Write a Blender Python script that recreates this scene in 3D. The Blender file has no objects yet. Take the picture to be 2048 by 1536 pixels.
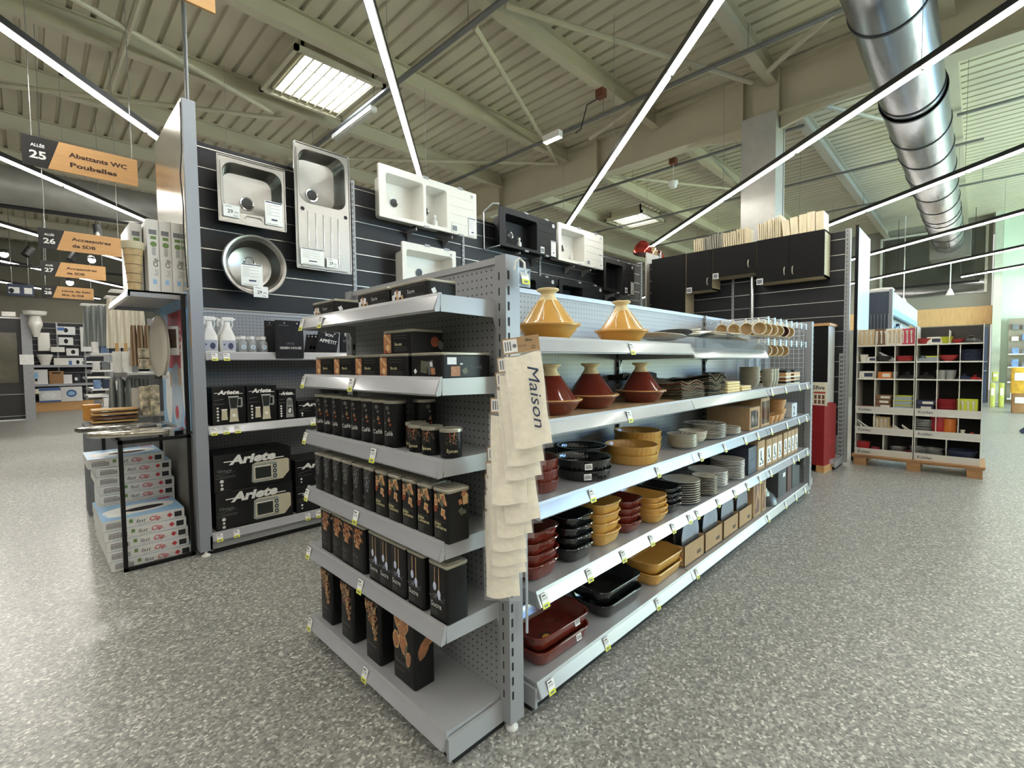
import bpy, math, random
from mathutils import Vector, Matrix
random.seed(7)
S = bpy.context.scene
COL = S.collection
PI = math.pi

# ------------------------------------------------------------------ camera
F_PX = 945.63
CR = Vector((0.700554, -0.713514, -0.011048))     # camera right
CD = Vector((-0.039439, -0.023255, -0.998951))    # camera down
CF = Vector((0.712509, 0.700255, -0.044432))      # camera forward
CH = 1.25
cd = bpy.data.cameras.new('camera'); cam = bpy.data.objects.new('camera', cd); COL.objects.link(cam)
cd.sensor_width = 36; cd.lens = F_PX / 2048 * 36; cd.clip_start = 0.05; cd.clip_end = 200
cam.matrix_world = Matrix(((CR.x, -CD.x, -CF.x, 0), (CR.y, -CD.y, -CF.y, 0), (CR.z, -CD.z, -CF.z, CH), (0, 0, 0, 1)))
S.camera = cam

# ------------------------------------------------------------------ world, exposure, daylight
S.view_settings.view_transform = 'Standard'; S.view_settings.look = 'None'
S.view_settings.exposure = 0.48; S.view_settings.gamma = 1; S.view_settings.use_curve_mapping = False
w = bpy.data.worlds.new('world'); S.world = w; w.use_nodes = True
bg = w.node_tree.nodes['Background']; bg.inputs[0].default_value = (1.0, 0.98, 0.94, 1); bg.inputs[1].default_value = 0.6

def area(name, loc, target, sx, sy, power, color):
    l = bpy.data.lights.new(name, 'AREA'); l.shape = 'RECTANGLE'; l.size = sx; l.size_y = sy
    l.energy = power; l.color = color
    o = bpy.data.objects.new(name, l); COL.objects.link(o); o.location = loc
    o.rotation_euler = (Vector(target) - Vector(loc)).to_track_quat('-Z', 'Y').to_euler()
    return o
area('daylight_through_shopfront', (13.0, -6.9, 2.0), (9.5, 3.0, 1.2), 10, 3.2, 900, (0.27, 0.56, 1.0))
area('daylight_off_lawn', (12.0, -6.8, 1.0), (10.0, 1.0, 5.2), 11, 1.6, 560, (0.90, 1.0, 0.30))
area('daylight_in_skylight', (2.93, 6.38, 5.20), (2.93, 6.38, 0), 0.75, 0.8, 25, (0.85, 0.93, 1.0))

def ray(px, py):
    return CR * ((px - 1024) / F_PX) + CD * ((py - 768) / F_PX) + CF
def at_z(px, py, z):
    d = ray(px, py); return d * ((z - CH) / d.z) + Vector((0, 0, CH))
def at_y(px, py, y):
    d = ray(px, py); return d * (y / d.y) + Vector((0, 0, CH))
def at_x(px, py, x):
    d = ray(px, py); return d * (x / d.x) + Vector((0, 0, CH))
def at_d(px, py, dist):
    return ray(px, py) * dist + Vector((0, 0, CH))

# ------------------------------------------------------------------ materials
MC = {}
def s2l(c):
    return tuple((v / 12.92 if v <= 0.04045 else ((v + 0.055) / 1.055) ** 2.4) for v in [x / 255 for x in c])
def mat(name, rgb, rough=0.5, metal=0.0, var=0.06, scale=12.0, coat=0.0, alpha=1.0, emit=0.0, aniso=None, bump=0.0, trans=0.0, spec=0.5):
    """procedural principled material; rgb in 0-255 display values"""
    if name in MC: return MC[name]
    m = bpy.data.materials.new(name); m.use_nodes = True; nt = m.node_tree; N = nt.nodes; L = nt.links
    b = N['Principled BSDF']
    c = s2l(rgb)
    tc = N.new('ShaderNodeTexCoord'); mp = N.new('ShaderNodeMapping')
    if aniso: mp.inputs['Scale'].default_value = aniso
    L.new(tc.outputs['Object'], mp.inputs['Vector'])
    nz = N.new('ShaderNodeTexNoise'); nz.inputs['Scale'].default_value = scale; nz.inputs['Detail'].default_value = 3
    L.new(mp.outputs[0], nz.inputs['Vector'])
    r = N.new('ShaderNodeMapRange'); r.inputs['To Min'].default_value = 1 - var; r.inputs['To Max'].default_value = 1 + var
    r.inputs['From Min'].default_value = 0.3; r.inputs['From Max'].default_value = 0.7
    L.new(nz.outputs['Fac'], r.inputs['Value'])
    vm = N.new('ShaderNodeVectorMath'); vm.operation = 'SCALE'; vm.inputs[0].default_value = c
    L.new(r.outputs[0], vm.inputs['Scale']); L.new(vm.outputs[0], b.inputs['Base Color'])
    b.inputs['Roughness'].default_value = rough; b.inputs['Metallic'].default_value = metal
    b.inputs['Coat Weight'].default_value = coat; b.inputs['Coat Roughness'].default_value = 0.08
    b.inputs['Specular IOR Level'].default_value = spec
    b.inputs['Alpha'].default_value = alpha; b.inputs['Transmission Weight'].default_value = trans
    if emit:
        b.inputs['Emission Color'].default_value = (*c, 1); b.inputs['Emission Strength'].default_value = emit
    if bump:
        bp = N.new('ShaderNodeBump'); bp.inputs['Strength'].default_value = bump; bp.inputs['Distance'].default_value = 0.004
        L.new(nz.outputs['Fac'], bp.inputs['Height']); L.new(bp.outputs[0], b.inputs['Normal'])
    MC[name] = m; return m

def mat_peg(name, rgb, hole, ax, pitch=0.025, rad=0.13, rough=0.42):
    """perforated sheet: round holes on a grid in object space; ax = the two in-plane axes"""
    m = mat(name, rgb, rough, 0.0, 0.03, 3.0); nt = m.node_tree; N = nt.nodes; L = nt.links
    b = N['Principled BSDF']; src = b.inputs['Base Color'].links[0].from_socket
    tc = N.new('ShaderNodeTexCoord'); sp = N.new('ShaderNodeSeparateXYZ'); L.new(tc.outputs['Object'], sp.inputs[0])
    ds = []
    for a in ax:
        d = N.new('ShaderNodeMath'); d.operation = 'DIVIDE'; d.inputs[1].default_value = pitch; L.new(sp.outputs[a], d.inputs[0])
        fr = N.new('ShaderNodeMath'); fr.operation = 'FRACT'; L.new(d.outputs[0], fr.inputs[0])
        su = N.new('ShaderNodeMath'); su.operation = 'SUBTRACT'; su.inputs[1].default_value = 0.5; L.new(fr.outputs[0], su.inputs[0])
        sq = N.new('ShaderNodeMath'); sq.operation = 'MULTIPLY'; L.new(su.outputs[0], sq.inputs[0]); L.new(su.outputs[0], sq.inputs[1])
        ds.append(sq)
    ad = N.new('ShaderNodeMath'); ad.operation = 'ADD'; L.new(ds[0].outputs[0], ad.inputs[0]); L.new(ds[1].outputs[0], ad.inputs[1])
    lt = N.new('ShaderNodeMath'); lt.operation = 'LESS_THAN'; lt.inputs[1].default_value = rad * rad; L.new(ad.outputs[0], lt.inputs[0])
    mx = N.new('ShaderNodeMix'); mx.data_type = 'RGBA'; L.new(lt.outputs[0], mx.inputs['Factor'])
    L.new(src, mx.inputs[6]); mx.inputs[7].default_value = (*s2l(hole), 1); L.new(mx.outputs[2], b.inputs['Base Color'])
    return m

def mat_floor():
    m = mat('speckled_vinyl', (160, 160, 155), 0.34, 0, 0.05, 0.7); nt = m.node_tree; N = nt.nodes; L = nt.links
    b = N['Principled BSDF']; src = b.inputs['Base Color'].links[0].from_socket
    tc = N.new('ShaderNodeTexCoord')
    def layer(scale, dist):
        nz = N.new('ShaderNodeTexNoise'); nz.inputs['Scale'].default_value = scale * 0.6; L.new(tc.outputs['Object'], nz.inputs['Vector'])
        sc = N.new('ShaderNodeVectorMath'); sc.operation = 'SCALE'; sc.inputs['Scale'].default_value = dist; L.new(nz.outputs['Color'], sc.inputs[0])
        ad = N.new('ShaderNodeVectorMath'); ad.operation = 'ADD'; L.new(tc.outputs['Object'], ad.inputs[0]); L.new(sc.outputs[0], ad.inputs[1])
        v = N.new('ShaderNodeTexVoronoi'); v.inputs['Scale'].default_value = scale; L.new(ad.outputs[0], v.inputs['Vector'])
        s = N.new('ShaderNodeSeparateColor'); L.new(v.outputs['Color'], s.inputs[0]); return s.outputs[0]
    r1 = N.new('ShaderNodeValToRGB'); L.new(layer(110, 0.012), r1.inputs[0]); r1.color_ramp.interpolation = 'CONSTANT'
    els = [(0.0, 0.50), (0.17, 0.66), (0.42, 0.86), (0.68, 1.05), (0.85, 1.38), (0.94, 1.82)]
    cr = r1.color_ramp
    while len(cr.elements) < len(els): cr.elements.new(0.5)
    for e, (p, v) in zip(cr.elements, els): e.position = p; e.color = (v / 2, v / 2, v * .98 / 2, 1)
    mu = N.new('ShaderNodeMix'); mu.data_type = 'RGBA'; mu.blend_type = 'MULTIPLY'; mu.inputs['Factor'].default_value = 1
    L.new(src, mu.inputs[6]); L.new(r1.outputs[0], mu.inputs[7])
    sc = N.new('ShaderNodeVectorMath'); sc.operation = 'SCALE'; sc.inputs['Scale'].default_value = 2.0; L.new(mu.outputs[2], sc.inputs[0])
    L.new(sc.outputs[0], b.inputs['Base Color'])
    return m

def mat_emit(name, rgb, strength):
    m = bpy.data.materials.new(name); m.use_nodes = True; nt = m.node_tree; N = nt.nodes; L = nt.links
    b = N['Principled BSDF']; b.inputs['Base Color'].default_value = (*s2l(rgb), 1)
    lw = N.new('ShaderNodeTexNoise'); lw.inputs['Scale'].default_value = 2
    r = N.new('ShaderNodeMapRange'); r.inputs['To Min'].default_value = strength * .95; r.inputs['To Max'].default_value = strength * 1.05
    L.new(lw.outputs['Fac'], r.inputs['Value'])
    b.inputs['Emission Color'].default_value = (*s2l(rgb), 1); L.new(r.outputs[0], b.inputs['Emission Strength'])
    MC[name] = m; return m

def mat_film(name, rgb, alpha=0.16, rough=0.08, bump=.9):
    """thin clear plastic: mostly see-through with glossy crinkles"""
    m = bpy.data.materials.new(name); m.use_nodes = True; nt = m.node_tree; N = nt.nodes; L = nt.links
    b = N['Principled BSDF']; b.inputs['Base Color'].default_value = (*s2l(rgb), 1); b.inputs['Roughness'].default_value = rough
    b.inputs['Specular IOR Level'].default_value = 0.9
    tc = N.new('ShaderNodeTexCoord'); nz = N.new('ShaderNodeTexNoise'); nz.inputs['Scale'].default_value = 30
    nz.inputs['Detail'].default_value = 4; nz.inputs['Distortion'].default_value = 1.5; L.new(tc.outputs['Object'], nz.inputs['Vector'])
    bp = N.new('ShaderNodeBump'); bp.inputs['Strength'].default_value = bump; bp.inputs['Distance'].default_value = 0.01
    L.new(nz.outputs['Fac'], bp.inputs['Height']); L.new(bp.outputs[0], b.inputs['Normal'])
    b.inputs['Alpha'].default_value = alpha
    MC[name] = m; return m

# ------------------------------------------------------------------ mesh builder
_txt = {}
def text_geo(s, bold=0.0, font_scale=1.0):
    k = (s, bold)
    if k in _txt: return _txt[k]
    cu = bpy.data.curves.new('t', 'FONT'); cu.body = s; cu.size = 1; cu.resolution_u = 2; cu.offset = bold; cu.fill_mode = 'FRONT'
    ob = bpy.data.objects.new('t', cu); COL.objects.link(ob)
    bpy.context.view_layer.update()
    me = bpy.data.meshes.new_from_object(ob.evaluated_get(bpy.context.evaluated_depsgraph_get()))
    v = [(p.co.x, p.co.y) for p in me.vertices]; f = [tuple(p.vertices) for p in me.polygons]
    bpy.data.objects.remove(ob); bpy.data.curves.remove(cu); bpy.data.meshes.remove(me)
    wd = max([p[0] for p in v] or [0]); _txt[k] = (v, f, wd); return _txt[k]

class MB:
    def __init__(s): s.v = []; s.f = []; s.m = []; s.sm = []
    def add(s, vs, fs, mi=0, smooth=False):
        o = len(s.v); s.v += [tuple(p) for p in vs]
        for f in fs: s.f.append([i + o for i in f]); s.m.append(mi); s.sm.append(smooth)
        return s
    def box(s, x0, x1, y0, y1, z0, z1, mi=0):
        vs = [(x0, y0, z0), (x1, y0, z0), (x1, y1, z0), (x0, y1, z0), (x0, y0, z1), (x1, y0, z1), (x1, y1, z1), (x0, y1, z1)]
        return s.add(vs, [(0, 3, 2, 1), (4, 5, 6, 7), (0, 1, 5, 4), (1, 2, 6, 5), (2, 3, 7, 6), (3, 0, 4, 7)], mi)
    def loft(s, rings, mi=0, smooth=True, cap0=True, cap1=True, closed=True):
        n = len(rings[0]); vs = [p for r in rings for p in r]; fs = []
        for i in range(len(rings) - 1):
            for j in range(n if closed else n - 1):
                k = (j + 1) % n; fs.append((i * n + j, i * n + k, (i + 1) * n + k, (i + 1) * n + j))
        s.add(vs, fs, mi, smooth)
        if cap0: s.add(rings[0], [tuple(range(n))[::-1]], mi)
        if cap1: s.add(rings[-1], [tuple(range(n))], mi)
        return s
    def rbox(s, x0, x1, y0, y1, z0, z1, r=0.01, mi=0, ez=0.0, n=4):
        """box with rounded vertical edges and optional small top/bottom bevel ez"""
        def ring(d, z):
            return rrect((x0 + x1) / 2, (y0 + y1) / 2, (x1 - x0) / 2 - d, (y1 - y0) / 2 - d, max(r - d, 1e-4), z, n)
        R = [ring(0, z0), ring(0, z1)] if not ez else [ring(ez, z0), ring(0, z0 + ez), ring(0, z1 - ez), ring(ez, z1)]
        return s.loft(R, mi, True)
    def lathe(s, prof, c=(0, 0, 0), n=28, mi=0, smooth=True, axis='z', sx=1.0, sy=1.0, cap=True):
        rings = []
        for r, z in prof:
            rg = []
            for i in range(n):
                a = 2 * PI * i / n; u, v = r * math.cos(a) * sx, r * math.sin(a) * sy
                rg.append({'z': (c[0] + u, c[1] + v, c[2] + z), 'x': (c[0] + z, c[1] + u, c[2] + v), 'y': (c[0] - u, c[1] + z, c[2] + v)}[axis])
            rings.append(rg)
        return s.loft(rings, mi, smooth, cap and prof[0][0] > 1e-4, cap and prof[-1][0] > 1e-4)
    def tube(s, pts, r, n=8, mi=0, closed=False, cap=True):
        pts = [Vector(p) for p in pts]; rings = []; m = len(pts)
        up0 = None
        for i, p in enumerate(pts):
            a = pts[(i - 1) % m] if (i > 0 or closed) else p; b = pts[(i + 1) % m] if (i < m - 1 or closed) else p
            t = (b - a).normalized()
            if up0 is None: up0 = Vector((0, 0, 1)) if abs(t.z) < 0.9 else Vector((1, 0, 0))
            u = t.cross(up0).normalized(); w2 = u.cross(t).normalized(); up0 = w2
            rr = r[i] if isinstance(r, (list, tuple)) else r
            rings.append([tuple(p + (u * math.cos(2 * PI * k / n) + w2 * math.sin(2 * PI * k / n)) * rr) for k in range(n)])
        if closed: rings.append(rings[0])
        return s.loft(rings, mi, True, cap and not closed, cap and not closed)
    def prism(s, poly, a0, a1, axis='x', mi=0):
        """extrude closed 2-D polygon along an axis"""
        def P(u, v, a): return {'x': (a, u, v), 'y': (u, a, v), 'z': (u, v, a)}[axis]
        n = len(poly); r0 = [P(u, v, a0) for u, v in poly]; r1 = [P(u, v, a1) for u, v in poly]
        return s.loft([r0, r1], mi, False)
    def quad(s, o, u, v, mi=0):
        o, u, v = Vector(o), Vector(u), Vector(v)
        return s.add([o, o + u, o + u + v, o + v], [(0, 1, 2, 3)], mi)
    def poly(s, o, u, v, pts, mi=0):
        o, u, v = Vector(o), Vector(u), Vector(v)
        return s.add([o + u * a + v * b for a, b in pts], [tuple(range(len(pts)))], mi)
    def disc(s, o, u, v, ra, rb=None, mi=0, n=20, cx=0, cy=0):
        rb = rb or ra
        return s.poly(o, u, v, [(cx + ra * math.cos(2 * PI * i / n), cy + rb * math.sin(2 * PI * i / n)) for i in range(n)], mi)
    def text(s, st, o, u, v, size, mi=0, bold=0.0, align='l', shear=0.0, width=None):
        vs, fs, wd = text_geo(st, bold)
        kx = size if width is None else width / max(wd, 1e-6)
        o, u, v = Vector(o), Vector(u), Vector(v)
        off = {'l': 0, 'c': -wd * kx / 2, 'r': -wd * kx}[align]
        return s.add([o + u * (off + a * kx + shear * b * size) + v * (b * size) for a, b in vs], fs, mi)
    def xf(s, M, i0=0):
        s.v[i0:] = [tuple(M @ Vector(p)) for p in s.v[i0:]]; return s
    def build(s, name, mats, parent=None, loc=(0, 0, 0), rz=0.0, rot=None):
        me = bpy.data.meshes.new(name); me.from_pydata(s.v, [], s.f)
        for m in (mats if isinstance(mats, (list, tuple)) else [mats]): me.materials.append(m)
        me.polygons.foreach_set('material_index', s.m); me.polygons.foreach_set('use_smooth', s.sm)
        me.update()
        o = bpy.data.objects.new(name, me); COL.objects.link(o); o.location = loc; o.rotation_euler = rot or (0, 0, rz)
        if any(s.sm):
            md = o.modifiers.new('n', 'EDGE_SPLIT'); md.split_angle = math.radians(38)
        if parent: o.parent = parent
        return o

def rrect(cx, cy, hx, hy, r, z, n=4):
    r = min(r, hx * .999, hy * .999); out = []
    for sx, sy, a0 in ((1, 1, 0), (-1, 1, 90), (-1, -1, 180), (1, -1, 270)):
        for i in range(n + 1):
            a = math.radians(a0 + 90 * i / n); out.append((cx + sx * (hx - r) + r * math.cos(a), cy + sy * (hy - r) + r * math.sin(a), z))
    return out

def tag(o, label, cat, group=None, kind=None):
    if label: o['label'] = label
    if cat: o['category'] = cat
    if group: o['group'] = group
    if kind: o['kind'] = kind
    return o
def thing(name, label, cat, loc=(0, 0, 0), rz=0.0, group=None, rot=None):
    o = bpy.data.objects.new(name, None); COL.objects.link(o); o.empty_display_size = 0.05
    o.location = loc; o.rotation_euler = rot or (0, 0, rz); return tag(o, label, cat, group)
def struct(mb, name, mats): return tag(mb.build(name, mats), None, None, kind='structure')
KIDS = {}
def dup(root, loc=None, rz=None, label=None, group=None, rot=None, scale=None):
    def cp(o, par):
        c = o.copy(); COL.objects.link(c); c.parent = par
        for ch in [k for k in bpy.data.objects if k.parent == o]: pass
        return c
    def rec(o, par):
        c = o.copy(); COL.objects.link(c)
        if par: c.parent = par
        for ch in KIDS.get(o.name, []): rec(ch, c)
        return c
    if root.name not in KIDS: index(root)
    c = rec(root, None)
    if loc is not None: c.location = loc
    if rz is not None: c.rotation_euler = (0, 0, rz)
    if rot is not None: c.rotation_euler = rot
    if scale is not None: c.scale = scale
    if label: c['label'] = label
    if group: c['group'] = group
    return c
def index(o):
    KIDS[o.name] = list(o.children)
    for ch in o.children: index(ch)
class Proto:
    """first placement uses the prototype itself, later ones are copies"""
    def __init__(s, root): s.r = root; s.used = False
    def put(s, loc, rz=0.0, label=None, group=None, rot=None, scale=None):
        if not s.used:
            s.used = True; r = s.r; r.location = loc; r.rotation_euler = rot or (0, 0, rz)
            if scale is not None: r.scale = scale
            if label: r['label'] = label
            if group: r['group'] = group
            return r
        return dup(s.r, loc, rz if rot is None else None, label, group, rot, scale if scale is not None else (1, 1, 1))
ORD = ['topmost', 'second from the top', 'third from the top', 'fourth from the top', 'fifth from the top', 'sixth from the top', 'seventh from the top', 'eighth from the top', 'ninth from the top', 'tenth from the top', 'eleventh from the top', 'twelfth from the top']
NTH = ['first', 'second', 'third', 'fourth', 'fifth', 'sixth', 'seventh', 'eighth', 'ninth', 'tenth', 'eleventh', 'twelfth', 'thirteenth']

X, Y, Z = Vector((1, 0, 0)), Vector((0, 1, 0)), Vector((0, 0, 1))
grey = mat('shelf_grey_paint', (168, 170, 172), 0.34, 0.15, 0.02, 4)
greyd = mat('upright_grey_paint', (150, 152, 154), 0.4, 0.1, 0.03, 4)
lipm = mat('price_channel_plastic', (172, 174, 178), 0.2, 0.1, 0.03, 6, coat=0.5)
black = mat('black_rubber', (14, 14, 15), 0.6)
dark = mat('dark_slot', (18, 18, 20), 0.7)
white = mat('white_enamel', (238, 238, 234), 0.3)
paper = mat('white_paper', (236, 237, 234), 0.6)
yellowp = mat('yellow_price_print', (216, 222, 60), 0.6)
ink = mat('dark_ink', (40, 42, 44), 0.6)
inkg = mat('grey_ink', (120, 124, 128), 0.6)
chrome = mat('chrome', (215, 218, 222), 0.15, 1.0, 0.02)
steel = mat('brushed_steel', (200, 200, 196), 0.27, 1.0, 0.05, 30, aniso=(1, 1, 12))
kraft = mat('kraft_cardboard', (176, 146, 108), 0.8, 0, 0.06, 20)
kraftd = mat('brown_cardboard', (160, 122, 82), 0.8, 0, 0.06, 20)
# ================================================================== the setting
b = MB(); b.add([(-14, -8, 0), (26, -8, 0), (26, 24, 0), (-14, 24, 0)], [(0, 1, 2, 3)])
struct(b, 'floor', mat_floor())

# roof deck: trapezoidal sheet with ribs running along Y
deckm = mat('cream_roof_deck', (196, 190, 167), 0.5, 0.0, 0.03, 2)
beamm = mat('cream_painted_steel', (186, 180, 156), 0.5, 0, 0.03, 3)
b = MB(); prof = []
x = -14.0
while x < 22:
    prof += [(x, 5.24), (x + .148, 5.24), (x + .160, 5.278), (x + .192, 5.278)]; x += .204
r0 = [(u, -8, v) for u, v in prof]; r1 = [(u, 24, v) for u, v in prof]
b.loft([r0, r1], 0, False, False, False, closed=False)
# real openings are covered by the skylight kerbs below the deck
struct(b, 'ceiling', deckm)

def ibeam_prof(w_, h_, t=.012):
    return [(-w_/2, 0), (w_/2, 0), (w_/2, t), (t/2, t), (t/2, h_-t), (w_/2, h_-t), (w_/2, h_), (-w_/2, h_), (-w_/2, h_-t), (-t/2, h_-t), (-t/2, t), (-w_/2, t)]
k = 1
for yb in (-5.0, -3.2, -1.45, .32, 2.08, 3.78, 5.58, 7.36, 9.1, 10.9, 12.7, 14.5, 16.3, 18.1, 20):
    for xa, xb in ((-8, 7.22), (7.38, 22)):
        b = MB(); b.prism([(yb + u, 5.0 + v) for u, v in ibeam_prof(.13, .24)], xa, xb, 'x')
        struct(b, 'trim_%d' % k, beamm); k += 1
# girder with stiffeners and haunched seat over the column
b = MB(); b.prism([(7.3 + u, 4.56 + v) for u, v in ibeam_prof(.24, .66, .02)], -8, 24, 'y')
for ys in (-3, -.5, 1.98, 2.44, 4.9, 7.4, 9.9, 12.4): b.box(7.19, 7.41, ys, ys + .02, 4.57, 5.2)
for s0, s1 in ((2.44, 3.3), (1.98, 1.2)):
    b.add([(7.27, s0, 4.56), (7.33, s0, 4.56), (7.33, s1, 4.56), (7.27, s1, 4.56), (7.27, s0, 4.40), (7.33, s0, 4.40)], [(0, 3, 4), (1, 5, 2), (4, 3, 2, 5), (0, 4, 5, 1)])
struct(b, 'trim_%d' % k, beamm); k += 1
# boxed column
b = MB(); b.box(7.12, 7.46, 1.99, 2.43, 0, 4.6); b.box(7.46, 7.50, 1.98, 2.0, 0, 4.7)
struct(b, 'trim_%d' % k, mat('column_cladding', (168, 168, 162), 0.5)); k += 1
# diagonal wind braces
for (p, q) in (((.5, 6.62), (2.65, 7.5)), ((-.13, 9.26), (2.83, 7.58)), ((3.63, 3.6), (6.95, 2.25)), ((3.6, 4.06), (7.1, 5.7)), ((3.4, 8.9), (7.05, 5.73)), ((6.7, 4.7), (6.06, 2.7)), ((7.8, 3.61), (7.4, 2.45)), ((6.147, 1.1), (6.84, 2.02)), ((.9, 8.4), (.93, 4.4)), ((-2, 5.7), (.5, 6.62)), ((11, 3.8), (7.5, 2.2)), ((11, .4), (7.5, 2.1)), ((7.5, 5.8), (11, 3.8))):
    b = MB(); b.tube([(p[0], p[1], 4.98), (q[0], q[1], 4.98)], .033, 8)
    struct(b, 'trim_%d' % k, beamm); k += 1

# walls
wallg = mat('dark_olive_wall', (122, 118, 100), 0.75, 0, 0.04, 1.5)
b = MB(); b.box(-14, 26, 21.5, 21.7, 0, 5.3); struct(b, 'wall_back', wallg)
b = MB(); b.box(-14, -13.8, -8, 24, 0, 5.3); struct(b, 'wall_left', wallg)
b = MB()
wallr = mat('grey_end_wall', (132, 130, 118), 0.7, 0, 0.03, 1)
b.box(19.0, 19.2, -.25, 24, 2.72, 5.3); b.box(19.0, 19.2, -.25, 24, 0, 2.2)
struct(b, 'wall_end', wallr)
b = MB(); b.box(18.98, 19.2, -.4, 24, 2.2, 2.72); struct(b, 'trim_%d' % k, mat('oak_band', (196, 160, 108), 0.6, 0, 0.10, 3, aniso=(1, 8, 1))); k += 1
b = MB(); b.box(19.0, 19.2, -8, -.45, 0, 5.3)
struct(b, 'wall_end_far', mat('pale_green_wall', (205, 220, 200), 0.6, 0, 0.02, 1))
b = MB(); b.box(18.7, 19.2, -.45, -.28, 0, 5.3); struct(b, 'trim_%d' % k, mat('pale_post', (190, 200, 180), 0.5)); k += 1
# big glazed opening panels on the grey end wall
b = MB(); zz = 4.95
for y0, y1 in ((2.25, 2.19), (-.1, -.16)): b.box(18.93, 19.0, min(y0, y1), max(y0, y1), 3.1, zz)
b.box(18.93, 19.0, -.16, 2.25, zz, zz + .06)
struct(b, 'trim_%d' % k, mat('pale_frame', (188, 190, 176), 0.5)); k += 1
b = MB(); b.box(18.97, 18.99, -.10, 2.19, 3.1, 4.95)
struct(b, 'window_1', mat('dark_reflective_glass', (62, 62, 54), 0.12, 0, 0.3, .7, coat=.6))
# shop-front wall with window openings on the daylight side
wallf = mat('shopfront_render', (205, 205, 200), 0.7)
b = MB(); b.box(-14, 8, -7.2, -7, 0, 5.3); b.box(18.5, 26, -7.2, -7, 0, 5.3); b.box(8, 18.5, -7.2, -7, 3.9, 5.3); b.box(8, 18.5, -7.2, -7, 0, .3)
struct(b, 'wall_right', wallf)
for i in range(4):
    x0 = 8 + 2.625 * i; b = MB()
    for a0, a1, c0, c1 in ((x0, x0 + .06, .3, 3.9), (x0 + 2.565, x0 + 2.625, .3, 3.9), (x0, x0 + 2.625, .3, .36), (x0, x0 + 2.625, 3.84, 3.9)):
        b.box(a0, a1, -7.16, -7.04, c0, c1)
    struct(b, 'window_%d' % (i + 2), greyd)

# ------------------------------------------------------------------ skylights
glow = mat_emit('skylight_dome', (238, 246, 255), 7.0)
def skylight(x0, x1, y0, y1, label, bars):
    t = thing('skylight', label, 'skylight', (0, 0, 0), group='roof lights with guard bars')
    t.location = ((x0 + x1) / 2, (y0 + y1) / 2, 5.0); cx, cy = (x0 + x1) / 2, (y0 + y1) / 2
    hx, hy = (x1 - x0) / 2, (y1 - y0) / 2
    b = MB()
    for a in ((-hx, hx, -hy, -hy + .05), (-hx, hx, hy - .05, hy), (-hx, -hx + .05, -hy, hy), (hx - .05, hx, -hy, hy)): b.box(*a, -.02, .04)
    for a in ((-hx + .12, hx - .12, -hy + .10, -hy + .13), (-hx + .12, hx - .12, hy - .13, hy - .10), (-hx + .12, -hx + .15, -hy + .1, hy - .1), (hx - .15, hx - .12, -hy + .1, hy - .1)): b.box(*a, .02, .235)
    b.build('kerb', beamm, t)
    b = MB(); b.box(-hx + .15, hx - .15, -hy + .13, hy - .13, .21, .215); b.build('dome_panel', glow, t)
    for i in range(bars):
        b = MB(); xx = -hx + .14 + (2 * hx - .28) * i / (bars - 1)
        b.tube([(xx, -hy + .02, .0), (xx, hy - .02, .0)], .011, 6); b.build('guard_bar', beamm, t)
    b = MB(); b.box(-hx + .15, hx - .15, -.012, .012, .17, .2); b.box(.0, .02, -hy + .13, hy - .13, .17, .2); b.build('glazing_bar', greyd, t)
skylight(2.33, 3.53, 5.80, 7.05, 'square skylight with guard bars above the steel sinks', 9)
skylight(10.85, 12.1, 6.05, 7.15, 'distant skylight with bright slats seen above the small white sink', 9)

# ------------------------------------------------------------------ LED light lines (49 degrees to the shelving)
led = mat_emit('led_diffuser', (255, 250, 242), 34.0)
housing = mat('dark_light_trunking', (38, 38, 36), 0.4, 0.3)
ca, sa = math.cos(math.radians(49)), math.sin(math.radians(49))
wire = mat('thin_steel_wire', (150, 150, 145), 0.4, .5)
_d = MB(); _d.prism([(-.019, -.030), (.019, -.030), (.024, -.01), (-.024, -.01)], 0.025, 1.455, 'x'); _dm = None
names = {0.63: 'long LED light line running down to the white double sink', -1.57: 'long LED light line ending above the small white sink', -3.52: 'long LED light line ending above the red foil on the tall cabinet',
         -6.0: 'LED light line passing above the kitchen wall cabinets and under the silver duct', -8.6: 'distant LED light line crossing the silver duct beyond the pale blue panel', -11.3: 'faint LED light line crossing the silver duct at its far end', -13.6: 'short distant LED line before the pale green wall',
         3.1: 'LED light line running above the first aisle sign at upper left', 5.05: 'LED light line passing under the first aisle sign', 7.4: 'LED light line ending at the second aisle sign', 9.9: 'distant LED light line level with the third aisle sign', 12.3: 'distant LED light line level with the fourth aisle sign'}
spans = {0.63: (0, 9), -1.57: (0, 10), -3.52: (0, 7), -6.0: (0, 12), -8.6: (2, 12), -11.3: (5, 11), -13.6: (5, 9), 3.1: (0, 9), 5.05: (0, 10), 7.4: (4, 11), 9.9: (7, 12), 12.3: (9, 12)}
phase = {0.63: .35, -1.57: .30, -3.52: .1, -6.0: .5}
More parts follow.
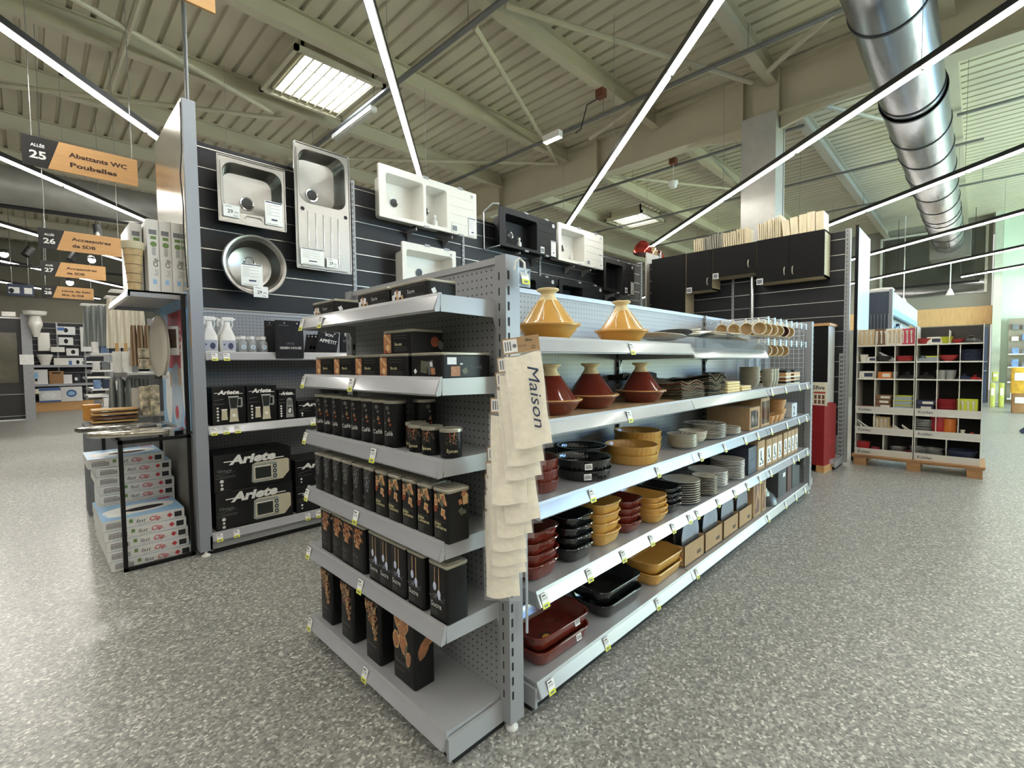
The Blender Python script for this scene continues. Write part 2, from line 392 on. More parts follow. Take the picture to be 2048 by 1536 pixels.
for off, lab in names.items():
    a, bb = spans[off]; a = {0.63: -5, -1.57: -4, -3.52: -3, -6.0: -2, 3.1: -7, 5.05: -7}.get(off, a); s0 = a * 1.48 - 1.0 + phase.get(off, 0)
    ox, oy = -sa * off + ca * s0, ca * off + sa * s0
    t = thing('linear_light', lab, 'ceiling light', (ox, oy, 3.53), math.radians(49), 'LED light lines')
    n = bb - a
    h = MB(); h.prism([(-.034, -.012), (.034, -.012), (.034, .04), (-.034, .04)], 0, n * 1.48, 'x'); h.build('housing', housing, t)
    for i in range(0, n + 1, 2):
        w_ = MB(); w_.tube([(i * 1.48, 0, .04), (i * 1.48, 0, 1.5)], .003, 4); w_.build('suspension_wire', wire, t)
    for i in range(n):
        if _dm is None:
            o = _d.build('diffuser', led, t); _dm = o
        else:
            o = _dm.copy(); COL.objects.link(o); o.parent = t
        o.location = (i * 1.48, 0, 0)

# ------------------------------------------------------------------ conduits and small roof fittings
galv = mat('galvanised_tube', (128, 130, 130), 0.4, 0.6, 0.1, 8)
for xx, z_, y0, y1, lab in ((3.46, 4.88, 3.0, 9.3, 'grey cable tray crossing beside the skylight'), (6.05, 4.88, -3, 9.3, 'long grey cable tray crossing to the silver duct'), (8.6, 4.9, 2, 9, 'thin cable tray just beyond the white column'), (11.3, 4.9, 0, 9, 'thin cable tray near the distant skylight'), (14, 4.9, -3, 8, 'thin cable tray far down the roof beyond the duct'), (10, 4.93, -5, .3, 'thin cable tray right of the silver duct')):
    b = MB(); b.box(xx - .03, xx + .03, y0, y1, z_ - .015, z_ + .015)
    for i in range(int((y1 - y0) / 2)): b.tube([(xx, y0 + 1 + 2 * i, z_), (xx, y0 + 1 + 2 * i, 5.2)], .004, 4)
    tag(b.build('cable_tray', galv), lab, 'cable tray')
t = thing('batten_light', 'unlit white batten light hung under the cable tray beside the skylight', 'ceiling light', (3.48, 6.65, 4.8))
b = MB(); b.box(-.05, .05, -.6, .6, -.03, .03); b.build('body', white, t); b = MB(); b.box(-.035, .035, -.58, .58, -.045, -.03); b.build('diffuser', mat('opal_cover', (190, 190, 180), .4), t)
t = thing('emergency_light', 'small lit slatted lamp on the long cable tray', 'ceiling light', (5.82, 4.78, 4.7))
b = MB(); b.box(-.05, .05, -.16, .16, 0, .1); b.build('body', white, t)
b = MB()
for i in range(9): b.box(-.04, .04, -.15 + i * .035, -.13 + i * .035, -.008, 0)
b.build('lamp', led, t)
t = thing('detector_box', 'small dark red detector box on the beam with a cable loop', 'detector', (5.66, 3.78, 4.95))
b = MB(); b.box(-.05, .05, -.06, .06, -.06, .06); b.build('body', mat('red_brown_plastic', (110, 64, 48), .5), t)
b = MB(); b.tube([(0, 0, -.05), (-.05, .2, -.1), (-.06, .3, -.4), (-.05, .4, -.42)], .008, 6); b.build('cable', black, t)
t = thing('detector_box', 'dark red detector box beyond the girder with a hanging white dome', 'detector', (8.5, 4.1, 4.95))
b = MB(); b.box(-.05, .05, -.06, .06, -.05, .05); b.build('body', MC['red_brown_plastic'], t)
b = MB(); b.lathe([(.0, -.5), (.06, -.48), (.09, -.4), (.09, -.37)], n=14); b.tube([(0, 0, -.37), (0, 0, 0)], .005, 5); b.build('dome', white, t)

# ------------------------------------------------------------------ round silver duct along X
ductm = mat('spiral_duct_galvanised', (150, 153, 157), 0.26, 1.0, 0.10, 6, aniso=(.5, 2, 2))
band = mat('dark_clamp_band', (60, 62, 64), 0.45, .6)
t = thing('air_duct', 'large round silver ventilation duct running away at upper right', 'air duct', (0, .59, 4.24))
segs = [(-3, 7.1, .285), (7.1, 16.6, .300)]
b = MB()
for a, c, r in segs: b.lathe([(r - .03, a), (r, a), (r, c), (r - .03, c)], n=48, axis='x')
b.build('duct_tube', ductm, t)
for xx in [-.8, 1.2, 3.2, 5.1, 6.95]:
    b = MB(); b.lathe([(.285, xx), (.294, xx), (.294, xx + .025), (.285, xx + .025)], n=48, axis='x'); b.build('clamp_band', band, t)
for xx in (7.1, 8.1, 9.0, 10.0, 11.0, 12, 12.9, 13.3, 14.2, 15, 15.8):
    b = MB(); b.lathe([(.300, xx), (.309, xx), (.309, xx + .025), (.300, xx + .025)], n=48, axis='x'); b.build('clamp_band', band, t)
b = MB(); b.box(16.6, 17.4, -.42, .36, -.42, .3); b.build('plenum_box', mat('plenum_grey', (120, 120, 112), .5, .5), t)
# dull grey duct at upper left
t = thing('air_duct', 'dull grey air duct behind the aisle signs at upper left', 'air duct', (0, 9.9, 3.86))
b = MB(); b.lathe([(.27, -6), (.27, 3.5)], n=36, axis='x'); b.build('duct_tube', mat('dull_galvanised', (150, 150, 144), .5, .5, .1, 5), t)
# ================================================================== shelving units
peg_x = mat_peg('perforated_grey_panel', (150, 152, 154), (38, 38, 40), (0, 2))
slotpts = None
_tagm = None
def price_tag(parent, x, y, z, tilt=0.0, s=.86):
    """white and yellow shelf ticket"""
    global _tagm
    if _tagm is None:
        b = MB(); b.box(-.021, .021, -.0012, 0, -.03, .03, 0)
        b.quad((-.0205, -.0016, -.0295), (.041, 0, 0), (0, 0, .019), 1)
        b.quad((-.017, -.0016, .019), (.022, 0, 0), (0, 0, .005), 2)
        for i in range(2): b.quad((-.017, -.0016, .011 - i * .006), (.03, 0, 0), (0, 0, .0022), 3)
        b.quad((-.012, -.0019, -.024), (.022, 0, 0), (0, 0, .008), 3)
        o = b.build('price_tag', [paper, yellowp, ink, inkg]); _tagm = o
        t = o
    else:
        t = _tagm.copy(); COL.objects.link(t)
    t.parent = parent; t.location = (x, y, z); t.rotation_euler = (math.radians(-14), tilt, 0); t.scale = (s, s, s)
    return t

def shelf_mesh(L, D, z, drop=0.0):
    b = MB(); b.box(.004, L - .004, .01, D, z - .022, z)
    for x0 in (0.0, L - .004):
        b.prism([(.008, z - .05), (.008, z + .001), (D, z + .001), (D, z - .10), (D - .018, z - .085), (D - .03, z - .055)], x0, x0 + .004, 'x')
    return b
def lip_mesh(L, z):
    b = MB(); b.prism([(.010, z + .006), (.004, z + .006), (-.014, z - .044), (-.012, z - .052), (.004, z - .050), (.010, z - .02)], .001, L - .001, 'x')
    b.prism([(.0015, z - .004), (-.0005, z - .004), (-.0175, z - .046), (-.0155, z - .048)], .004, L - .004, 'x', 1)
    return b
def rack(name, label, loc, rz, bays, D, H, shelves, base=.113, panel=peg_x, tags=None, low_panel=None, post_h=None, feet=True, lipmat=None, postw=.05, group=None):
    t = thing(name, label, 'shelving', loc, rz, group)
    x = 0.0; n = len(bays); tags = tags or {}
    for i in range(n + 1):
        b = MB(); x0 = x if i else -postw; x1 = x0 + postw if i in (0,) else x0 + (postw if i == n else .03)
        if 0 < i < n: x0 -= .015; x1 = x0 + .03
        b.box(x0, x1, D - .02, D + .045, .035, post_h or H)
        zz = .12
        while zz < (post_h or H) - .04:
            for xs in (x0 - .0006, x1 + .0006): b.box(min(xs, xs + .0), max(xs, xs + .0) + .0001, D - .012, D - .003, zz, zz + .028, 1)
            b.box((x0 + x1) / 2 - .008, (x0 + x1) / 2 - .003, D - .0206, D - .02, zz, zz + .025, 1)
            zz += .05
        if feet and i in (0, n): b.lathe([(.0, .0), (.022, .0), (.022, .008), (.012, .014), (.008, .04)], ((x0 + x1) / 2, D + .01, 0), 14, 2)
        b.build('upright', [greyd, dark, white], t)
        if i < n: x += bays[i]
    x = 0.0
    for i, L in enumerate(bays):
        b = MB(); b.box(x, x + L, D, D + .02, .04, H - .012); b.build('back_panel', panel, t)
        b = MB(); b.box(x, x + L, D - .006, D + .03, H - .022, H); b.build('top_rail', grey, t)
        bs = MB(); bs.box(x + .004, x + L - .004, .01, D, base - .02, base); bs.box(x + .002, x + L - .002, .012, D, .035, base - .03)
        bs.box(x + .002, x + L - .002, .03, D, 0.0, .036, 1)
        if i == n - 1: bs.box(x + L, x + L + .012, .0, D + .03, .03, base - .012)
        if i == 0: bs.box(-.012, 0, .0, D + .03, .03, base - .012)
        bo = bs.build('base', [grey, black], t)
        lp = lip_mesh(L, base); lp.v = [(p[0] + x, p[1], p[2]) for p in lp.v]; lo = lp.build('price_channel', [grey, lipmat or lipm], bo)
        for tx in tags.get((i, 'base'), []): price_tag(bo, x + tx, -.014, base - .03)
        for z in shelves[i]:
            sh = shelf_mesh(L, D, z); sh.v = [(p[0] + x, p[1], p[2]) for p in sh.v]; so = sh.build('shelf', grey, t)
            lp = lip_mesh(L, z); lp.v = [(p[0] + x, p[1], p[2]) for p in lp.v]; lp.build('price_channel', [grey, lipmat or lipm], so)
            for tx in tags.get((i, z), []): price_tag(so, x + tx, -.014, z - .03)
        x += L
    return t

Z1, Z2, Z3, Z4 = 1.335, 1.042, .755, .442
endcap = rack('end_shelving_unit', 'grey perforated shelving end unit holding the black storage tins', (.85, 2.135, 0), -PI / 2, [1.0], .25, 1.6,
              [[1.455, 1.205, .958, .705, .445]],
              tags={(0, 1.455): [.03, .22], (0, 1.205): [.03, .47], (0, .958): [.03, .62], (0, .705): [.03, .48], (0, .445): [.03, .5], (0, 'base'): [.02, .52]})
gond = rack('long_shelving_unit', 'long grey shelving unit with tagines, oven dishes and plates', (1.21, 1.08, 0), 0, [1.25, 1.25, 1.25], .45, 1.6,
            [[Z1, Z2, Z3, Z4], [1.315, Z2, Z3, Z4], [Z2, Z3, Z4]],
            tags={(0, Z1): [.62], (0, Z2): [.60], (0, Z3): [.32, .86], (0, Z4): [.03, .30, .55, .80, 1.02, 1.21], (0, 'base'): [.06, .42, .86],
                  (1, Z4): [.06, .35, .62, .85, 1.1], (1, Z3): [.1, .45, .8, 1.05], (1, 'base'): [.06], (2, Z2): [.1, .45, .85, 1.1], (2, Z3): [.1, .5, .85, 1.1], (2, Z4): [.1, .7, .85, 1.15], (2, 'base'): [.06, .5, .8, 1.1]})
# clear plastic guard in front of the upper middle shelf
b = MB(); b.box(1.26, 2.49, -.018, -.015, 1.30, 1.375); b.build('clear_guard', mat('clear_guard_plastic', (96, 98, 100), .4, 0, .1, 3, alpha=.42, spec=.1), gond)
# ticket clip with a wire arch on the corner post
t = thing('ticket_holder', 'clear ticket holder on a wire arch at the top of the corner post', 'ticket holder', (1.125, 1.07, 1.555))
b = MB(); b.tube([(-.02, 0, -.005), (-.02, -.005, .02), (-.005, -.01, .032), (.012, -.014, .02), (.014, -.016, -.02)], .004, 6); b.build('wire_arch', white, t)
b = MB(); b.box(-.028, .032, -.022, -.018, -.06, .0); b.build('clear_sleeve', mat_film('pale_sleeve', (190, 206, 222), .5, .3), t)
price_tag(t, .004, -.024, -.028)
# hanging clip strip on the corner
t = thing('clip_strip', 'long clear clip strip hanging down the corner post with small hooks', 'clip strip', (1.14, 1.062, 1.53))
b = MB(); b.tube([(0, 0, 0), (0, 0, -.8)], .005, 6); b.build('strip', mat('clear_strip', (190, 200, 210), .15, 0, .02, 5, coat=1), t)
for i in range(7):
    b = MB(); b.box(-.004, .004, -.008, -.004, -.01, .012); b.tube([(0, -.006, 0), (.012, -.02, .02)], .003, 5); b.build('clip', MC['clear_strip'], t); t.children[-1].location = (0, 0, -.06 - i * .055)

# ================================================================== printed tins
tinb = mat('black_tin', (15, 15, 16), 0.42, 0.0, 0.05, 8, spec=.35)
tinl = mat('champagne_tin_lid', (176, 172, 156), 0.35, 0.5)
wtxt = mat('white_print', (205, 205, 200), .5); gtxt = mat('dim_grey_print', (92, 92, 90), .5); cream_t = mat('cream_print', (206, 198, 150), .5)
P1 = mat('biscuit_print', (170, 116, 78), .5, 0, .3, 60); P2 = mat('pale_biscuit_print', (205, 168, 122), .5, 0, .2, 60)
P3 = mat('sugar_white_print', (226, 228, 232), .5); P4 = mat('sage_print', (92, 96, 76), .5, 0, .3, 50); P5 = mat('rust_print', (140, 66, 40), .5, 0, .3, 60)
P6 = mat('blue_white_print', (200, 208, 230), .5, 0, .1, 50)
PR = [wtxt, gtxt, P1, P2, P3, P4, P5, P6, cream_t]
class Face:
    """drawing plane just in front of a face: origin at its lower left corner"""
    def __init__(s, mb, o, u, v): s.b = mb; s.o = Vector(o); s.u = Vector(u); s.v = Vector(v); s.n = s.u.cross(s.v); s.k = 0
    def at(s, x, y): s.k += 1; return s.o + s.u * x + s.v * y + s.n * (s.k * 2e-5)
    def text(s, st, x, y, size, mi=0, bold=.012, **k): s.b.text(st, s.at(x, y), s.u, s.v, size, mi, bold, **k)
    def rect(s, x, y, w_, h_, mi): s.b.quad(s.at(x, y), s.u * w_, s.v * h_, mi)
    def rot(s, x, y, w_, h_, a, mi):
        c, d = math.cos(a), math.sin(a); u = s.u * c + s.v * d; v = s.v * c - s.u * d
        s.b.quad(s.at(x, y) - u * w_ / 2 - v * h_ / 2, u * w_, v * h_, mi)
    def blob(s, x, y, ra, rb, mi, a=0, n=9, jit=.12, rnd=None):
        rnd = rnd or random; c, d = math.cos(a), math.sin(a); u = s.u * c + s.v * d; v = s.v * c - s.u * d
        pts = []
        for i in range(n):
            t = 2 * PI * i / n; k = 1 + rnd.uniform(-jit, jit); pts.append((ra * k * math.cos(t), rb * k * math.sin(t)))
        s.b.poly(s.at(x, y), u, v, pts, mi)
    def line(s, x, y, w_, mi=1): s.rect(x, y, w_, .0011, mi)
def art(fc, w_, h_, kind, rnd):
    if kind == 'salt':
        for i in range(230):
            v_ = rnd.random() ** 1.2; y = h_ * (.99 - v_ * .5)
            fc.rot(w_ * (.5 + rnd.gauss(0, .17) * (1.1 - .6 * v_)), y - .002, .0026 * rnd.uniform(.4, 1.6), .0026 * rnd.uniform(.5, 1.6), rnd.random() * 3, 4 if i % 5 == 0 else 1)
        fc.text('Sel', w_ * .12, h_ * .30, .016, 1); fc.line(w_ * .1, h_ * .12, w_ * .7); fc.line(w_ * .1, h_ * .15, w_ * .8)
    elif kind == 'cubes':
        for (x, y, sz, a, m) in ((.2, .90, .14, .2, 2), (.22, .78, .17, .1, 3), (.45, .92, .2, .6, 5), (.68, .90, .26, .3, 3), (.60, .80, .18, .9, 5), (.18, .65, .15, .1, 6), (.42, .84, .12, -.3, 2), (.68, .62, .2, -.2, 3), (.78, .54, .12, .5, 2), (.85, .82, .14, .2, 2), (.3, .70, .08, .4, 6)):
            fc.rot(w_ * x, h_ * y, w_ * sz * 1.25, w_ * sz * 1.5, a, m)
            if m in (2, 3): fc.rot(w_ * x, h_ * y, w_ * sz * .7, w_ * sz * .8, a, 3 if m == 2 else 2)
        fc.text('Aides', w_ * .10, h_ * .34, .015, 8); fc.text('Culinaires', w_ * .10, h_ * .27, .015, 8)
        for i in range(7): fc.line(w_ * .1, h_ * (.22 - .022 * i), w_ * rnd.uniform(.35, .6))
        fc.line(w_ * .1, h_ * .42, w_ * .75)
    elif kind == 'sugar':
        for (x, y0) in ((.34, .62), (.56, .50)):
            fc.rect(w_ * x, h_ * (y0 + .02), .0035, h_ * (1.0 - y0 - .04), 3)
            fc.blob(w_ * (x + .01), h_ * y0, .0085, .014, 7, 0, 12, .05, rnd)
        for i in range(30): fc.rot(w_ * (.5 + rnd.gauss(0, .17)), h_ * (.44 + rnd.gauss(0, .03)), .003, .002, rnd.random(), 7)
        fc.text('Sucre', w_ * .14, h_ * .24, .024, 0)
        fc.line(w_ * .12, h_ * .37, w_ * .75)
        for i in range(5): fc.line(w_ * .14, h_ * (.19 - .025 * i), w_ * rnd.uniform(.2, .4))
    elif kind == 'pasta':
        for i in range(90):
            y = rnd.random() ** 1.4; fc.blob(w_ * (.5 + rnd.gauss(.03, .22) * (1 - y * .5)), h_ * (.97 - y * .42), .006, .0042, rnd.choice([2, 3, 2, 6]), rnd.random() * 3, 6, .2, rnd)
        fc.text('Pâtes', w_ * .14, h_ * .30, .020, 1); fc.line(w_ * .12, h_ * .4, w_ * .7)
        for i in range(3): fc.line(w_ * .14, h_ * (.22 - .03 * i), w_ * .4)
    elif kind == 'cereal':
        for i in range(260):
            y = rnd.random() ** 1.15; fc.blob(w_ * min(.95, max(.05, .38 + y * .38 + rnd.gauss(0, .20) * (1.1 - y))), h_ * (.97 - y * .56), .0062, .0042, rnd.choice([2, 3, 3, 6, 5]), rnd.random() * 3, 6, .2, rnd)
        fc.text('Céréales', w_ * .14, h_ * .27, .022, 1); fc.line(w_ * .12, h_ * .37, w_ * .7)
        for i in range(3): fc.line(w_ * .14, h_ * (.2 - .02 * i), w_ * .5)
    elif kind == 'rusk':
        for (x, y, ra, rb, a) in ((.25, .93, .022, .034, .2), (.55, .90, .028, .04, -.3), (.16, .60, .022, .034, -.1), (.5, .62, .026, .045, .2), (.42, .78, .02, .03, .9), (.72, .42, .016, .03, -.2)):
            fc.blob(w_ * x, h_ * y, ra, rb, 3, a, 9, .1, rnd); fc.blob(w_ * x, h_ * y, ra * .82, rb * .85, 2, a, 9, .1, rnd)
        fc.rot(w_ * .62, h_ * .52, .01, .05, -.3, 5)
        fc.text('Biscottes', w_ * .13, h_ * .27, .024, 1, width=w_ * .62); fc.line(w_ * .12, h_ * .40, w_ * .7)
        for i in range(3): fc.line(w_ * .14, h_ * (.2 - .02 * i), w_ * .4)
    elif kind == 'coffee':
        for i in range(5): fc.blob(w_ * (.5 + rnd.gauss(0, .2)), h_ * rnd.uniform(.5, .8), .006, .006, rnd.choice([1, 2, 6]), rnd.random() * 3, 4, .2, rnd)
def tin(kind, w_, d, h, lid_h=.012):
    t = thing(kind + '_tin', '', 'tin')
    b = MB(); b.rbox(0, d, -w_ / 2, w_ / 2, 0, h - lid_h, .010, 0, .002); b.build('tin_body', tinb, t)
    b = MB(); b.rbox(-.0015, d + .0015, -w_ / 2 - .0015, w_ / 2 + .0015, h - lid_h, h, .011, 0, .003)
    b.rbox(.010, d - .010, -w_ / 2 + .010, w_ / 2 - .010, h - .001, h + .002, .008, 0); b.build('tin_lid', tinl, t)
    rnd = random.Random(kind); m = MB()
    fc = Face(m, (-.0006, w_ / 2, 0), -Y, Z); art(fc, w_, h - lid_h, kind, rnd)
    sd = Face(m, (.0, -w_ / 2 - .0006, 0), X, Z)
    if kind == 'cubes':
        for (x, y, sz, a, mm) in ((.72, .90, .16, -.4, 2), (.78, .76, .2, .1, 3), (.55, .74, .12, .3, 2), (.6, .56, .16, .6, 5), (.74, .54, .1, .1, 5), (.84, .84, .1, .4, 3)): sd.rot(d * x, h * y, d * sz * 1.2, d * sz * 1.6, a, mm)
    if kind == 'rusk':
        for (x, y, ra, rb, a) in ((.45, .56, .022, .04, -.5), (.72, .66, .02, .035, -.9)): sd.blob(d * x, h * y, ra, rb, 2, a, 9, .1, rnd)
    m.build('printed_design', PR, t); return Proto(t)
# ---- rows on the end unit (they stand with the print facing -X)
def along(proto, xs, x, z, labels, group, jit=0.0):
    for i, (yy, lab) in enumerate(zip(xs, labels)):
        proto.put((x + random.uniform(0, jit), yy, z), random.uniform(-.012, .012), lab, group)
p = tin('cereal', .112, .09, .25)
along(p, [2.03, 1.835, 1.625], .878, .1135, ['tall black cereal tin at the far left end of the bottom end shelf', 'tall black cereal tin standing second from the far left on the bottom end shelf', 'tall black cereal tin right beside the rusk tin on the bottom shelf'], 'cereal tins on the bottom end shelf')
p = tin('rusk', .14, .085, .25)
p.put((.89, 1.43, .1135), .0, 'tall black rusk tin printed Biscottes, alone nearest the corner on the bottom shelf')
p = tin('sugar', .096, .085, .185)
ys = [1.185, 1.31, 1.415, 1.495, 1.57]
along(p, ys, .864, .4455, ['black sugar tin with white spoons, nearest the corner', 'black sugar tin, second from the corner on the fourth shelf down', 'black sugar tin in the middle of the row of five', 'black sugar tin, fourth from the corner', 'black sugar tin next to the pasta tins, half shaded'], 'black sugar tins printed Sucre')
p = tin('pasta', .10, .085, .185)
along(p, [1.70, 1.79], .864, .4455, ['black pasta tin in front beside the sugar tins', 'black pasta tin set back behind the front pasta tin'], 'black pasta tins')
along(p, [1.885, 1.995], .868, .4455, ['black pasta tin, second from the far left end', 'black pasta tin at the far left end of its shelf'], 'black pasta tins')
p = tin('cubes', .077, .085, .165)
along(p, [1.155 + i * .0885 for i in range(5)], .858, .7055, ['black tin printed Aides Culinaires, nearest the corner', 'black tin printed Aides Culinaires, second from the corner', 'black tin printed Aides Culinaires, in the middle of the five', 'black tin printed Aides Culinaires, fourth from the corner', 'black tin printed Aides Culinaires, next to the salt tins'], 'stock cube tins')
p = tin('salt', .072, .085, .165)
along(p, [1.60 + i * .0855 for i in range(6)], .858, .7055, ['black salt tin touching the stock cube tins'] + ['black salt tin, %s in the row of six from the right' % NTH[i] for i in range(1, 5)] + ['black salt tin at the far left end of the row'], 'salt tins with a white spray print')
# round coffee tins
def round_tin(name, r, h, word, size, band, kind='coffee'):
    t = thing(name, '', 'tin'); lid = .012
    b = MB(); b.lathe([(0, 0), (r - .002, 0), (r, .003), (r, h - lid), (0, h - lid)], n=32); b.build('tin_body', tinb, t)
    b = MB(); b.lathe([(r + .0002, h - lid), (r + .0018, h - lid + .001), (r + .0018, h - .002), (r, h), (r - .006, h), (r - .008, h - .002), (0, h - .002)], n=32); b.build('tin_lid', tinl, t)
    m = MB(); rnd = random.Random(name)
    fc = Face(m, (0, 0, 0), X, Y)     # flat artwork, wrapped round the tin below
    fc.k = 0
    art(fc, .05, h - lid, kind, rnd)
    if kind == 'spice':
        for i in range(46): fc.rot(.025 + rnd.gauss(0, .012), h * rnd.uniform(.45, .8), .0035, .003, rnd.random() * 3, rnd.choice([5, 2, 6, 1]))
        fc.rot(.018, h * .78, .003, .02, .1, 6); fc.rot(.032, h * .78, .003, .02, -.2, 2)
    else:
        fc.blob(.025, h * .84, .008, .008, 1, 0, 12, .02, rnd)
    fc.text(word, .025, h * (.26 if kind == 'coffee' else .2), size, 0 if kind == 'coffee' else 8, align='c')
    for yy in ((.22, .20, .10, .07, .42) if kind == 'coffee' else (.1, .13, .34)): fc.line(-.0, h * yy, .05)
    out = []
    for px, py, pz in m.v:
        rr = r + .0006 + pz; a = PI + (px - .025) / r
        out.append((rr * math.cos(a), rr * math.sin(a), py))
    m.v = out
    m.build('printed_design', PR, t); return Proto(t)
p = round_tin('coffee_tin', .039, .166, 'Café', .022, None)
ys = [1.470 + .0815 * i for i in range(8)]
for i, yy in enumerate(ys):
    p.put((.902, yy, .9585), .25 + random.uniform(-.2, .2), 'tall round black coffee tin printed Café, ' + (['nearest the corner'] + ['%s from the right in its row' % NTH[j] for j in range(1, 7)] + ['at the far left end'])[i], 'round coffee tins')
p.put((1.0, 1.43, .9585), 1.3, 'tall round black coffee tin standing in the back row in shadow', 'round coffee tins')
p = round_tin('spice_tin', .034, .092, 'Épices', .014, None, 'spice')
for (xx, yy), lab in zip(((.915, 1.17), (.905, 1.255), (.905, 1.33), (.93, 1.385)), ('short round spice tin nearest the corner, turned sideways', 'short round spice tin printed Épices, second from the corner', 'short round spice tin, third from the corner', 'short round spice tin touching the coffee tins')):
    p.put((xx, yy, .9585), 1.0 if yy < 1.2 else .3, lab, 'short round spice tins')
# flat boxes with lids: biscuits, tea bags, sugar cubes
def flat_tin(name, w_, d, h, kind):
    t = thing(name, '', 'tin'); lid = .010
    b = MB(); b.rbox(0, d, -w_ / 2, w_ / 2, 0, h - lid, .010, 0, .002); b.build('tin_body', tinb, t)
    b = MB(); b.rbox(-.0015, d + .0015, -w_ / 2 - .0015, w_ / 2 + .0015, h - lid, h, .011, 0, .003); b.build('tin_lid', tinl, t)
    m = MB(); fc = Face(m, (-.0006, w_ / 2, 0), -Y, Z); sd = Face(m, (0, -w_ / 2 - .0006, 0), X, Z); rnd = random.Random(kind); hh = h - lid
    if kind == 'biscuit':
        fc.rect(.004, .003, w_ * .27, hh - .006, 2)
        fc.rot(w_ * .16, hh * .75, .010, .045, .9, 3); fc.blob(w_ * .17, hh * .28, .014, .012, 3, 0, 9, .1, rnd); fc.blob(w_ * .10, hh * .1, .012, .006, 6, 0, 9, .1, rnd)
        fc.text('Biscuits', w_ * .42, hh * .38, .014, 8)
        for yy in (.85, .72, .28, .2, .12): fc.line(w_ * .40, hh * yy, w_ * .45)
        sd.blob(d * .72, hh * .55, .018, .018, 6, 0, 14, .03, rnd); sd.blob(d * .9, hh * .4, .012, .016, 1, 0, 9, .1, rnd)
    elif kind == 'tea':
        fc.rot(w_ * .17, hh * .3, .013, .013, .7, 4); fc.rot(w_ * .45, hh * .5, .034, .038, -.1, 5); fc.rot(w_ * .66, hh * .48, .032, .042, .2, 1); fc.rot(w_ * .68, hh * .62, .012, .014, .2, 4)
        fc.rot(w_ * .74, hh * .3, .02, .02, .1, 2)
        sd.rect(d * .10, hh * .60, .036, .022, 4); sd.rot(d * .26, hh * .3, .036, .03, 0, 2); sd.rot(d * .45, hh * .3, .02, .018, .5, 5); sd.blob(d * .38, hh * .62, .006, .003, 4)
        sd.text('Tea bags', d * .56, hh * .42, .014, 1)
    else:
        for (x, y, s_, a, m_) in ((.10, .30, .016, .1, 4), (.16, .55, .014, .3, 4), (.22, .35, .018, -.1, 3), (.20, .68, .010, .2, 2), (.27, .5, .016, 0, 4), (.34, .28, .010, .3, 3)): fc.rot(w_ * x, hh * y, s_, s_ * 1.3, a, m_)
        fc.text('Sucre', w_ * .48, hh * .42, .018, 0)
        for yy in (.85, .3, .2): fc.line(w_ * .46, hh * yy, w_ * .45)
        sd.rot(d * .2, hh * .45, .016, .016, .5, 4); sd.rot(d * .4, hh * .22, .014, .014, .1, 4)
    m.build('printed_design', PR, t); return Proto(t)
p = flat_tin('biscuit_tin', .172, .13, .080, 'biscuit')
along(p, [1.415, 1.592, 1.772, 1.945], .862, 1.2055, ['flat biscuit tin beside the tea bag tin', 'flat biscuit tin, second from the tea bag tin', 'flat biscuit tin, third from the tea bag tin', 'flat biscuit tin at the far left end of its shelf'], 'flat biscuit tins')
p.put((.872, 1.40, 1.286), .02, 'flat biscuit tin lying on top of the row of biscuit tins', 'flat biscuit tins')
p = flat_tin('tea_tin', .168, .20, .080, 'tea')
p.put((.868, 1.232, 1.2055), 0, 'flat black tin printed Tea bags nearest the corner')
p = flat_tin('sugar_cube_tin', .215, .115, .060, 'cube')
along(p, [1.315, 1.545, 1.945], .864, 1.4555, ['flat sugar tin printed Sucre, nearest the corner on the top shelf', 'flat sugar tin, middle of the three on the top shelf', 'flat sugar tin apart at the far left of the top shelf'], 'flat sugar cube tins on the top shelf')
# ================================================================== tagines and oven dishes
mustard = mat('mustard_glaze', (212, 164, 84), 0.22, 0, 0.05, 6, coat=.35)
maroon = mat('brick_red_glaze', (112, 42, 30), 0.14, 0, 0.07, 6, coat=.8)
blackg = mat('black_glaze', (26, 27, 27), 0.14, 0, 0.05, 6, coat=.8)
claycream = mat('unglazed_cream_clay', (226, 208, 160), 0.6, 0, .05, 20)
rimglaze = mat('pale_rim_glaze', (216, 170, 104), .3)
paperbrown = mat('brown_packing_paper', (170, 142, 104), .8, 0, .08, 8)
def tagine(glaze):
    t = thing('tagine', '', 'tagine')
    b = MB(); b.lathe([(0, .004), (.074, .004), (.078, 0), (.082, .004), (.104, .030), (.115, .047), (.126, .052), (.127, .058), (.121, .060), (.110, .056), (.108, .050), (0, .048)], n=48)
    for a in (-.6, 2.54): b.rbox(-.012, .012, -.022, .022, .050, .058, .008); i = len(b.v)
    b.build('dish_base', glaze, t)
    b = MB(); b.lathe([(.1255, .0545), (.1275, .058), (.1262, .0605), (.122, .0606)], n=48); b.build('rim_line', rimglaze, t)
    b = MB(); b.lathe([(.106, .056), (.108, .060), (.096, .072), (.046, .142), (.040, .152)], n=48)
    b.build('lid', glaze, t)
    b = MB(); b.lathe([(.0405, .151), (.030, .166), (.026, .176), (.030, .184), (.042, .190), (.044, .196), (.040, .199), (.0, .197)], n=36); b.build('lid_knob', claycream, t)
    return Proto(t)
gl = tagine(mustard)
dripm = mat('white_glaze_drip', (246, 236, 204), .2)
d = MB()
for a in (.5, 2.6, 3.6, 4.3, 5.2, 5.9):
    pts = []
    for i in range(7):
        f = i / 6; r = .0405 + (.098 - .0405) * f + .0012; z = .151 + (.070 - .151) * f; aa = a + .06 * math.sin(f * 5 + a)
        pts.append((r * math.cos(aa), r * math.sin(aa), z))
    d.tube(pts, [.0018, .0014, .0017, .0013, .0016, .0018, .0024], 6)
d.build('glaze_drips', dripm, gl.r)
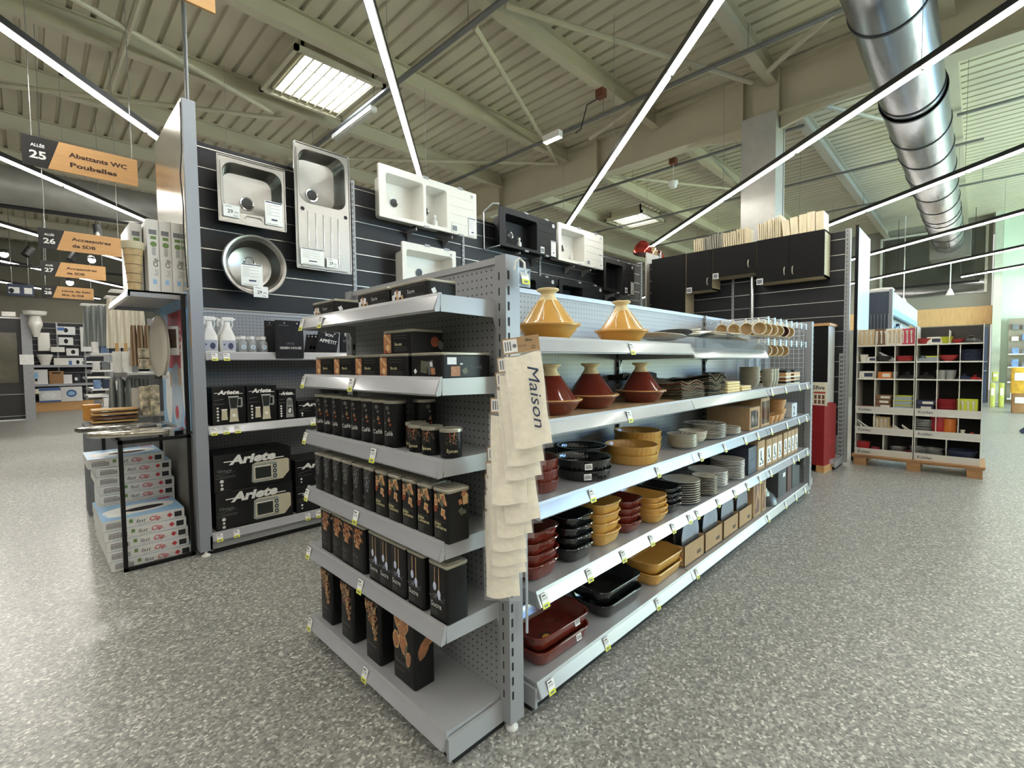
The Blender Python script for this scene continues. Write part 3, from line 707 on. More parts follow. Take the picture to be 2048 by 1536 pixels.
gl.put((1.432, 1.205, Z1 + .004), 0, 'yellow tagine with cream knob, nearest the corner on the top shelf', 'yellow tagines on the top shelf')
gl.put((1.985, 1.215, Z1 + .004), .8, 'yellow tagine with cream knob, second from the corner on the top shelf', 'yellow tagines on the top shelf')
gl = tagine(maroon)
for (x, y), lab in zip(((1.45, 1.21), (1.775, 1.245), (2.185, 1.225)), ('brick red tagine half hidden behind the hanging tea towels', 'brick red tagine in the middle of the three', 'brick red tagine beside the stack of placemats')):
    gl.put((x, y, Z2 + .004), x, lab, 'brick red tagines on the second shelf')
def sheet(name, x0, x1, y0, y1, z, amp, m, label, cat, group=None, nx=14, ny=8, ph=0.0, th=.0012):
    b = MB(); top = []; bot = []
    for j in range(ny + 1):
        for i in range(nx + 1):
            u, v = i / nx, j / ny; zz = z + amp * (math.sin(u * 9 + ph) * .5 + .5) * (.5 + .5 * math.cos(v * 3 + ph))
            top.append((x0 + (x1 - x0) * u, y0 + (y1 - y0) * v, zz + th)); bot.append((x0 + (x1 - x0) * u, y0 + (y1 - y0) * v, zz))
    fs = []; n = nx + 1; o = len(top)
    for j in range(ny):
        for i in range(nx):
            a = j * n + i; fs.append((a, a + 1, a + n + 1, a + n)); fs.append((o + a, o + a + n, o + a + n + 1, o + a + 1))
    for i in range(nx): fs.append((i, o + i, o + i + 1, i + 1)); a = ny * n + i; fs.append((a, a + 1, o + a + 1, o + a))
    for j in range(ny): a = j * n; fs.append((a, a + n, o + a + n, o + a)); a = j * n + nx; fs.append((a, o + a, o + a + n, a + n))
    b.add(top + bot, fs, 0, True)
    return tag(b.build(name, m), label, cat, group)
sheet('packing_paper', 1.27, 1.75, 1.10, 1.40, Z1 + .0005, .003, paperbrown, 'brown packing paper under the nearest yellow tagine', 'paper')
sheet('packing_paper', 1.77, 2.40, 1.095, 1.40, Z1 + .0005, .003, paperbrown, 'brown packing paper under the second yellow tagine', 'paper', ph=2)
sheet('packing_paper', 1.25, 2.44, 1.10, 1.42, Z2 + .0005, .003, paperbrown, 'long brown packing paper sheet under the red tagines', 'paper', ph=1)

def ovendish(glaze, hx, hy, h, name='oven_dish', end='y'):
    """rounded rectangular baking dish; end = axis carrying the two lip handles"""
    t = thing(name, '', 'oven dish'); b = MB(); r = .05
    def rg(d, z): return rrect(0, 0, hx - d, hy - d, max(r - d * .5, .02), z, 6)
    b.loft([rg(.030, 0), rg(.022, .003), rg(.012, h * .4), rg(.005, h - .006), rg(.0, h - .003), rg(.001, h), rg(.006, h), rg(.009, h - .006), rg(.018, h * .4), rg(.030, .008)], 0, True)
    b.build('dish_body', glaze, t)
    for sg in (-1, 1):
        b = MB(); ring = []; L = hy if end == 'y' else hx
        def P(a, o_, z): return (a, sg * (L + o_), z) if end == 'y' else (sg * (L + o_), a, z)
        n = 9; secs = []
        for i in range(n):
            u = -1 + 2 * i / (n - 1); a = u * .042; o_ = .013 * (1 - u * u); dz = .004 * (1 - u * u)
            secs.append([P(a, -.004, h - .010), P(a, -.004, h + dz * .3), P(a, o_ * .8, h + dz), P(a, o_ + .001, h - .003 + dz), P(a, o_ * .6, h - .008)])
        b.loft(secs, 0, True); b.build('handle', glaze, t)
    return Proto(t)
def stack(proto, x, y, z, n, pitch, word, group, rz=0.0, jit=.004, rj=.02, top_extra=None, scale=None):
    for i in range(n):
        k = n - 1 - i
        lab = (ORD[k] if n > 1 else 'single') + ' ' + word
        if k == n - 1 and n > 1: lab = 'bottom ' + word
        proto.put((x + random.uniform(-jit, jit), y + random.uniform(-jit, jit), z + pitch * i), rz + random.uniform(-rj, rj), lab, group, scale=scale)
GX = {}
for nm, g in (('mustard', mustard), ('red', maroon), ('black', blackg)):
    GX[nm, 'big'] = ovendish(g, .165, .115, .062, end='x'); GX[nm, 'tall'] = ovendish(g, .095, .14, .062); GX[nm, 'small'] = ovendish(g, .085, .115, .052)
stack(GX['red', 'big'], 1.425, 1.225, .114, 2, .058, 'large brick red oven dish of two on the bottom shelf', 'large brick red oven dishes')
stack(GX['black', 'big'], 1.875, 1.235, .114, 2, .062, 'large black oven dish of two on the bottom shelf', 'large black oven dishes')
stack(GX['mustard', 'big'], 2.30, 1.225, .114, 2, .055, 'large mustard oven dish of two on the bottom shelf', 'large mustard oven dishes')
# oval stickers and white barcode labels on the nearest dishes
b = MB(); b.disc((1.345, 1.150, .198), X, Y * .9 + Z * .42, .034, .026, 0, 24); b.disc((1.345, 1.1498, .1985), X, Y * .9 + Z * .42, .022, .016, 1, 24)
st = tag(b.build('oval_sticker', [mat('dark_sticker', (52, 20, 14), .3), mat('gold_sticker', (190, 140, 62), .4)]), 'oval dark and gold sticker inside the nearest brick red dish', 'sticker')
def barcode(o, u, v, label, w_=.034, h_=.026):
    b = MB(); f = Face(b, o, u, v); f.rect(0, 0, w_, h_, 0)
    for i in range(12): f.rect(.003 + i * .0023, .005, .0009 + (i % 3) * .0004, h_ * .45, 1)
    f.rect(.003, h_ * .7, w_ * .7, .002, 1)
    return tag(b.build('barcode_label', [paper, ink]), label, 'label')
barcode((1.47, 1.1075, .205), X, (0, .2, 1), 'white barcode label on the upper large brick red dish', .032, .024)
barcode((1.48, 1.1075, .140), X, (0, .2, 1), 'white barcode label on the lower large brick red dish', .032, .024)
stack(GX['red', 'tall'], 1.325, 1.265, Z4 + .001, 4, .042, 'brick red oven dish in the stack behind the tea towels', 'stacked brick red dishes')
stack(GX['black', 'tall'], 1.555, 1.260, Z4 + .001, 4, .0405, 'black oven dish in the tall stack nearest the tea towels', 'stacked black dishes')
stack(GX['mustard', 'tall'], 1.775, 1.265, Z4 + .001, 4, .0425, 'mustard oven dish in the tall stack of four', 'stacked mustard dishes')
stack(GX['red', 'small'], 1.985, 1.245, Z4 + .001, 4, .034, 'brick red dish between the two mustard stacks', 'stacked small brick red dishes')
stack(GX['mustard', 'small'], 2.19, 1.215, Z4 + .001, 4, .027, 'small mustard dish in the shallow nested stack', 'stacked small mustard dishes')
stack(GX['black', 'small'], 2.39, 1.230, Z4 + .001, 4, .028, 'small black dish in the stack beside the dark rimmed plates', 'stacked small black dishes')
def quiche(glaze, r):
    t = thing('quiche_dish', '', 'quiche dish'); b = MB(); n = 96
    def rg(rr, z, fl): return [((rr + fl * .0016 * math.cos(32 * 2 * PI * i / n)) * math.cos(2 * PI * i / n), (rr + fl * .0016 * math.cos(32 * 2 * PI * i / n)) * math.sin(2 * PI * i / n), z) for i in range(n)]
    b.loft([rg(r - .010, 0, 0), rg(r - .008, .002, .3), rg(r - .004, .034, 1), rg(r, .040, .2), rg(r, .0435, 0), rg(r - .005, .0435, 0), rg(r - .009, .036, 1), rg(r - .013, .008, .5)], 0, True)
    b.build('dish_body', glaze, t); return Proto(t)
q = quiche(blackg, .122); stack(q, 1.675, 1.215, Z3 + .001, 2, .042, 'fluted black round dish of two in front', 'fluted black dishes', jit=.002)
stack(q, 1.90, 1.385, Z3 + .001, 2, .042, 'fluted black round dish of the pair in the shade behind', 'fluted black dishes', jit=.002)
barcode(Vector((1.575, 1.135, Z3 + .052)), Vector((.86, -.5, 0)), Z, 'white barcode label on the upper fluted black dish')
barcode(Vector((1.572, 1.137, Z3 + .010)), Vector((.86, -.5, 0)), Z, 'white barcode label on the lower fluted black dish')
q = quiche(mustard, .130); stack(q, 2.095, 1.225, Z3 + .001, 2, .042, 'fluted mustard round dish of two in front', 'fluted mustard dishes', jit=.002)
stack(q, 2.365, 1.345, Z3 + .001, 3, .036, 'fluted mustard round dish of the three behind', 'fluted mustard dishes', jit=.002)
q = quiche(maroon, .10); stack(q, 1.375, 1.235, Z3 + .001, 3, .042, 'fluted brick red dish peeping out behind the tea towels', 'fluted brick red dishes', jit=.002)

# ================================================================== plates and bowls
cream = mat('cream_stoneware', (206, 200, 184), .3, 0, .03, 20, coat=.3)
whitep = mat('white_porcelain', (222, 218, 208), .2, 0, .02, 20, coat=.4)
darkrim = mat('charcoal_stoneware', (62, 58, 54), .4, 0, .05, 20)
greyst = mat('ribbed_grey_stoneware', (150, 144, 126), .45, 0, .08, 3, aniso=(1, 1, 60))
def plate(r, top, under, brush=0, name='plate'):
    t = thing(name, '', 'plate'); b = MB()
    b.lathe([(0, .003), (r * .55, .003), (r * .57, 0), (r * .60, .002), (r * .80, .008), (r * .995, .0155), (r, .0165)], n=40, mi=1, cap=False)
    b.lathe([(r, .0165), (r * .995, .0185), (r * .96, .0180), (r * .72, .0105), (r * .6, .008), (0, .0075)], n=40, mi=0, cap=False)
    b.build('plate_body', [top, under], t)
    if brush:
        rnd = random.Random(brush); m = MB()
        for i in range(15):
            a = 2 * PI * i / 15 + rnd.uniform(-.1, .1); r0 = r * rnd.uniform(.25, .45); r1 = r * rnd.uniform(.8, .97)
            da = rnd.uniform(.03, .07)
            def zz(q): return .0080 + .0002 if q < .6 * r else .0080 + (q - .6 * r) / (.4 * r) * .0108
            pts = [(r0, a), ((r0 + r1) / 2, a + da), (r1, a + .02), ((r0 + r1) / 2, a - da)]
            m.add([(p * math.cos(q), p * math.sin(q), zz(p) + .0012) for p, q in pts], [(0, 3, 2, 1)], 0)
        m.build('brush_strokes', mat('dark_brush_glaze', (44, 42, 38), .4), t)
    return Proto(t)
p = plate(.081, cream, cream, 3); stack(p, 2.60, 1.195, Z3 + .001, 9, .0078, 'small plate with dark brush strokes beside the mustard dishes', 'brush stroke small plates', rj=3, jit=.0015)
def bowl(r, h, m, name='bowl', foot=.45, thick=.003, n=36):
    t = thing(name, '', 'bowl'); b = MB()
    b.lathe([(0, .003), (r * foot * .9, .003), (r * foot, 0), (r * foot, .004), (r * .80, h * .35), (r * .95, h * .7), (r, h - .002), (r - thick * .5, h), (r - thick, h - .002), (r * .94 - thick, h * .68), (r * .78 - thick, h * .36), (r * .4, .008), (0, .007)], n=n)
    b.build('bowl_body', m, t); return Proto(t)
p = bowl(.083, .045, cream); stack(p, 2.782, 1.215, Z3 + .001, 4, .011, 'cream bowl nested between the brush stroke plates', 'nested cream bowls')
p = plate(.128, cream, cream, 5); stack(p, 3.035, 1.245, Z3 + .001, 9, .0098, 'large plate with dark brush strokes', 'large brush stroke plates', rj=3, jit=.0015)
p = plate(.088, cream, cream, 6); stack(p, 3.275, 1.195, Z3 + .001, 5, .0085, 'small brush stroke plate beside the kraft boxes', 'small brush stroke plates by the boxes', rj=3, jit=.0015)
p = plate(.105, cream, darkrim); stack(p, 2.598, 1.200, Z4 + .001, 10, .0128, 'cream plate with charcoal underside in the nearer stack', 'charcoal backed plates', jit=.0015)
p = plate(.072, cream, darkrim); stack(p, 2.845, 1.165, Z4 + .001, 11, .0098, 'small plate with charcoal underside in the second stack', 'small charcoal backed plates', jit=.0015)
p = plate(.123, whitep, whitep); stack(p, 3.09, 1.245, Z4 + .001, 9, .0100, 'large white plate in the wide stack', 'large white plates', jit=.0015)
p = plate(.110, whitep, whitep); stack(p, 3.352, 1.215, Z4 + .001, 12, .0105, 'white plate in the stack beside the navy box', 'white plates beside the navy box', jit=.0015)

# ------------------------------------------------ top middle shelf: loose platters
slate = mat('dark_slate_glaze', (58, 58, 58), .25, 0, .1, 6, coat=.4); ivory = mat('ivory_platter', (238, 230, 206), .25, 0, .03, 8, coat=.4); stonep = mat('pale_stone_platter', (216, 216, 206), .25, 0, .04, 8, coat=.4)
pl = {'s': plate(.135, slate, slate, 0, 'platter'), 'i': plate(.14, ivory, ivory, 0, 'platter'), 'p': plate(.145, stonep, stonep, 0, 'platter')}
zb = Z1 + .018
for k_, (ty, x, y, z, rx, ry, lab) in enumerate((('p', 2.49, 1.28, .022, .0, .10, 'pale flat platter lying lowest beside the second yellow tagine'), ('s', 2.60, 1.28, .036, .0, .16, 'dark slate platter tilted on the pale one'), ('i', 2.72, 1.285, .046, 0, .15, 'ivory platter overlapping the dark slate platter'), ('p', 2.86, 1.285, .050, 0, .13, 'pale platter in the middle of the spread platters'), ('s', 2.98, 1.29, .054, 0, .12, 'second slate platter, mostly covered'), ('i', 3.10, 1.285, .060, 0, .12, 'ivory platter with yellow tint near the middle'), ('p', 3.24, 1.285, .058, 0, .10, 'pale platter right of the ivory platters'), ('i', 3.38, 1.285, .050, 0, .10, 'ivory platter below the brush stroke bowl'), ('p', 3.55, 1.285, .030, 0, .06, 'pale platter lowest at the right end of the shelf'))):
    pl[ty].put((x, y, zb + z), 0, lab, 'overlapping platters on the upper middle shelf', rot=(rx, ry, k_))
    bpy.context.view_layer.update()
p = plate(.085, cream, cream, 9, 'shallow_dish'); p.put((3.50, 1.22, Z1 + .045), 0, 'shallow dish with brush strokes lying on the platters', rot=(.1, .25, 0))
for i, xx in enumerate((3.60, 3.68)): p.put((xx, 1.27, Z1 + .015 + .0 * i), 0, ['shallow brush stroke dish to its right', 'rightmost shallow brush stroke dish under the mugs'][i], rot=(0, .2, i))

# ------------------------------------------------ second shelf: placemats, napkins, bowls
matm = mat('woven_placemat', (132, 116, 92), .85, 0, .25, 120, bump=.6); matg = mat('sage_placemat', (120, 118, 96), .85, 0, .25, 120, bump=.6); matd = mat('dark_placemat', (44, 36, 30), .85, 0, .2, 100, bump=.5); matr = mat('rust_placemat', (128, 76, 54), .85, 0, .25, 120, bump=.5)
def wavy(name, x0, x1, y0, y1, z, amp, m, label, cat, group, ph, yv=0.0, th=.004):
    return sheet(name, x0, x1, y0, y1, z, amp, m, label, cat, group, 16, 8, ph, th)
for i in range(13):
    k_ = 12 - i; m = [matm, matg, matm, matr][i % 4] if i > 6 else [matg, matm][i % 2]
    dx = random.uniform(-.006, .006)
    wavy('placemat', 2.41 + dx * 1.6, 2.70 + dx * 2, 1.105 + random.uniform(0, .014), 1.42, Z2 + .001 + i * .0068, .075 * (i / 12), m, (ORD[k_] if k_ < 12 else 'bottom') + ' woven placemat in the low wavy stack by the red tagine', 'placemat', 'first stack of placemats', 2.2 + random.uniform(-.12, .12), th=.003)
for i in range(13):
    k_ = 12 - i
    dx = random.uniform(-.006, .006)
    wavy('placemat', 2.76 + dx, 3.02 + dx, 1.105 + random.uniform(0, .006), 1.42, Z2 + .001 + i * .0078, .045 * (i / 12), [matg, matm, matg, matd][i % 4], (ORD[k_] if k_ < 12 else 'bottom') + ' woven placemat in the taller stack with the lifted corner', 'placemat', 'second stack of placemats', .9 + random.uniform(-.12, .12), th=.003)
sheet('woven_tray', 2.35, 2.75, 1.43, 1.52, Z2 + .10, .02, matd, 'dark woven mats piled behind the first placemat stack', 'placemat', None, 12, 4, 1, .03)
napm = mat('cream_napkin', (232, 214, 164), .8, 0, .05, 30)
for i, (x0, x1, n_) in enumerate(((3.06, 3.28, 4), (3.32, 3.50, 2))):
    for j in range(n_):
        b = MB(); b.rbox(x0, x1, 1.11, 1.33, Z2 + .001 + j * .018, Z2 + .018 + j * .018, .008, 0, .006)
        tag(b.build('folded_napkin', napm), ['bottom', 'second from the bottom', 'third from the bottom', 'topmost'][j if n_ == 4 else j * 3] + ' folded cream napkin in the %s pile' % ['taller', 'lower'][i], 'napkin', 'folded cream napkins')
p = bowl(.072, .070, greyst, 'ribbed_bowl', .6)
for i in range(5): p.put((3.80, 1.22, Z2 + .001 + i * .022), .3 * i, (ORD[4 - i] if i else 'bottom') + ' ribbed grey bowl in the tall stack under the guard', 'ribbed grey bowls')
p2 = bowl(.075, .075, mat('dark_ribbed_bowl', (50, 48, 46), .4, 0, .1, 40), 'dark_bowl', .7)
for i in range(3): p2.put((3.58, 1.40, Z2 + .001 + i * .022), .3 * i, (ORD[2 - i] if i else 'bottom') + ' dark bowl in the shaded stack at the back', 'dark bowls')
p = bowl(.042, .075, greyst, 'ribbed_cup', .7)
for s_, (x, y) in enumerate(((4.02, 1.16), (4.13, 1.17), (4.24, 1.18))):
    for i in range(3): p.put((x, y, Z2 + .001 + i * .032), i, ['bottom', 'middle', 'top'][i] + ' ribbed cup in the %s cup stack' % ['first', 'second', 'third'][s_], 'ribbed cups')
def plainbox(name, label, cat, x0, x1, y0, y1, z0, z1, m, group=None, prints=None):
    t = thing(name, label, cat, ((x0 + x1) / 2, (y0 + y1) / 2, z0), 0, group)
    hx, hy, h = (x1 - x0) / 2, (y1 - y0) / 2, z1 - z0
    b = MB(); b.rbox(-hx, hx, -hy, hy, 0, h, .003, 0, .002, 2); b.build('carton', m, t)
    if prints:
        m_ = MB(); f = Face(m_, (-hx, -hy - .0006, 0), X, Z); ms = prints(f, 2 * hx, h); m_.build('printed_front', ms, t)
    return t
wood = mat('light_wood', (196, 150, 98), .5, 0, .1, 3, aniso=(1, 12, 12)); woodd = mat('dark_acacia', (112, 70, 44), .45, 0, .15, 4, aniso=(1, 10, 10))
cream_c = mat('cream_card', (226, 220, 196), .7)
for i in range(4):
    b = MB(); b.rbox(4.36, 4.80, 1.12, 1.36, Z2 + .001 + i * .030, Z2 + .012 + i * .030, .01); b2 = MB()
    t = thing('boxed_board', ['bottom', 'second', 'third', 'topmost'][i] + ' boxed serving board in the pile at the far end of the second shelf', 'serving board', (0, 0, 0), 0, 'boxed serving boards'); b.build('board', [cream_c, wood][i % 2], t)
    b2.box(4.365, 4.50, 1.118, 1.36, Z2 + .0125 + i * .030, Z2 + .0305 + i * .030); b2.box(4.60, 4.795, 1.118, 1.36, Z2 + .0125 + i * .030, Z2 + .0305 + i * .030); b2.build('sleeve', [dark, woodd, wood, dark][i], t)
# clear plastic boxes standing behind
film = mat_film('clear_box_plastic', (190, 205, 220), .35, .15)
for i, (x, y) in enumerate(((4.25, 1.40), (4.5, 1.42), (4.75, 1.42))):
    b = MB(); b.rbox(x - .06, x + .06, y - .05, y + .05, Z2 + .001, Z2 + .24, .008, 0, .003)
    tag(b.build('clear_box', film), ['left', 'middle', 'right'][i] + ' clear plastic box standing behind the serving boards', 'box', 'clear plastic boxes')
# ------------------------------------------------ third shelf, right part: kraft boxes, wooden bowls
glassy = mat('box_window', (88, 92, 90), .1, 0, .4, 30, coat=.8); dkw = mat('dark_window', (30, 20, 16), .15, 0, .3, 30, coat=.6)
def win1(f, w_, h): f.rect(w_ * .10, h * .12, w_ * .72, h * .74, 0); f.blob(w_ * .62, h * .62, .012, .05, 1, .1); f.blob(w_ * .3, h * .5, .02, .03, 1, .4); f.blob(w_ * .72, h * .82, .008, .008, 2); return [glassy, chrome, kraft]
bx = plainbox('kraft_box', 'kraft box with a square glass window on its front', 'box', 3.50, 3.715, 1.12, 1.42, Z3 + .001, Z3 + .162, kraft, None, win1)
def win2(f, w_, h): f.rect(w_ * .08, h * .1, w_ * .36, h * .78, 0); f.rect(w_ * .50, h * .1, w_ * .14, h * .78, 0); f.rect(w_ * .70, h * .1, w_ * .24, h * .78, 0); f.rect(w_ * .47, h * .05, w_ * .02, h * .9, 1); return [dkw, cream_c]
plainbox('kraft_box', 'taller kraft box with three dark slot windows', 'box', 3.74, 3.94, 1.12, 1.40, Z3 + .001, Z3 + .215, kraft, None, win2)
p = bowl(.045, .062, wood, 'wooden_bowl', .7)
for s_, (x, n_) in enumerate(((4.03, 1), (4.14, 1), (4.25, 1))):
    for i in range(n_): p.put((x, 1.155, Z3 + .001 + i * .03), i, ['nearest', 'second', 'third'][s_] + ' small wooden bowl beside the slotted kraft box', 'small wooden bowls')
p = bowl(.075, .09, wood, 'wooden_bowl', .75)
p.put((4.40, 1.20, Z3 + .001), 0, 'large wooden bowl at the bottom of a pair', 'large wooden bowls'); p.put((4.40, 1.20, Z3 + .075), 1, 'large wooden bowl on top of a pair', 'large wooden bowls')
def pr2(f, w_, h): f.text('2', w_ * .25, h * .2, h * .8, 0, bold=.04); return [ink]
plainbox('grey_box', 'pale grey box with a large black 2 at the end of the third shelf', 'box', 4.56, 4.72, 1.12, 1.3, Z3 + .001, Z3 + .12, mat('pale_grey_card', (190, 196, 204), .6), None, pr2)
plainbox('cream_box', 'tall kraft box behind the wooden bowls', 'box', 4.42, 4.66, 1.33, 1.50, Z3 + .001, Z3 + .26, kraft)
# ------------------------------------------------ fourth shelf: navy box and kraft boxes with a picture
def navyp(f, w_, h):
    for i in range(5): f.rot(w_ * (.2 + .14 * i), h * .72, .007, .05, .15, 0)
    f.rect(w_ * .2, h * .2, w_ * .6, h * .3, 1); return [mat('blue_grey_print', (96, 110, 140), .5), mat('navy_mid_print', (56, 68, 96), .5)]
plainbox('navy_box', 'navy blue box beside the white plates', 'box', 3.485, 3.66, 1.12, 1.42, Z4 + .001, Z4 + .195, mat('navy_card', (36, 42, 60), .5), None, navyp)
def picp(f, w_, h):
    f.rect(w_ * .14, h * .12, w_ * .72, h * .62, 0)
    f.blob(w_ * .45, h * .52, .012, .03, 1, .2); f.blob(w_ * .5, h * .36, .02, .012, 1, -.4); f.blob(w_ * .47, h * .62, .008, .014, 1, .1); f.rect(w_ * .3, h * .17, w_ * .16, h * .08, 1); f.rect(w_ * .62, h * .17, w_ * .14, h * .13, 1); return [paper, ink]
xs = [3.68, 3.875, 4.02, 4.165, 4.33, 4.44, 4.55, 4.66]
for i, xx in enumerate(xs):
    w_ = .16 if i == 0 else (.135 if i < 3 else .12 if i == 3 else .10)
    plainbox('kraft_picture_box', '%s kraft box with a black and white picture, counting from the navy box' % NTH[i], 'box', xx, xx + w_, 1.12, 1.42, Z4 + .001, Z4 + (.205 if i else .215), kraft, 'kraft boxes with a picture', picp)
b = MB(); b.prism([(4.30, Z4 + .001), (4.86, Z4 + .001), (4.80, Z4 + .24), (4.34, Z4 + .24)], 1.45, 1.50, 'y'); tag(b.build('red_box', mat('red_card', (150, 26, 24), .5)), 'red box standing behind the last kraft boxes', 'box')
# ------------------------------------------------ bottom shelf: cartons of oval steel trays, wood frames, bowls
traym = mat('wrapped_steel_tray', (176, 182, 192), .22, .85, .12, 14)
def traycarton(x0, x1, label, z1=.115):
    t = thing('open_carton', label, 'box', ((x0 + x1) / 2, 1.265, .114), 0, 'open kraft cartons of steel trays'); hx = (x1 - x0) / 2; b = MB()
    for a in ((-hx, hx, -.145, -.141), (-hx, hx, .141, .145), (-hx, -hx + .004, -.145, .145), (hx - .004, hx, -.145, .145)): b.box(*a, 0, z1)
    b.box(-hx, hx, -.145, .145, 0, .004); b.build('carton', kraft, t)
    m = MB(); f = Face(m, (-hx, -.1456, 0), X, Z)
    for i in range(4): f.rect(hx * 1.25 + i * .014, .03, .009, .022, 0)
    m.build('printed_front', [ink], t)
    sd = MB(); f = Face(sd, (-hx - .0006, .1, 0), -Y, Z); f.rect(.12, .018, .06, .024, 0); sd.build('shipping_label', paper, t)
    for i in range(6):
        b = MB(); yy = -.122 + i * .045; f0 = .138
        pts = []
        for k_ in range(28):
            a = 2 * PI * k_ / 28; pts.append((hx * .86 * math.cos(a), f0 + .124 * math.sin(a)))
        pts = [(u, max(v, .005)) for u, v in pts]
        b.loft([[(u, yy, v) for u, v in pts], [(u * .985, yy + .006, f0 + (v - f0) * .985) for u, v in pts]], 0, True)
        o = b.build('oval_tray', traym, None); o.location = ((x0 + x1) / 2, 1.265, .120)
        tag(o, '%s oval steel tray from the front in the %s' % (NTH[i], label.split(',')[0]), 'tray', 'upright oval steel trays')
traycarton(2.475, 2.735, 'open carton nearest the mustard dishes, holding steel trays')
traycarton(2.755, 3.015, 'second open carton, holding steel trays')
traycarton(3.04, 3.29, 'third open carton, holding steel trays')
traycarton(3.315, 3.565, 'fourth open carton, holding steel trays')
def framep(f, w_, h): f.rect(w_ * .16, h * .08, w_ * .62, h * .82, 0); f.rot(w_ * .4, h * .45, w_ * .12, h * .5, -.4, 1); f.rot(w_ * .6, h * .6, w_ * .1, h * .4, .3, 1); return [woodd, wood]
plainbox('wooden_frame_box', 'kraft box with a dark wood picture, left of two on the bottom shelf', 'box', 3.60, 3.765, 1.12, 1.34, .114, .114 + .285, kraft, 'wood picture boxes', framep)
plainbox('wooden_frame_box', 'kraft box with a dark wood picture, right of two on the bottom shelf', 'box', 3.785, 3.88, 1.12, 1.34, .114, .114 + .285, kraft, 'wood picture boxes', framep)
p = bowl(.13, .10, mat('charcoal_bowl', (44, 46, 50), .4), 'mixing_bowl', .5)
p.put((4.06, 1.22, .215), 0, 'upturned dark grey mixing bowl at the front of the bottom shelf', rot=(PI, 0, 0))
for i, (rr, m_) in enumerate(((.105, (120, 128, 96)), (.09, (196, 198, 186)), (.075, (150, 152, 140)))):
    p = bowl(rr, .07, mat('bowl_tone_%d' % i, m_, .4), 'mixing_bowl', .5); p.put((4.02 - .02 * i, 1.24, .256 + .034 * i), 0, ['sage green', 'pale cream', 'topmost beige'][i] + ' upturned bowl piled on the dark mixing bowl', rot=(PI, 0, 0))
dg = mat('dark_grey_box', (66, 68, 68), .6)
def dgp(f, w_, h): f.rect(w_ * .55, h * .70, w_ * .3, h * .16, 0); return [paper]
plainbox('storage_box', 'dark grey storage box near the end of the bottom shelf', 'box', 4.27, 4.50, 1.14, 1.42, .114, .114 + .215, dg, None, dgp)
plainbox('storage_box', 'dark grey storage box with a red wood side beside it', 'box', 4.53, 4.66, 1.14, 1.42, .114, .114 + .23, mat('red_brown_box', (84, 40, 30), .6))
plainbox('storage_box', 'dark grey storage box last on the bottom shelf', 'box', 4.68, 4.92, 1.14, 1.42, .114, .114 + .22, dg)
t = thing('plant_pot', 'small dark pot with white flowers at the end of the bottom shelf', 'plant', (4.86, 1.115, .30))
b = MB(); b.lathe([(0, 0), (.028, 0), (.036, .06), (.032, .06), (.03, .05), (0, .05)], n=20); b.build('pot', dg, t)
b = MB()
for i in range(10): a = i * .7; b.lathe([(0, -.014), (.016, 0), (0, .012)], (.025 * math.cos(a), .025 * math.sin(a), .072 + .01 * (i % 3)), 8)
b.build('flowers', mat('white_petals', (226, 222, 206), .7), t)

# ================================================================== mugs on hooks
mugm = mat('cream_mug_glaze', (232, 226, 208), .22, 0, .04, 10, coat=.5); mugi = mat('beige_mug_inside', (226, 204, 160), .35, 0, .03, 10)
def mug(inner):
    t = thing('mug', '', 'mug'); b = MB(); r = .047; L = .092
    # lying: mouth faces -X; handle points up
    b.lathe([(0, L), (r * .72, L), (r * .86, L - .012), (r, L * .55), (r, .002), (r - .0015, 0), (r - .0045, .0005)], n=30, axis='x', cap=False)
    b.lathe([(r - .0045, .0005), (r - .0048, .002), (r - .005, L * .5), (r * .7, L - .008), (0, L - .007)], n=30, axis='x', mi=1, cap=False)
    b.build('mug_body', [mugm, inner], t)
    b = MB(); b.tube([(.022, 0, r - .004), (.024, 0, r + .020), (.045, 0, r + .027), (.066, 0, r + .018), (.068, 0, r - .006)], .0055, 8); b.build('handle', mugm, t)
    return Proto(t)
mg = mug(mugi); mgr = mug(mat('brown_mug_inside', (110, 58, 36), .3))
hookm = mat('white_wire_hook', (220, 226, 232), .3, .3); flag = mat('pale_blue_ticket', (178, 206, 230), .5)
hk = None
for row, hz in enumerate((1.565, 1.405)):
    for i in range(8):
        x = 3.815 + i * .153
        if hk is None:
            t = thing('wire_hook', '', 'hook'); b = MB()
            b.tube([(0, .42, -.02), (0, .42, .0), (0, 0, 0)], .003, 6); b.tube([(0, .41, -.018), (0, .03, -.018), (0, .0, .0)], .003, 6); b.build('wire_arm', hookm, t)
            b = MB(); b.box(-.016, .016, -.003, 0, -.046, .006); b.build('ticket', flag, t); hk = Proto(t)
        hk.put((x, 1.10, hz), 0, '%s white wire hook from the left in the %s row of mug hooks' % (NTH[i], ['upper', 'lower'][row]), 'mug hooks')
        ys = ([1.145, 1.235, 1.325, 1.415] if i == 0 else [1.15, 1.24]) if row == 0 and i < 6 else ([1.15] if row == 1 and i < 5 else [])
        for j, yy in enumerate(ys):
            pr_ = mgr if (row == 0 and i == 4 and j == 0) else mg
            pr_.put((x - .045, yy, hz - .018 - .062), random.uniform(.35, .55), ('brown lined ' if pr_ is mgr else 'cream ') + 'mug hanging %s on the %s hook of the %s row' % (['foremost', 'second from the front', 'third from the front', 'rearmost'][j], NTH[i], ['upper', 'lower'][row]), 'hanging cream mugs' if pr_ is mg else None)
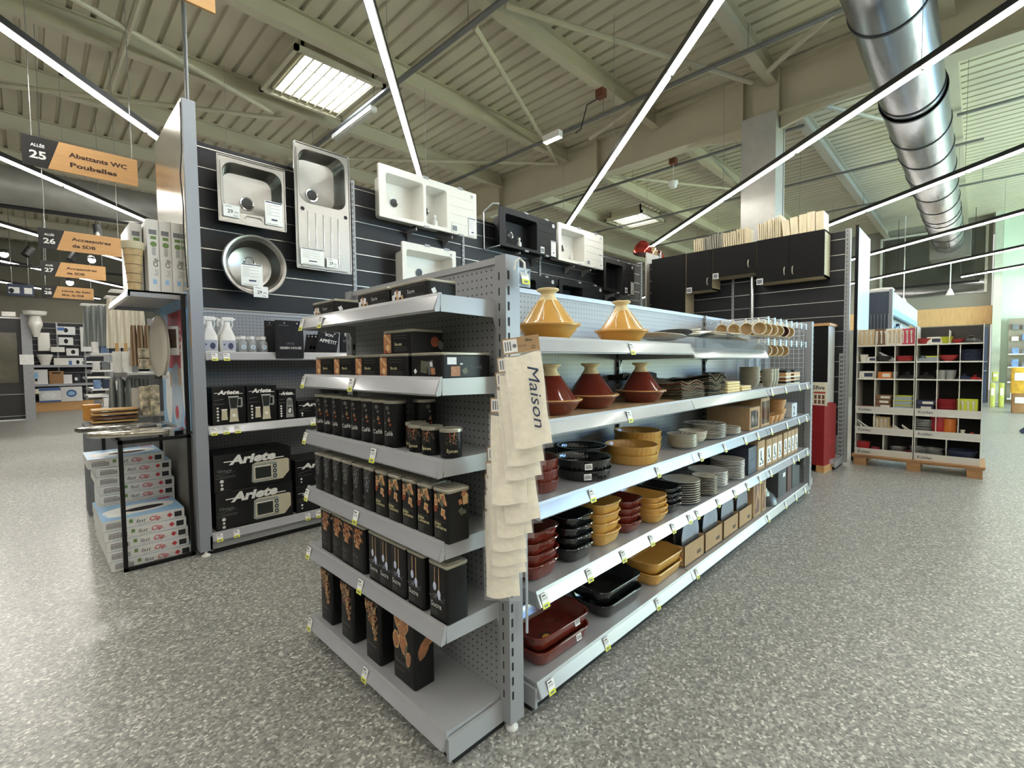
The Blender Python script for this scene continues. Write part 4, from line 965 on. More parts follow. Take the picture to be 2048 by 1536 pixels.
# wire mesh at the end of the last bay and the unit's far end rack
b = MB()
for i in range(10): b.tube([(4.955, 1.13 + i * .04, 1.06), (4.955, 1.13 + i * .04, 1.56)], .0018, 4)
for i in range(13): b.tube([(4.955, 1.13, 1.06 + i * .041), (4.955, 1.49, 1.06 + i * .041)], .0018, 4)
tag(b.build('wire_grid_panel', hookm), 'white wire grid panel at the far end of the mug bay', 'wire grid')
rack('end_shelving_unit', 'far end shelving unit seen edge-on behind the mugs', (5.33, 1.135, 0), PI / 2, [1.0], .25, 1.6, [[1.2, .9, .6]])

# ================================================================== tea towels on the clip strip
towelm = mat('unbleached_cotton', (250, 243, 222), .9, 0, .06, 60, bump=.35)
towelp = mat_film('clear_towel_bag', (250, 250, 250), .15, .10, .35)
def towel_pack(front):
    t = thing('tea_towel_pack', '', 'tea towel'); W_, H_ = .105, .262; b = MB(); nx, ny = 10, 16
    def pt(i, j, s):
        u, v = i / nx, j / ny; x = (u - .5) * W_ * (1 + .03 * math.sin(v * 7)); z = -.052 - v * H_
        th = .0065 * (1 - abs(2 * u - 1) ** 4 * .8)
        return (x, s * th + .0025 * math.sin(u * 6 + v * 9) * (.3 + v) - (.002 if s < 0 else 0) * math.sin(v * 3), z - .004 * math.sin(u * 5))
    F_ = [pt(i, j, -1) for j in range(ny + 1) for i in range(nx + 1)]; B_ = [pt(i, j, 1) for j in range(ny + 1) for i in range(nx + 1)]
    n = nx + 1; o = len(F_); fs = []
    for j in range(ny):
        for i in range(nx): a = j * n + i; fs.append((a, a + n, a + n + 1, a + 1)); fs.append((o + a, o + a + 1, o + a + n + 1, o + a + n))
    for j in range(ny): a = j * n; fs.append((a, o + a, o + a + n, a + n)); a += nx; fs.append((a, a + n, o + a + n, o + a))
    for i in range(nx): fs.append((i, i + 1, o + i + 1, o + i)); a = ny * n + i; fs.append((a, o + a, o + a + 1, a + 1))
    b.add(F_ + B_, fs, 0, True); b.build('folded_towel', towelm, t)
    b = MB(); b.box(-W_ / 2 - .001, W_ / 2 + .001, -.0035, .0035, -.046, .0)
    b.build('header_card', kraft, t)
    m = MB(); f = Face(m, (-W_ / 2, -.0042, -.046), X, Z)
    f.rect(.002, .004, .040, .038, 0)
    for i in range(3): f.rect(.006 + .007 * i, .010, .004, .026, 1)
    f.blob(.034, .022, .006, .006, 1, 0, 14, .02)
    f.text('5five', .066, .030, .011, 2, bold=.02); f.text('Set 3 pcs', .046, .018, .006, 2); f.blob(.088, .012, .005, .005, 2, 0, 14, .02); f.blob(.088, .012, .0035, .0035, 3, 0, 14, .02)
    m.build('card_print', [paper, inkg, ink, kraft], t)
    b = MB(); nx2, ny2 = 8, 18; pts = []
    rnd = random.Random(3)
    for j in range(ny2 + 1):
        for i in range(nx2 + 1):
            u, v = i / nx2, j / ny2; pts.append(((u - .5) * (W_ + .010), -.0125 - .002 * rnd.random() - .002 * math.sin(u * 3), -.046 - v * (H_ + .014)))
    b.add(pts, [(j * (nx2 + 1) + i, (j + 1) * (nx2 + 1) + i, (j + 1) * (nx2 + 1) + i + 1, j * (nx2 + 1) + i + 1) for j in range(ny2) for i in range(nx2)], 0, True)
    b.build('clear_bag', towelp, t)
    if front:
        m = MB(); m.text('Maison', (.012, -.0172, -.085), (0, 0, -1), (1, 0, 0), .044, 0, bold=.0, shear=.35, width=.175)
        m.build('printed_word', mat('blue_black_print', (52, 66, 92), .6), t)
    return Proto(t)
tp = towel_pack(False); tf = towel_pack(True)
# top-left card corner and lean of each visible pack, front to back
packs = [((1040, 674), 1.36, .13, 1), ((1030, 712), 1.385, .10, 0), ((1026, 742), 1.40, .09, 0), ((1016, 795), 1.42, .02, 0), ((1021, 832), 1.435, .12, 0), ((1014, 862), 1.45, .07, 0), ((1008, 892), 1.465, .06, 0), ((1005, 922), 1.48, .07, 0), ((1003, 945), 1.495, .07, 0), ((1002, 990), 1.51, .03, 0)]
for i, ((px, py), dd, lean, fr) in enumerate(packs):
    p = at_d(px, py, dd)
    (tf if fr else tp).put(p, 0, ('front tea towel pack printed Maison, topmost on the clip strip' if fr else 'cream tea towel pack, %s down the clip strip' % NTH[i]), 'tea towel packs on the clip strip', rot=(math.radians(-7), -lean, math.radians(-54 + 4 * (i % 3))))
# ================================================================== the tall sink wall
slatm = mat('charcoal_slat_board', (36, 37, 41), .45, 0, .05, 3, spec=.3); alum = mat('aluminium_slat_rail', (186, 184, 176), .3, .7)
def slats(t, x0, x1, y, z0, z1, pitch, off, th=.018, flip=False):
    """horizontal boards with bright rails, front face at y looking to -y (local)"""
    b = MB(); b.box(x0, x1, y + .004, y + th, z0, z1, 0); z = off
    zs = []
    while z < z1: zs.append(z); z += pitch
    prev = z0
    for z in zs + [z1 + .01]:
        if z - .010 > prev: b.box(x0, x1, y - .004, y + .004, prev, min(z - .012, z1), 0)
        if z < z1: b.box(x0, x1, y - .003, y + .005, z - .004, z + .003, 1)
        prev = z + .003
    return b.build('slat_panel', [slatm, alum], t)
wallr_ = rack('tall_wall_unit', 'tall shelving wall with dark slat boards holding the display sinks', (.80, 3.58, 0), 0, [1.25] * 5, .39, 1.66,
              [[1.34, .85], [1.34, .85], [1.34, .85], [1.34], [1.34]], base=.14, tags={(0, 1.34): [.05, .12], (0, .85): [.03, .10, .17, .68, .74, .92], (0, 'base'): [.04, .14, .62, .70, .78]}, post_h=2.87, feet=False)
for i in range(5): slats(wallr_, i * 1.25 + (.0 if not i else .02), (i + 1) * 1.25 - .02, .385, 1.655, 2.84, .1425, 1.668)
t = thing('display_partition', 'tall grey upright with a brushed metal side at the left end of the sink wall', 'end panel', (.765, 3.60, 0))
b = MB(); b.box(-.035, .035, -.02, .06, .035, 2.93); b.build('upright', mat('blue_grey_upright', (150, 156, 164), .35, .1, .03, 3), t)
b = MB(); b.box(-.042, -.034, .0, .86, 1.74, 2.93); b.build('side_sheet', mat('bent_metal_sheet', (196, 192, 180), .25, .9, .15, 1.2, bump=.25), t)
b = MB(); b.tube([(-.044, -.015, 2.9), (-.047, -.018, 2.6), (-.06, -.018, 2.45), (-.05, -.018, 2.25), (-.055, -.018, 2.1), (-.045, -.018, 1.75)], .004, 6); b.build('black_cable', black, t)
b = MB(); b.lathe([(0, 0), (.028, 0), (.028, .006), (.01, .02), (.008, .04)], (0, .0, 0), 14); b.build('levelling_foot', white, t)
b = MB(); b.box(-.0355, -.035, -.019, -.004, 1.37, 1.60); b.build('orange_sticker', mat('orange_green_sticker', (206, 150, 40), .5, 0, .3, 20), t)
b = MB(); b.tube([(.775, 3.66, 2.93), (.775, 3.66, 5.2)], .012, 8); tag(b.build('support_pole', galv), 'thin grey pole rising to the roof above the tall grey upright', 'pole')

inox = mat('satin_stainless', (158, 157, 152), .30, 1.0, .04, 14, aniso=(1, 10, 1)); granw = mat('white_composite_sink', (228, 226, 218), .35, 0, .02, 30); granb = mat('black_composite_sink', (19, 20, 22), .5, 0, .06, 30, spec=.25)
drainm = mat('dark_strainer', (52, 52, 52), .3, .7)
def recess(b, cell, bowl, depth, r=.06, z=0.0, taper=.02, mi=0):
    cx, cy = (cell[0] + cell[1]) / 2, (cell[2] + cell[3]) / 2; hx, hy = (cell[1] - cell[0]) / 2, (cell[3] - cell[2]) / 2
    bx, by = (bowl[0] + bowl[1]) / 2, (bowl[2] + bowl[3]) / 2; gx, gy = (bowl[1] - bowl[0]) / 2, (bowl[3] - bowl[2]) / 2
    n = 6
    R = [rrect(cx, cy, hx, hy, .0005, z, n), rrect(bx, by, gx, gy, r, z, n), rrect(bx, by, gx - .006, gy - .006, r, z - .010, n), rrect(bx, by, gx - taper, gy - taper, r, z - depth + .03, n), rrect(bx, by, gx - taper - .012, gy - taper - .012, r * .9, z - depth + .006, n), rrect(bx, by, gx * .6, gy * .6, r * .6, z - depth, n), rrect(bx, by, .02, .02, .01, z - depth - .003, n)]
    b.loft(R, mi, True, False, True)
def drain(t, x, y, z, r=.045):
    b = MB(); b.lathe([(r * 1.25, z + .001), (r * 1.2, z + .005), (r, z + .002)], (x, y, 0), 24, cap=False); b.build('drain_ring', chrome, t)
    b = MB(); b.lathe([(r, z + .002), (r * .7, z + .001), (0, z + .001)], (x, y, 0), 24, cap=False); b.build('drain_strainer', drainm, t)
def card(t, x, y, z, w_, h, kind=0, name='info_card'):
    b = MB(); f = Face(b, (x, y, z), X, Y); f.rect(0, 0, w_, h, 0)
    if kind == 0:
        f.rect(w_ * .04, h * .93, w_ * .92, h * .05, 1)
        for i in range(7): f.rect(w_ * .08, h * (.84 - .07 * i), w_ * (.3 if i % 2 else .75), h * .012, 2)
        f.rect(w_ * .35, h * .2, w_ * .34, h * .07, 1); f.rect(w_ * .06, h * .04, w_ * .7, h * .02, 2)
    else:
        f.text('29', w_ * .25, h * .32, h * .42, 3, bold=.02); f.text(',90', w_ * .62, h * .32, h * .28, 2); f.rect(w_ * .6, h * .12, w_ * .28, h * .05, 2); f.rect(w_ * .12, h * .82, w_ * .4, h * .05, 2)
    return b.build(name, [paper, mat('navy_print', (40, 56, 86), .5), inkg, ink], t)
def price29(t, x, y, z, s=.085): return card(t, x, y, z, s, s * .8, 1, 'price_card')
RX = (PI / 2, 0, 0)
# square steel sink
t = thing('steel_sink', 'square stainless steel sink hung top left of the sink wall', 'sink', (1.19, 3.80, 2.50), rot=RX)
b = MB(); hx = .228; R = [rrect(0, 0, hx, .232, .004, -.010, 6), rrect(0, 0, hx, .232, .004, .004, 6), rrect(0, 0, hx - .006, .226, .004, .004, 6), rrect(0, 0, hx - .010, .222, .004, -.002, 6)]
b.loft(R, 0, True, False, False); recess(b, (-hx + .010, hx - .010, -.222, .222), (-.195, .205, -.150, .195), .14, .075, -.002)
b.build('basin', inox, t); drain(t, .0, -.035, -.14, .04)
b = MB(); b.tube([(-.205, .19, .0), (-.205, -.19, .0)], .004, 6); b.tube([(-.06, -.185, 0), (-.045, -.165, .003), (.045, -.165, .003), (.06, -.185, 0)], .004, 6); b.build('pressed_ridge', inox, t)
price29(t, -.20, -.195, .012, .105); card(t, .075, -.20, .010, .125, .175)
# long steel sink with drainer
t = thing('steel_sink', 'tall stainless steel sink with a ribbed drainer hung upright', 'sink', (1.715, 3.80, 2.50), rot=RX)
b = MB(); hx, hy = .228, .488; b.loft([rrect(0, 0, hx, hy, .012, -.010, 6), rrect(0, 0, hx, hy, .012, .004, 6), rrect(0, 0, hx - .006, hy - .006, .01, .004, 6), rrect(0, 0, hx - .012, hy - .012, .01, -.002, 6)], 0, True, False, False)
recess(b, (-hx + .012, hx - .012, -.0, hy - .012), (-.19, .19, .03, .45), .15, .08, -.002); b.quad((-hx + .012, -hy + .012, -.002), (2 * hx - .024, 0, 0), (0, hy - .012, 0))
b.build('basin', inox, t); drain(t, -.03, .15, -.15, .042)
for i in range(5):
    b = MB(); b.tube([(-.13 + i * .062, -.03 - .004 * i, .0), (-.13 + i * .062, -.42, .0)], .0045, 8); b.build('drainer_rib', chrome, t)
b = MB(); b.tube([(-.205, .44, .001), (-.205, -.44, .001), (-.18, -.47, .001), (.19, -.47, .001)], .004, 6); b.build('pressed_ridge', inox, t)
for s_ in (-.17, .185):
    b = MB(); b.disc((s_, -.02, .0005), X, Y, .016); b.build('tap_hole', dark, t)
card(t, -.20, -.455, .012, .185, .13); price29(t, .005, -.455, .014, .095)
# round steel sink
t = thing('steel_sink', 'round stainless steel sink bowl hung below the square one', 'sink', (1.192, 3.80, 1.99), rot=RX)
b = MB(); b.lathe([(.218, -.012), (.221, .0), (.214, .006), (.200, .004), (.190, -.004), (.178, -.012), (.165, -.09), (.150, -.125), (.11, -.14), (0, -.143)], n=56, cap=False); b.build('basin', inox, t); drain(t, .0, .04, -.143, .035)
card(t, -.10, -.155, .0, .145, .16); price29(t, -.025, -.235, .012, .10)
bottlem = mat('milky_bottle', (214, 214, 210), .25, 0, .03, 10, coat=.4)
def comp_sink(label, x0, x1, z0, z1, m, bowls, grooves, badge=True, soap=None, y=3.78, mirror=False, depth=.17, group=None):
    cx, cz = (x0 + x1) / 2, (z0 + z1) / 2; hx, hy = (x1 - x0) / 2, (z1 - z0) / 2
    t = thing('composite_sink', label, 'sink', (cx, y, cz), group=group, rot=RX); b = MB()
    b.loft([rrect(0, 0, hx, hy, .012, -.022, 3), rrect(0, 0, hx, hy, .012, -.003, 3), rrect(0, 0, hx - .003, hy - .003, .01, 0, 3)], 0, True, False, False)
    xs = sorted(bowls); xa = -hx + .003
    for i, (b0, b1) in enumerate(xs):
        xb = (b1 + (xs[i + 1][0] if i + 1 < len(xs) else b1 + .05)) / 2
        if b1 > hx - .06: xb = hx - .003
        recess(b, (xa, xb, -hy + .003, hy - .003), (b0, b1, -hy + .035, hy - .065), depth, .025, 0, .012); 
        bb = (b0 - .012, b1 + .012, -hy + .025, hy - .055)
        b.loft([rrect((bb[0] + bb[1]) / 2, (bb[2] + bb[3]) / 2, (bb[1] - bb[0]) / 2, (bb[3] - bb[2]) / 2, .03, -.02, 5), rrect((bb[0] + bb[1]) / 2, (bb[2] + bb[3]) / 2, (bb[1] - bb[0]) / 2 - .008, (bb[3] - bb[2]) / 2 - .008, .03, -depth - .012, 5)], 0, True, False, True)
        xa = xb
    if xa < hx - .01: b.quad((xa, -hy + .003, 0), (hx - .003 - xa, 0, 0), (0, 2 * hy - .006, 0))
    b.build('basin', m, t)
    for b0, b1 in xs: drain(t, (b0 + b1) / 2 - .02, -.02, -depth, .036)
    if grooves:
        for i in range(4):
            b = MB(); b.box(xa + .02, hx - .05, -hy + .11 + i * .085, -hy + .117 + i * .085, .0, .0025); b.build('drainer_groove', m, t)
    if badge:
        b = MB(); f = Face(b, (hx - .10, hy - .07, .004), X, Y); f.blob(.035, .02, .024, .024, 0, 0, 24, 0); f.rect(.024, .004, .007, .030, 1); f.rect(.038, .004, .007, .030, 1); f.rect(.021, .026, .013, .009, 1); f.rect(.035, .026, .013, .009, 1)
        b.build('tap_badge', [paper, inkg], t)
    card(t, hx - .115, -hy + .01, .006, .095, .19); b = MB(); b.quad((xa - .0 + .03, -hy + .02, .006), (.07, 0, 0), (0, .075, 0), 0); b.quad((xa + .036, -hy + .03, .0065), (.058, 0, 0), (0, .05, 0), 1); b.build('grey_ticket', [paper, inkg], t)
    for gx in (-hx * .12, hx * .62):
        for gy in (-hy, hy):
            b = MB(); b.box(gx - .03, gx + .03, gy - .010, gy + .010, -.025, .008); b.build('metal_clip', greyd, t)
    for gx in (-hx * .3, hx * .45):
        b = MB(); b.box(gx - .006, gx + .006, -hy - .045, -hy - .02, -(3.96 - y), -.02); b.add([(gx, -hy - .02, -.03), (gx, -hy - .02, -(3.96 - y)), (gx, -hy - .12, -(3.96 - y))], [(0, 1, 2)]); b.build('wall_bracket', greyd, t)
    if soap is not None:
        s_ = thing('soap_bottle', 'small white bottle standing inside ' + soap[1], 'bottle', (cx + soap[0], y + .08, z0 + .048))
        b = MB(); b.lathe([(0, 0), (.026, 0), (.030, .01), (.030, .05), (.012, .075), (.012, .085)], n=18); b.build('bottle_body', bottlem, s_); b = MB(); b.lathe([(.016, .085), (.016, .112), (0, .114)], n=14); b.build('cap', white, s_)
    return t
comp_sink('large white double bowl sink with drainer, top row', 2.206, 3.345, 2.555, 3.02, granw, [(-.50, -.10), (-.07, .18)], True, soap=(.09, 'the large white double sink'))
comp_sink('white single bowl sink below the large white one', 2.43, 3.06, 1.95, 2.38, granw, [(-.27, .27)], False)
comp_sink('black composite sink with drainer, top row', 3.677, 4.668, 2.552, 2.985, granb, [(-.40, .13)], True, soap=(-.1, 'the top row black sink'))
comp_sink('white sink with drainer beyond the top row black one', 4.707, 5.705, 2.54, 3.012, granw, [(-.44, .05)], True, soap=(-.14, 'the smaller white sink'))
comp_sink('far black sink lower beside the grey cabinet', 5.723, 6.55, 2.262, 2.73, granb, [(-.36, .08)], True)
comp_sink('black sink in the second row above the nearest yellow tagine', 3.70, 4.649, 1.86, 2.297, granb, [(-.40, .10)], True)
comp_sink('black sink in the second row above the second yellow tagine', 4.716, 5.69, 1.86, 2.302, granb, [(-.42, .02)], True)
# wire frame bracket around the black sink
b = MB(); b.tube([(3.60, 3.95, 2.93), (3.60, 3.80, 2.99), (3.66, 3.76, 2.99)], .008, 6); b.tube([(3.60, 3.95, 2.93), (3.60, 3.95, 2.52), (3.66, 3.76, 2.54)], .008, 6)
tag(b.build('wire_bracket', hookm), 'thin white wire bracket at the left end of the top black sink', 'bracket')
# grey cabinet side and bags at the far end of the sink wall
gcab = mat('grey_cabinet_side', (176, 174, 164), .5)
t = thing('display_partition', 'pale grey end panel with slotted post past the far black sink', 'end panel', (7.0, 3.6, 0)); b = MB(); b.box(-.40, .0, .0, .02, 1.0, 2.90); b.build('side_sheet', gcab, t)
b = MB(); b.box(.0, .05, -.01, .04, 0, 2.95); z = .1
while z < 2.9: b.box(.02, .026, -.0106, -.01, z, z + .025, 1); z += .05
b.build('slotted_post', [greyd, dark], t)
b = MB(); b.box(.05, .40, .02, .04, 1.0, 2.86); b.build('rear_sheet', mat('darker_grey_sheet', (150, 146, 132), .6), t)  # rear sheet in a darker grey than the side sheet
foil = mat('red_gold_foil', (170, 60, 50), .12, .7, .5, 9, bump=1.0); foil2 = mat('gold_clear_foil', (222, 190, 140), .12, .6, .4, 9, bump=1.0)
for i, (x, z, s_, m) in enumerate(((6.72, 2.90, .20, foil), (6.98, 2.90, .16, foil2), (7.20, 2.88, .15, foil))):
    b = MB(); rnd = random.Random(i); n = 18; rings = []
    for j in range(9):
        v = j / 8 * PI / 2; rings.append([(x + s_ * 1.05 * math.cos(a) * math.cos(v) * (1 + .12 * math.sin(3 * a + i)), 3.72 + s_ * .6 * math.sin(a) * math.cos(v), z + s_ * math.sin(v) * (1 + .1 * math.cos(4 * a))) for a in [2 * PI * q / n for q in range(n)]])
    b.loft(rings, 0, True); tag(b.build('foil_bundle', m), ['left, red and gold', 'middle, pale gold', 'right, small red'][i] + ' bundle of shiny foil on top of the grey cabinet', 'bundle', None)

# ------------------------------------------------ goods on the sink wall's lower shelves
blackbox = mat('black_gloss_carton', (17, 17, 18), .28, 0, .05, 6); pw = mat('white_ink_print', (226, 226, 222), .5); pg = mat('grey_ink_print', (104, 106, 106), .5); pd = mat('dark_glass_print', (40, 44, 42), .3); pc = mat('cream_enamel_print', (196, 190, 164), .4); ps = mat('steel_grey_print', (150, 154, 150), .4); po = mat('orange_brown_print', (150, 90, 50), .4)
APR = [pw, pg, pd, pc, ps, po]
def oven_art(f, w_, h):
    f.text('Ariete', w_ * .20, h * .71, h * .33, 0, bold=.05, shear=.28, width=w_ * .58); f.rect(w_ * .12, h * .78, w_ * .16, h * .028, 0); f.rect(w_ * .74, h * .72, w_ * .16, h * .028, 0)
    f.text('Vintage', w_ * .03, h * .52, h * .12, 1, bold=.01, shear=.35); f.rot(w_ * .14, h * .48, w_ * .24, .002, .12, 1); f.rect(w_ * .06, h * .40, w_ * .2, .003, 1); f.rect(w_ * .01, h * .36, w_ * .25, .0025, 1)
    for i, s_ in enumerate((.012, .008, .010)): f.blob(w_ * .09, h * (.28 - .10 * i), s_, s_, 0, 0, 12, 0)
    f.rect(w_ * .05, h * .02, w_ * .15, .002, 1)
    # oven picture
    P = lambda pts, mi: f.b.poly(f.at(0, 0), f.u, f.v, [(w_ * a, h * c) for a, c in pts], mi)
    P([(.47, .62), (.52, .67), (.94, .68), (.97, .64), (.97, .30), (.88, .10), (.49, .10), (.46, .14)], 3); P([(.46, .14), (.47, .60), (.50, .63), (.78, .63), (.80, .60), (.80, .12), (.49, .10)], 4)
    P([(.49, .17), (.49, .56), (.74, .56), (.74, .17)], 3); P([(.51, .20), (.51, .52), (.72, .52), (.72, .20)], 2); f.rect(w_ * .50, h * .535, w_ * .20, h * .02, 0)
    for i in range(3): f.blob(w_ * .77, h * (.50 - .14 * i), .013, .014, 2, 0, 14, 0); f.blob(w_ * .77, h * (.50 - .14 * i), .005, .005, 0, 0, 10, 0)
def blender_art(f, w_, h, small=False):
    f.text('Ariete', w_ * .18, h * .82, h * .15, 0, bold=.05, shear=.28, width=w_ * .62); f.rect(w_ * .06, h * .85, w_ * .16, h * .015, 0); f.rect(w_ * .72, h * .82, w_ * .2, h * .015, 0)
    f.rot(w_ * .2, h * .68, w_ * .26, h * .012, .15, 1); f.rect(w_ * .04, h * .56, w_ * .32, .0025, 1)
    for i in range(5): f.blob(w_ * .15, h * (.46 - .08 * i), .007, .007, 0, 0, 8, 0)
    P = lambda pts, mi: f.b.poly(f.at(0, 0), f.u, f.v, [(w_ * a, h * c) for a, c in pts], mi)
    if small:
        P([(.45, .5), (.42, .12), (.40, .08), (.86, .08), (.84, .12), (.80, .5), (.78, .66), (.70, .72), (.54, .72), (.47, .66)], 4); P([(.50, .48), (.50, .64), (.76, .64), (.76, .48)], 1); P([(.5, .2), (.5, .42), (.76, .42), (.76, .2)], 2); f.blob(w_ * .63, h * .3, .012, .02, 0)
    else:
        P([(.48, .74), (.52, .42), (.74, .42), (.78, .74)], 4); P([(.50, .72), (.54, .44), (.72, .44), (.76, .72)], 2); P([(.77, .72), (.90, .72), (.91, .50), (.87, .45), (.75, .47), (.75, .50), (.85, .50), (.86, .68), (.77, .68)], 4)
        P([(.47, .76), (.47, .74), (.79, .74), (.79, .76)], 0); P([(.52, .42), (.50, .14), (.48, .08), (.78, .08), (.76, .14), (.74, .42)], 3); f.blob(w_ * .63, h * .25, .011, .011, 0, 0, 12, 0)
        P([(.27, .40), (.25, .14), (.44, .14), (.42, .40)], 3); P([(.26, .43), (.26, .40), (.43, .40), (.43, .43)], 0)
def carton(label, x0, x1, z0, h, art_, depth=.3, y=3.605, group=None, jitter=0):
    t = thing('appliance_carton', label, 'box', (x0, y + jitter, z0), 0, group); w_ = x1 - x0
    b = MB(); b.rbox(0, w_, 0, depth, 0, h, .002, 0, .0015, 2); b.build('carton', blackbox, t)
    m = MB(); f = Face(m, (0, -.0006, 0), X, Z); art_(f, w_, h); m.build('printed_front', APR, t); return t
carton('black carton picturing a mini oven, upper of the two on the left', .828, 1.325, .141 + .262, .250, oven_art, group='mini oven cartons')
carton('black carton picturing a mini oven, on the bottom shelf below the other', .832, 1.33, .141, .258, oven_art, group='mini oven cartons')
def side_art(f, w_, h):
    f.text('Ariete', w_ * .15, h * .66, h * .27, 0, bold=.05, shear=.28, width=w_ * .75); f.rect(w_ * .04, h * .72, w_ * .14, h * .02, 0); f.rot(w_ * .2, h * .54, w_ * .3, .003, .2, 1); f.rect(w_ * .05, h * .40, w_ * .3, .0025, 1)
    f.blob(w_ * .12, h * .28, .008, .008, 0, 0, 10, 0); f.blob(w_ * .12, h * .16, .006, .006, 0, 0, 10, 0)
    f.blob(w_ * .72, h * .32, w_ * .22, h * .24, 3, 0, 12, .03); f.blob(w_ * .68, h * .3, .02, .02, 2, 0, 12, 0)
carton('black carton half hidden behind the end unit, upper of a pair', 1.355, 1.70, .141 + .20, .195, side_art, group='cartons beside the mini ovens'); carton('black carton half hidden behind the end unit, lower of a pair', 1.355, 1.70, .141, .198, side_art, group='cartons beside the mini ovens')
carton('leftmost black carton picturing a blender', .835, 1.035, .851, .255, blender_art, group='blender cartons'); carton('second black carton picturing a blender', 1.045, 1.24, .851, .258, blender_art, group='blender cartons')
carton('narrower black carton picturing a small blender', 1.25, 1.375, .851, .225, lambda f, a, b_: blender_art(f, a, b_, True))
carton('low black carton picturing an orange brown machine', 1.385, 1.66, .851, .135, side_art)
def nespr(f, w_, h): f.text('Ariete', w_ * .2, h * .82, h * .10, 0, bold=.04, shear=.2); f.blob(w_ * .55, h * .5, w_ * .3, h * .26, 4, 0, 20, 0); f.blob(w_ * .55, h * .5, w_ * .24, h * .2, 2, 0, 20, 0)
carton('black carton with a round arch picture seen between the end unit shelves', 1.70, 2.02, .851, .25, nespr)
# spray bottles, small bottles
sprm = mat('white_spray_plastic', (232, 232, 226), .35); labm = mat('grey_label', (172, 178, 190), .5); labd = mat('dark_label_motif', (60, 64, 92), .5)
t = thing('spray_bottle', '', 'spray bottle'); b = MB()
b.loft([rrect(0, 0, .046, .026, .02, 0, 5), rrect(0, 0, .048, .028, .022, .05, 5), rrect(0, 0, .045, .027, .02, .10, 5), rrect(0, 0, .020, .018, .016, .155, 5), rrect(0, 0, .017, .016, .014, .185, 5)], 0, True); b.build('bottle_body', sprm, t)
b = MB(); b.rbox(-.034, .040, -.014, .014, .188, .214, .01, 0, .005); b.tube([(.04, 0, .203), (.052, 0, .203)], .006, 8); b.rbox(-.036, -.020, -.012, .012, .165, .195, .006); b.tube([(.030, 0, .190), (.034, 0, .170), (.026, 0, .150)], .004, 6); b.build('trigger_head', sprm, t)
b = MB(); f = Face(b, (-.038, -.0285, .012), X, Z); f.rect(0, 0, .076, .062, 0); f.blob(.05, .028, .016, .020, 1, 0, 14, .05); f.blob(.012, .036, .005, .006, 1, .5); b.build('front_label', [labm, labd], t)
sp = Proto(t)
for (px, d_, lab) in ((420, .04, 'white spray bottle at the far left of the shelf'), (456, .04, 'white spray bottle, right of the front two'), (411, .13, 'white spray bottle half hidden at the back left'), (446, .13, 'white spray bottle half hidden at the back right')):
    p = at_y(px, 712, 3.60 + d_); sp.put((p.x, 3.60 + d_, 1.341), 0, lab, 'white spray bottles', scale=(1.0, 1, 1.12) if d_ < .1 else (1, 1, 1.1))
glassb = mat('clear_bottle_liquid', (178, 184, 186), .12, 0, .05, 8, coat=.8); glassb.node_tree.nodes['Principled BSDF'].inputs['Alpha'].default_value = .55
t = thing('small_bottle', '', 'bottle'); b = MB(); b.lathe([(0, 0), (.026, 0), (.030, .006), (.030, .062), (.026, .078), (.015, .09), (.015, .096)], n=24); b.build('bottle_body', glassb, t)
b = MB(); b.lathe([(.019, .094), (.019, .115), (0, .117)], n=18); b.build('cap', white, t)
b = MB(); b.disc((-.002, -.0305, .04), X, Z, .015); b.disc((-.002, -.0307, .04), X, Z, .011, mi=1); b.build('round_label', [paper, mat('pale_blue_label', (150, 178, 206), .5)], t)
sb = Proto(t)
for i, (px, d_) in enumerate(((486, .04), (505, .04), (527, .04), (474, .11), (497, .11), (519, .11))):
    p = at_y(px, 712, 3.60 + d_); sb.put((p.x, 3.60 + d_, 1.341), 0, 'small clear bottle with white cap, %s in the %s row' % (['left', 'middle', 'right'][i % 3], ['front', 'back'][i // 3]), 'small clear bottles')
# black textile packs
cloth = mat('black_cloth', (30, 30, 34), .9, 0, .15, 40, bump=.4)
def hang_pack(label, px0, px1, py0, py1, y, words, tilt=0.0, group=None, d_=.015):
    a = at_y(px0, py0, y); c = at_y(px1, py1, y); w_, h = c.x - a.x, a.z - c.z
    t = thing('textile_pack', label, 'textile pack', (a.x, y, c.z), 0, group, rot=(0, tilt, 0)); b = MB(); rings = []
    for j in range(7):
        v = j / 6; q = .6 + .4 * math.sin(PI * min(1, v * 1.2)); z = h * v
        rings.append(rrect(w_ / 2, 0, w_ / 2 * (1 - .04 * (1 - q)), d_ * q, d_ * q * .8, z, 3))
    b.loft(rings, 0, True); b.build('folded_cloth', cloth, t)
    m = MB(); f = Face(m, (0, -d_ - .001, 0), X, Z)
    for (st, x, z, s_, mi) in words: f.text(st, w_ * x, h * z, h * s_, mi, bold=.02, align='c')
    f.rect(w_ * .1, h * .86, w_ * .35, h * .01, 1); f.blob(w_ * .3, h * .93, .004, .004, 0, 0, 8, 0); f.blob(w_ * .75, h * .93, .005, .005, 0, 0, 8, 0)
    m.build('printed_words', [pw, pg], t); return t
hang_pack('black cloth pack printed Green House hanging over the shelf edge', 549, 608, 640, 716, 3.56, [('LITTLE', .5, .36, .07, 1), ('GREEN HOUSE', .5, .24, .085, 0)])
hang_pack('plain black cloth pack behind the one printed Green House', 528, 560, 641, 706, 3.66, [])
hang_pack('black cloth pack printed Bon Appétit, left of two', 628, 672, 657, 706, 3.60, [('BON', .5, .78, .16, 0), ('APPÉTIT', .5, .50, .2, 0)], .18)
hang_pack('black cloth pack printed Appétit, right of two', 678, 712, 657, 706, 3.62, [('BON', .5, .7, .2, 0), ('APPÉTIT', .5, .45, .15, 1)], .05)
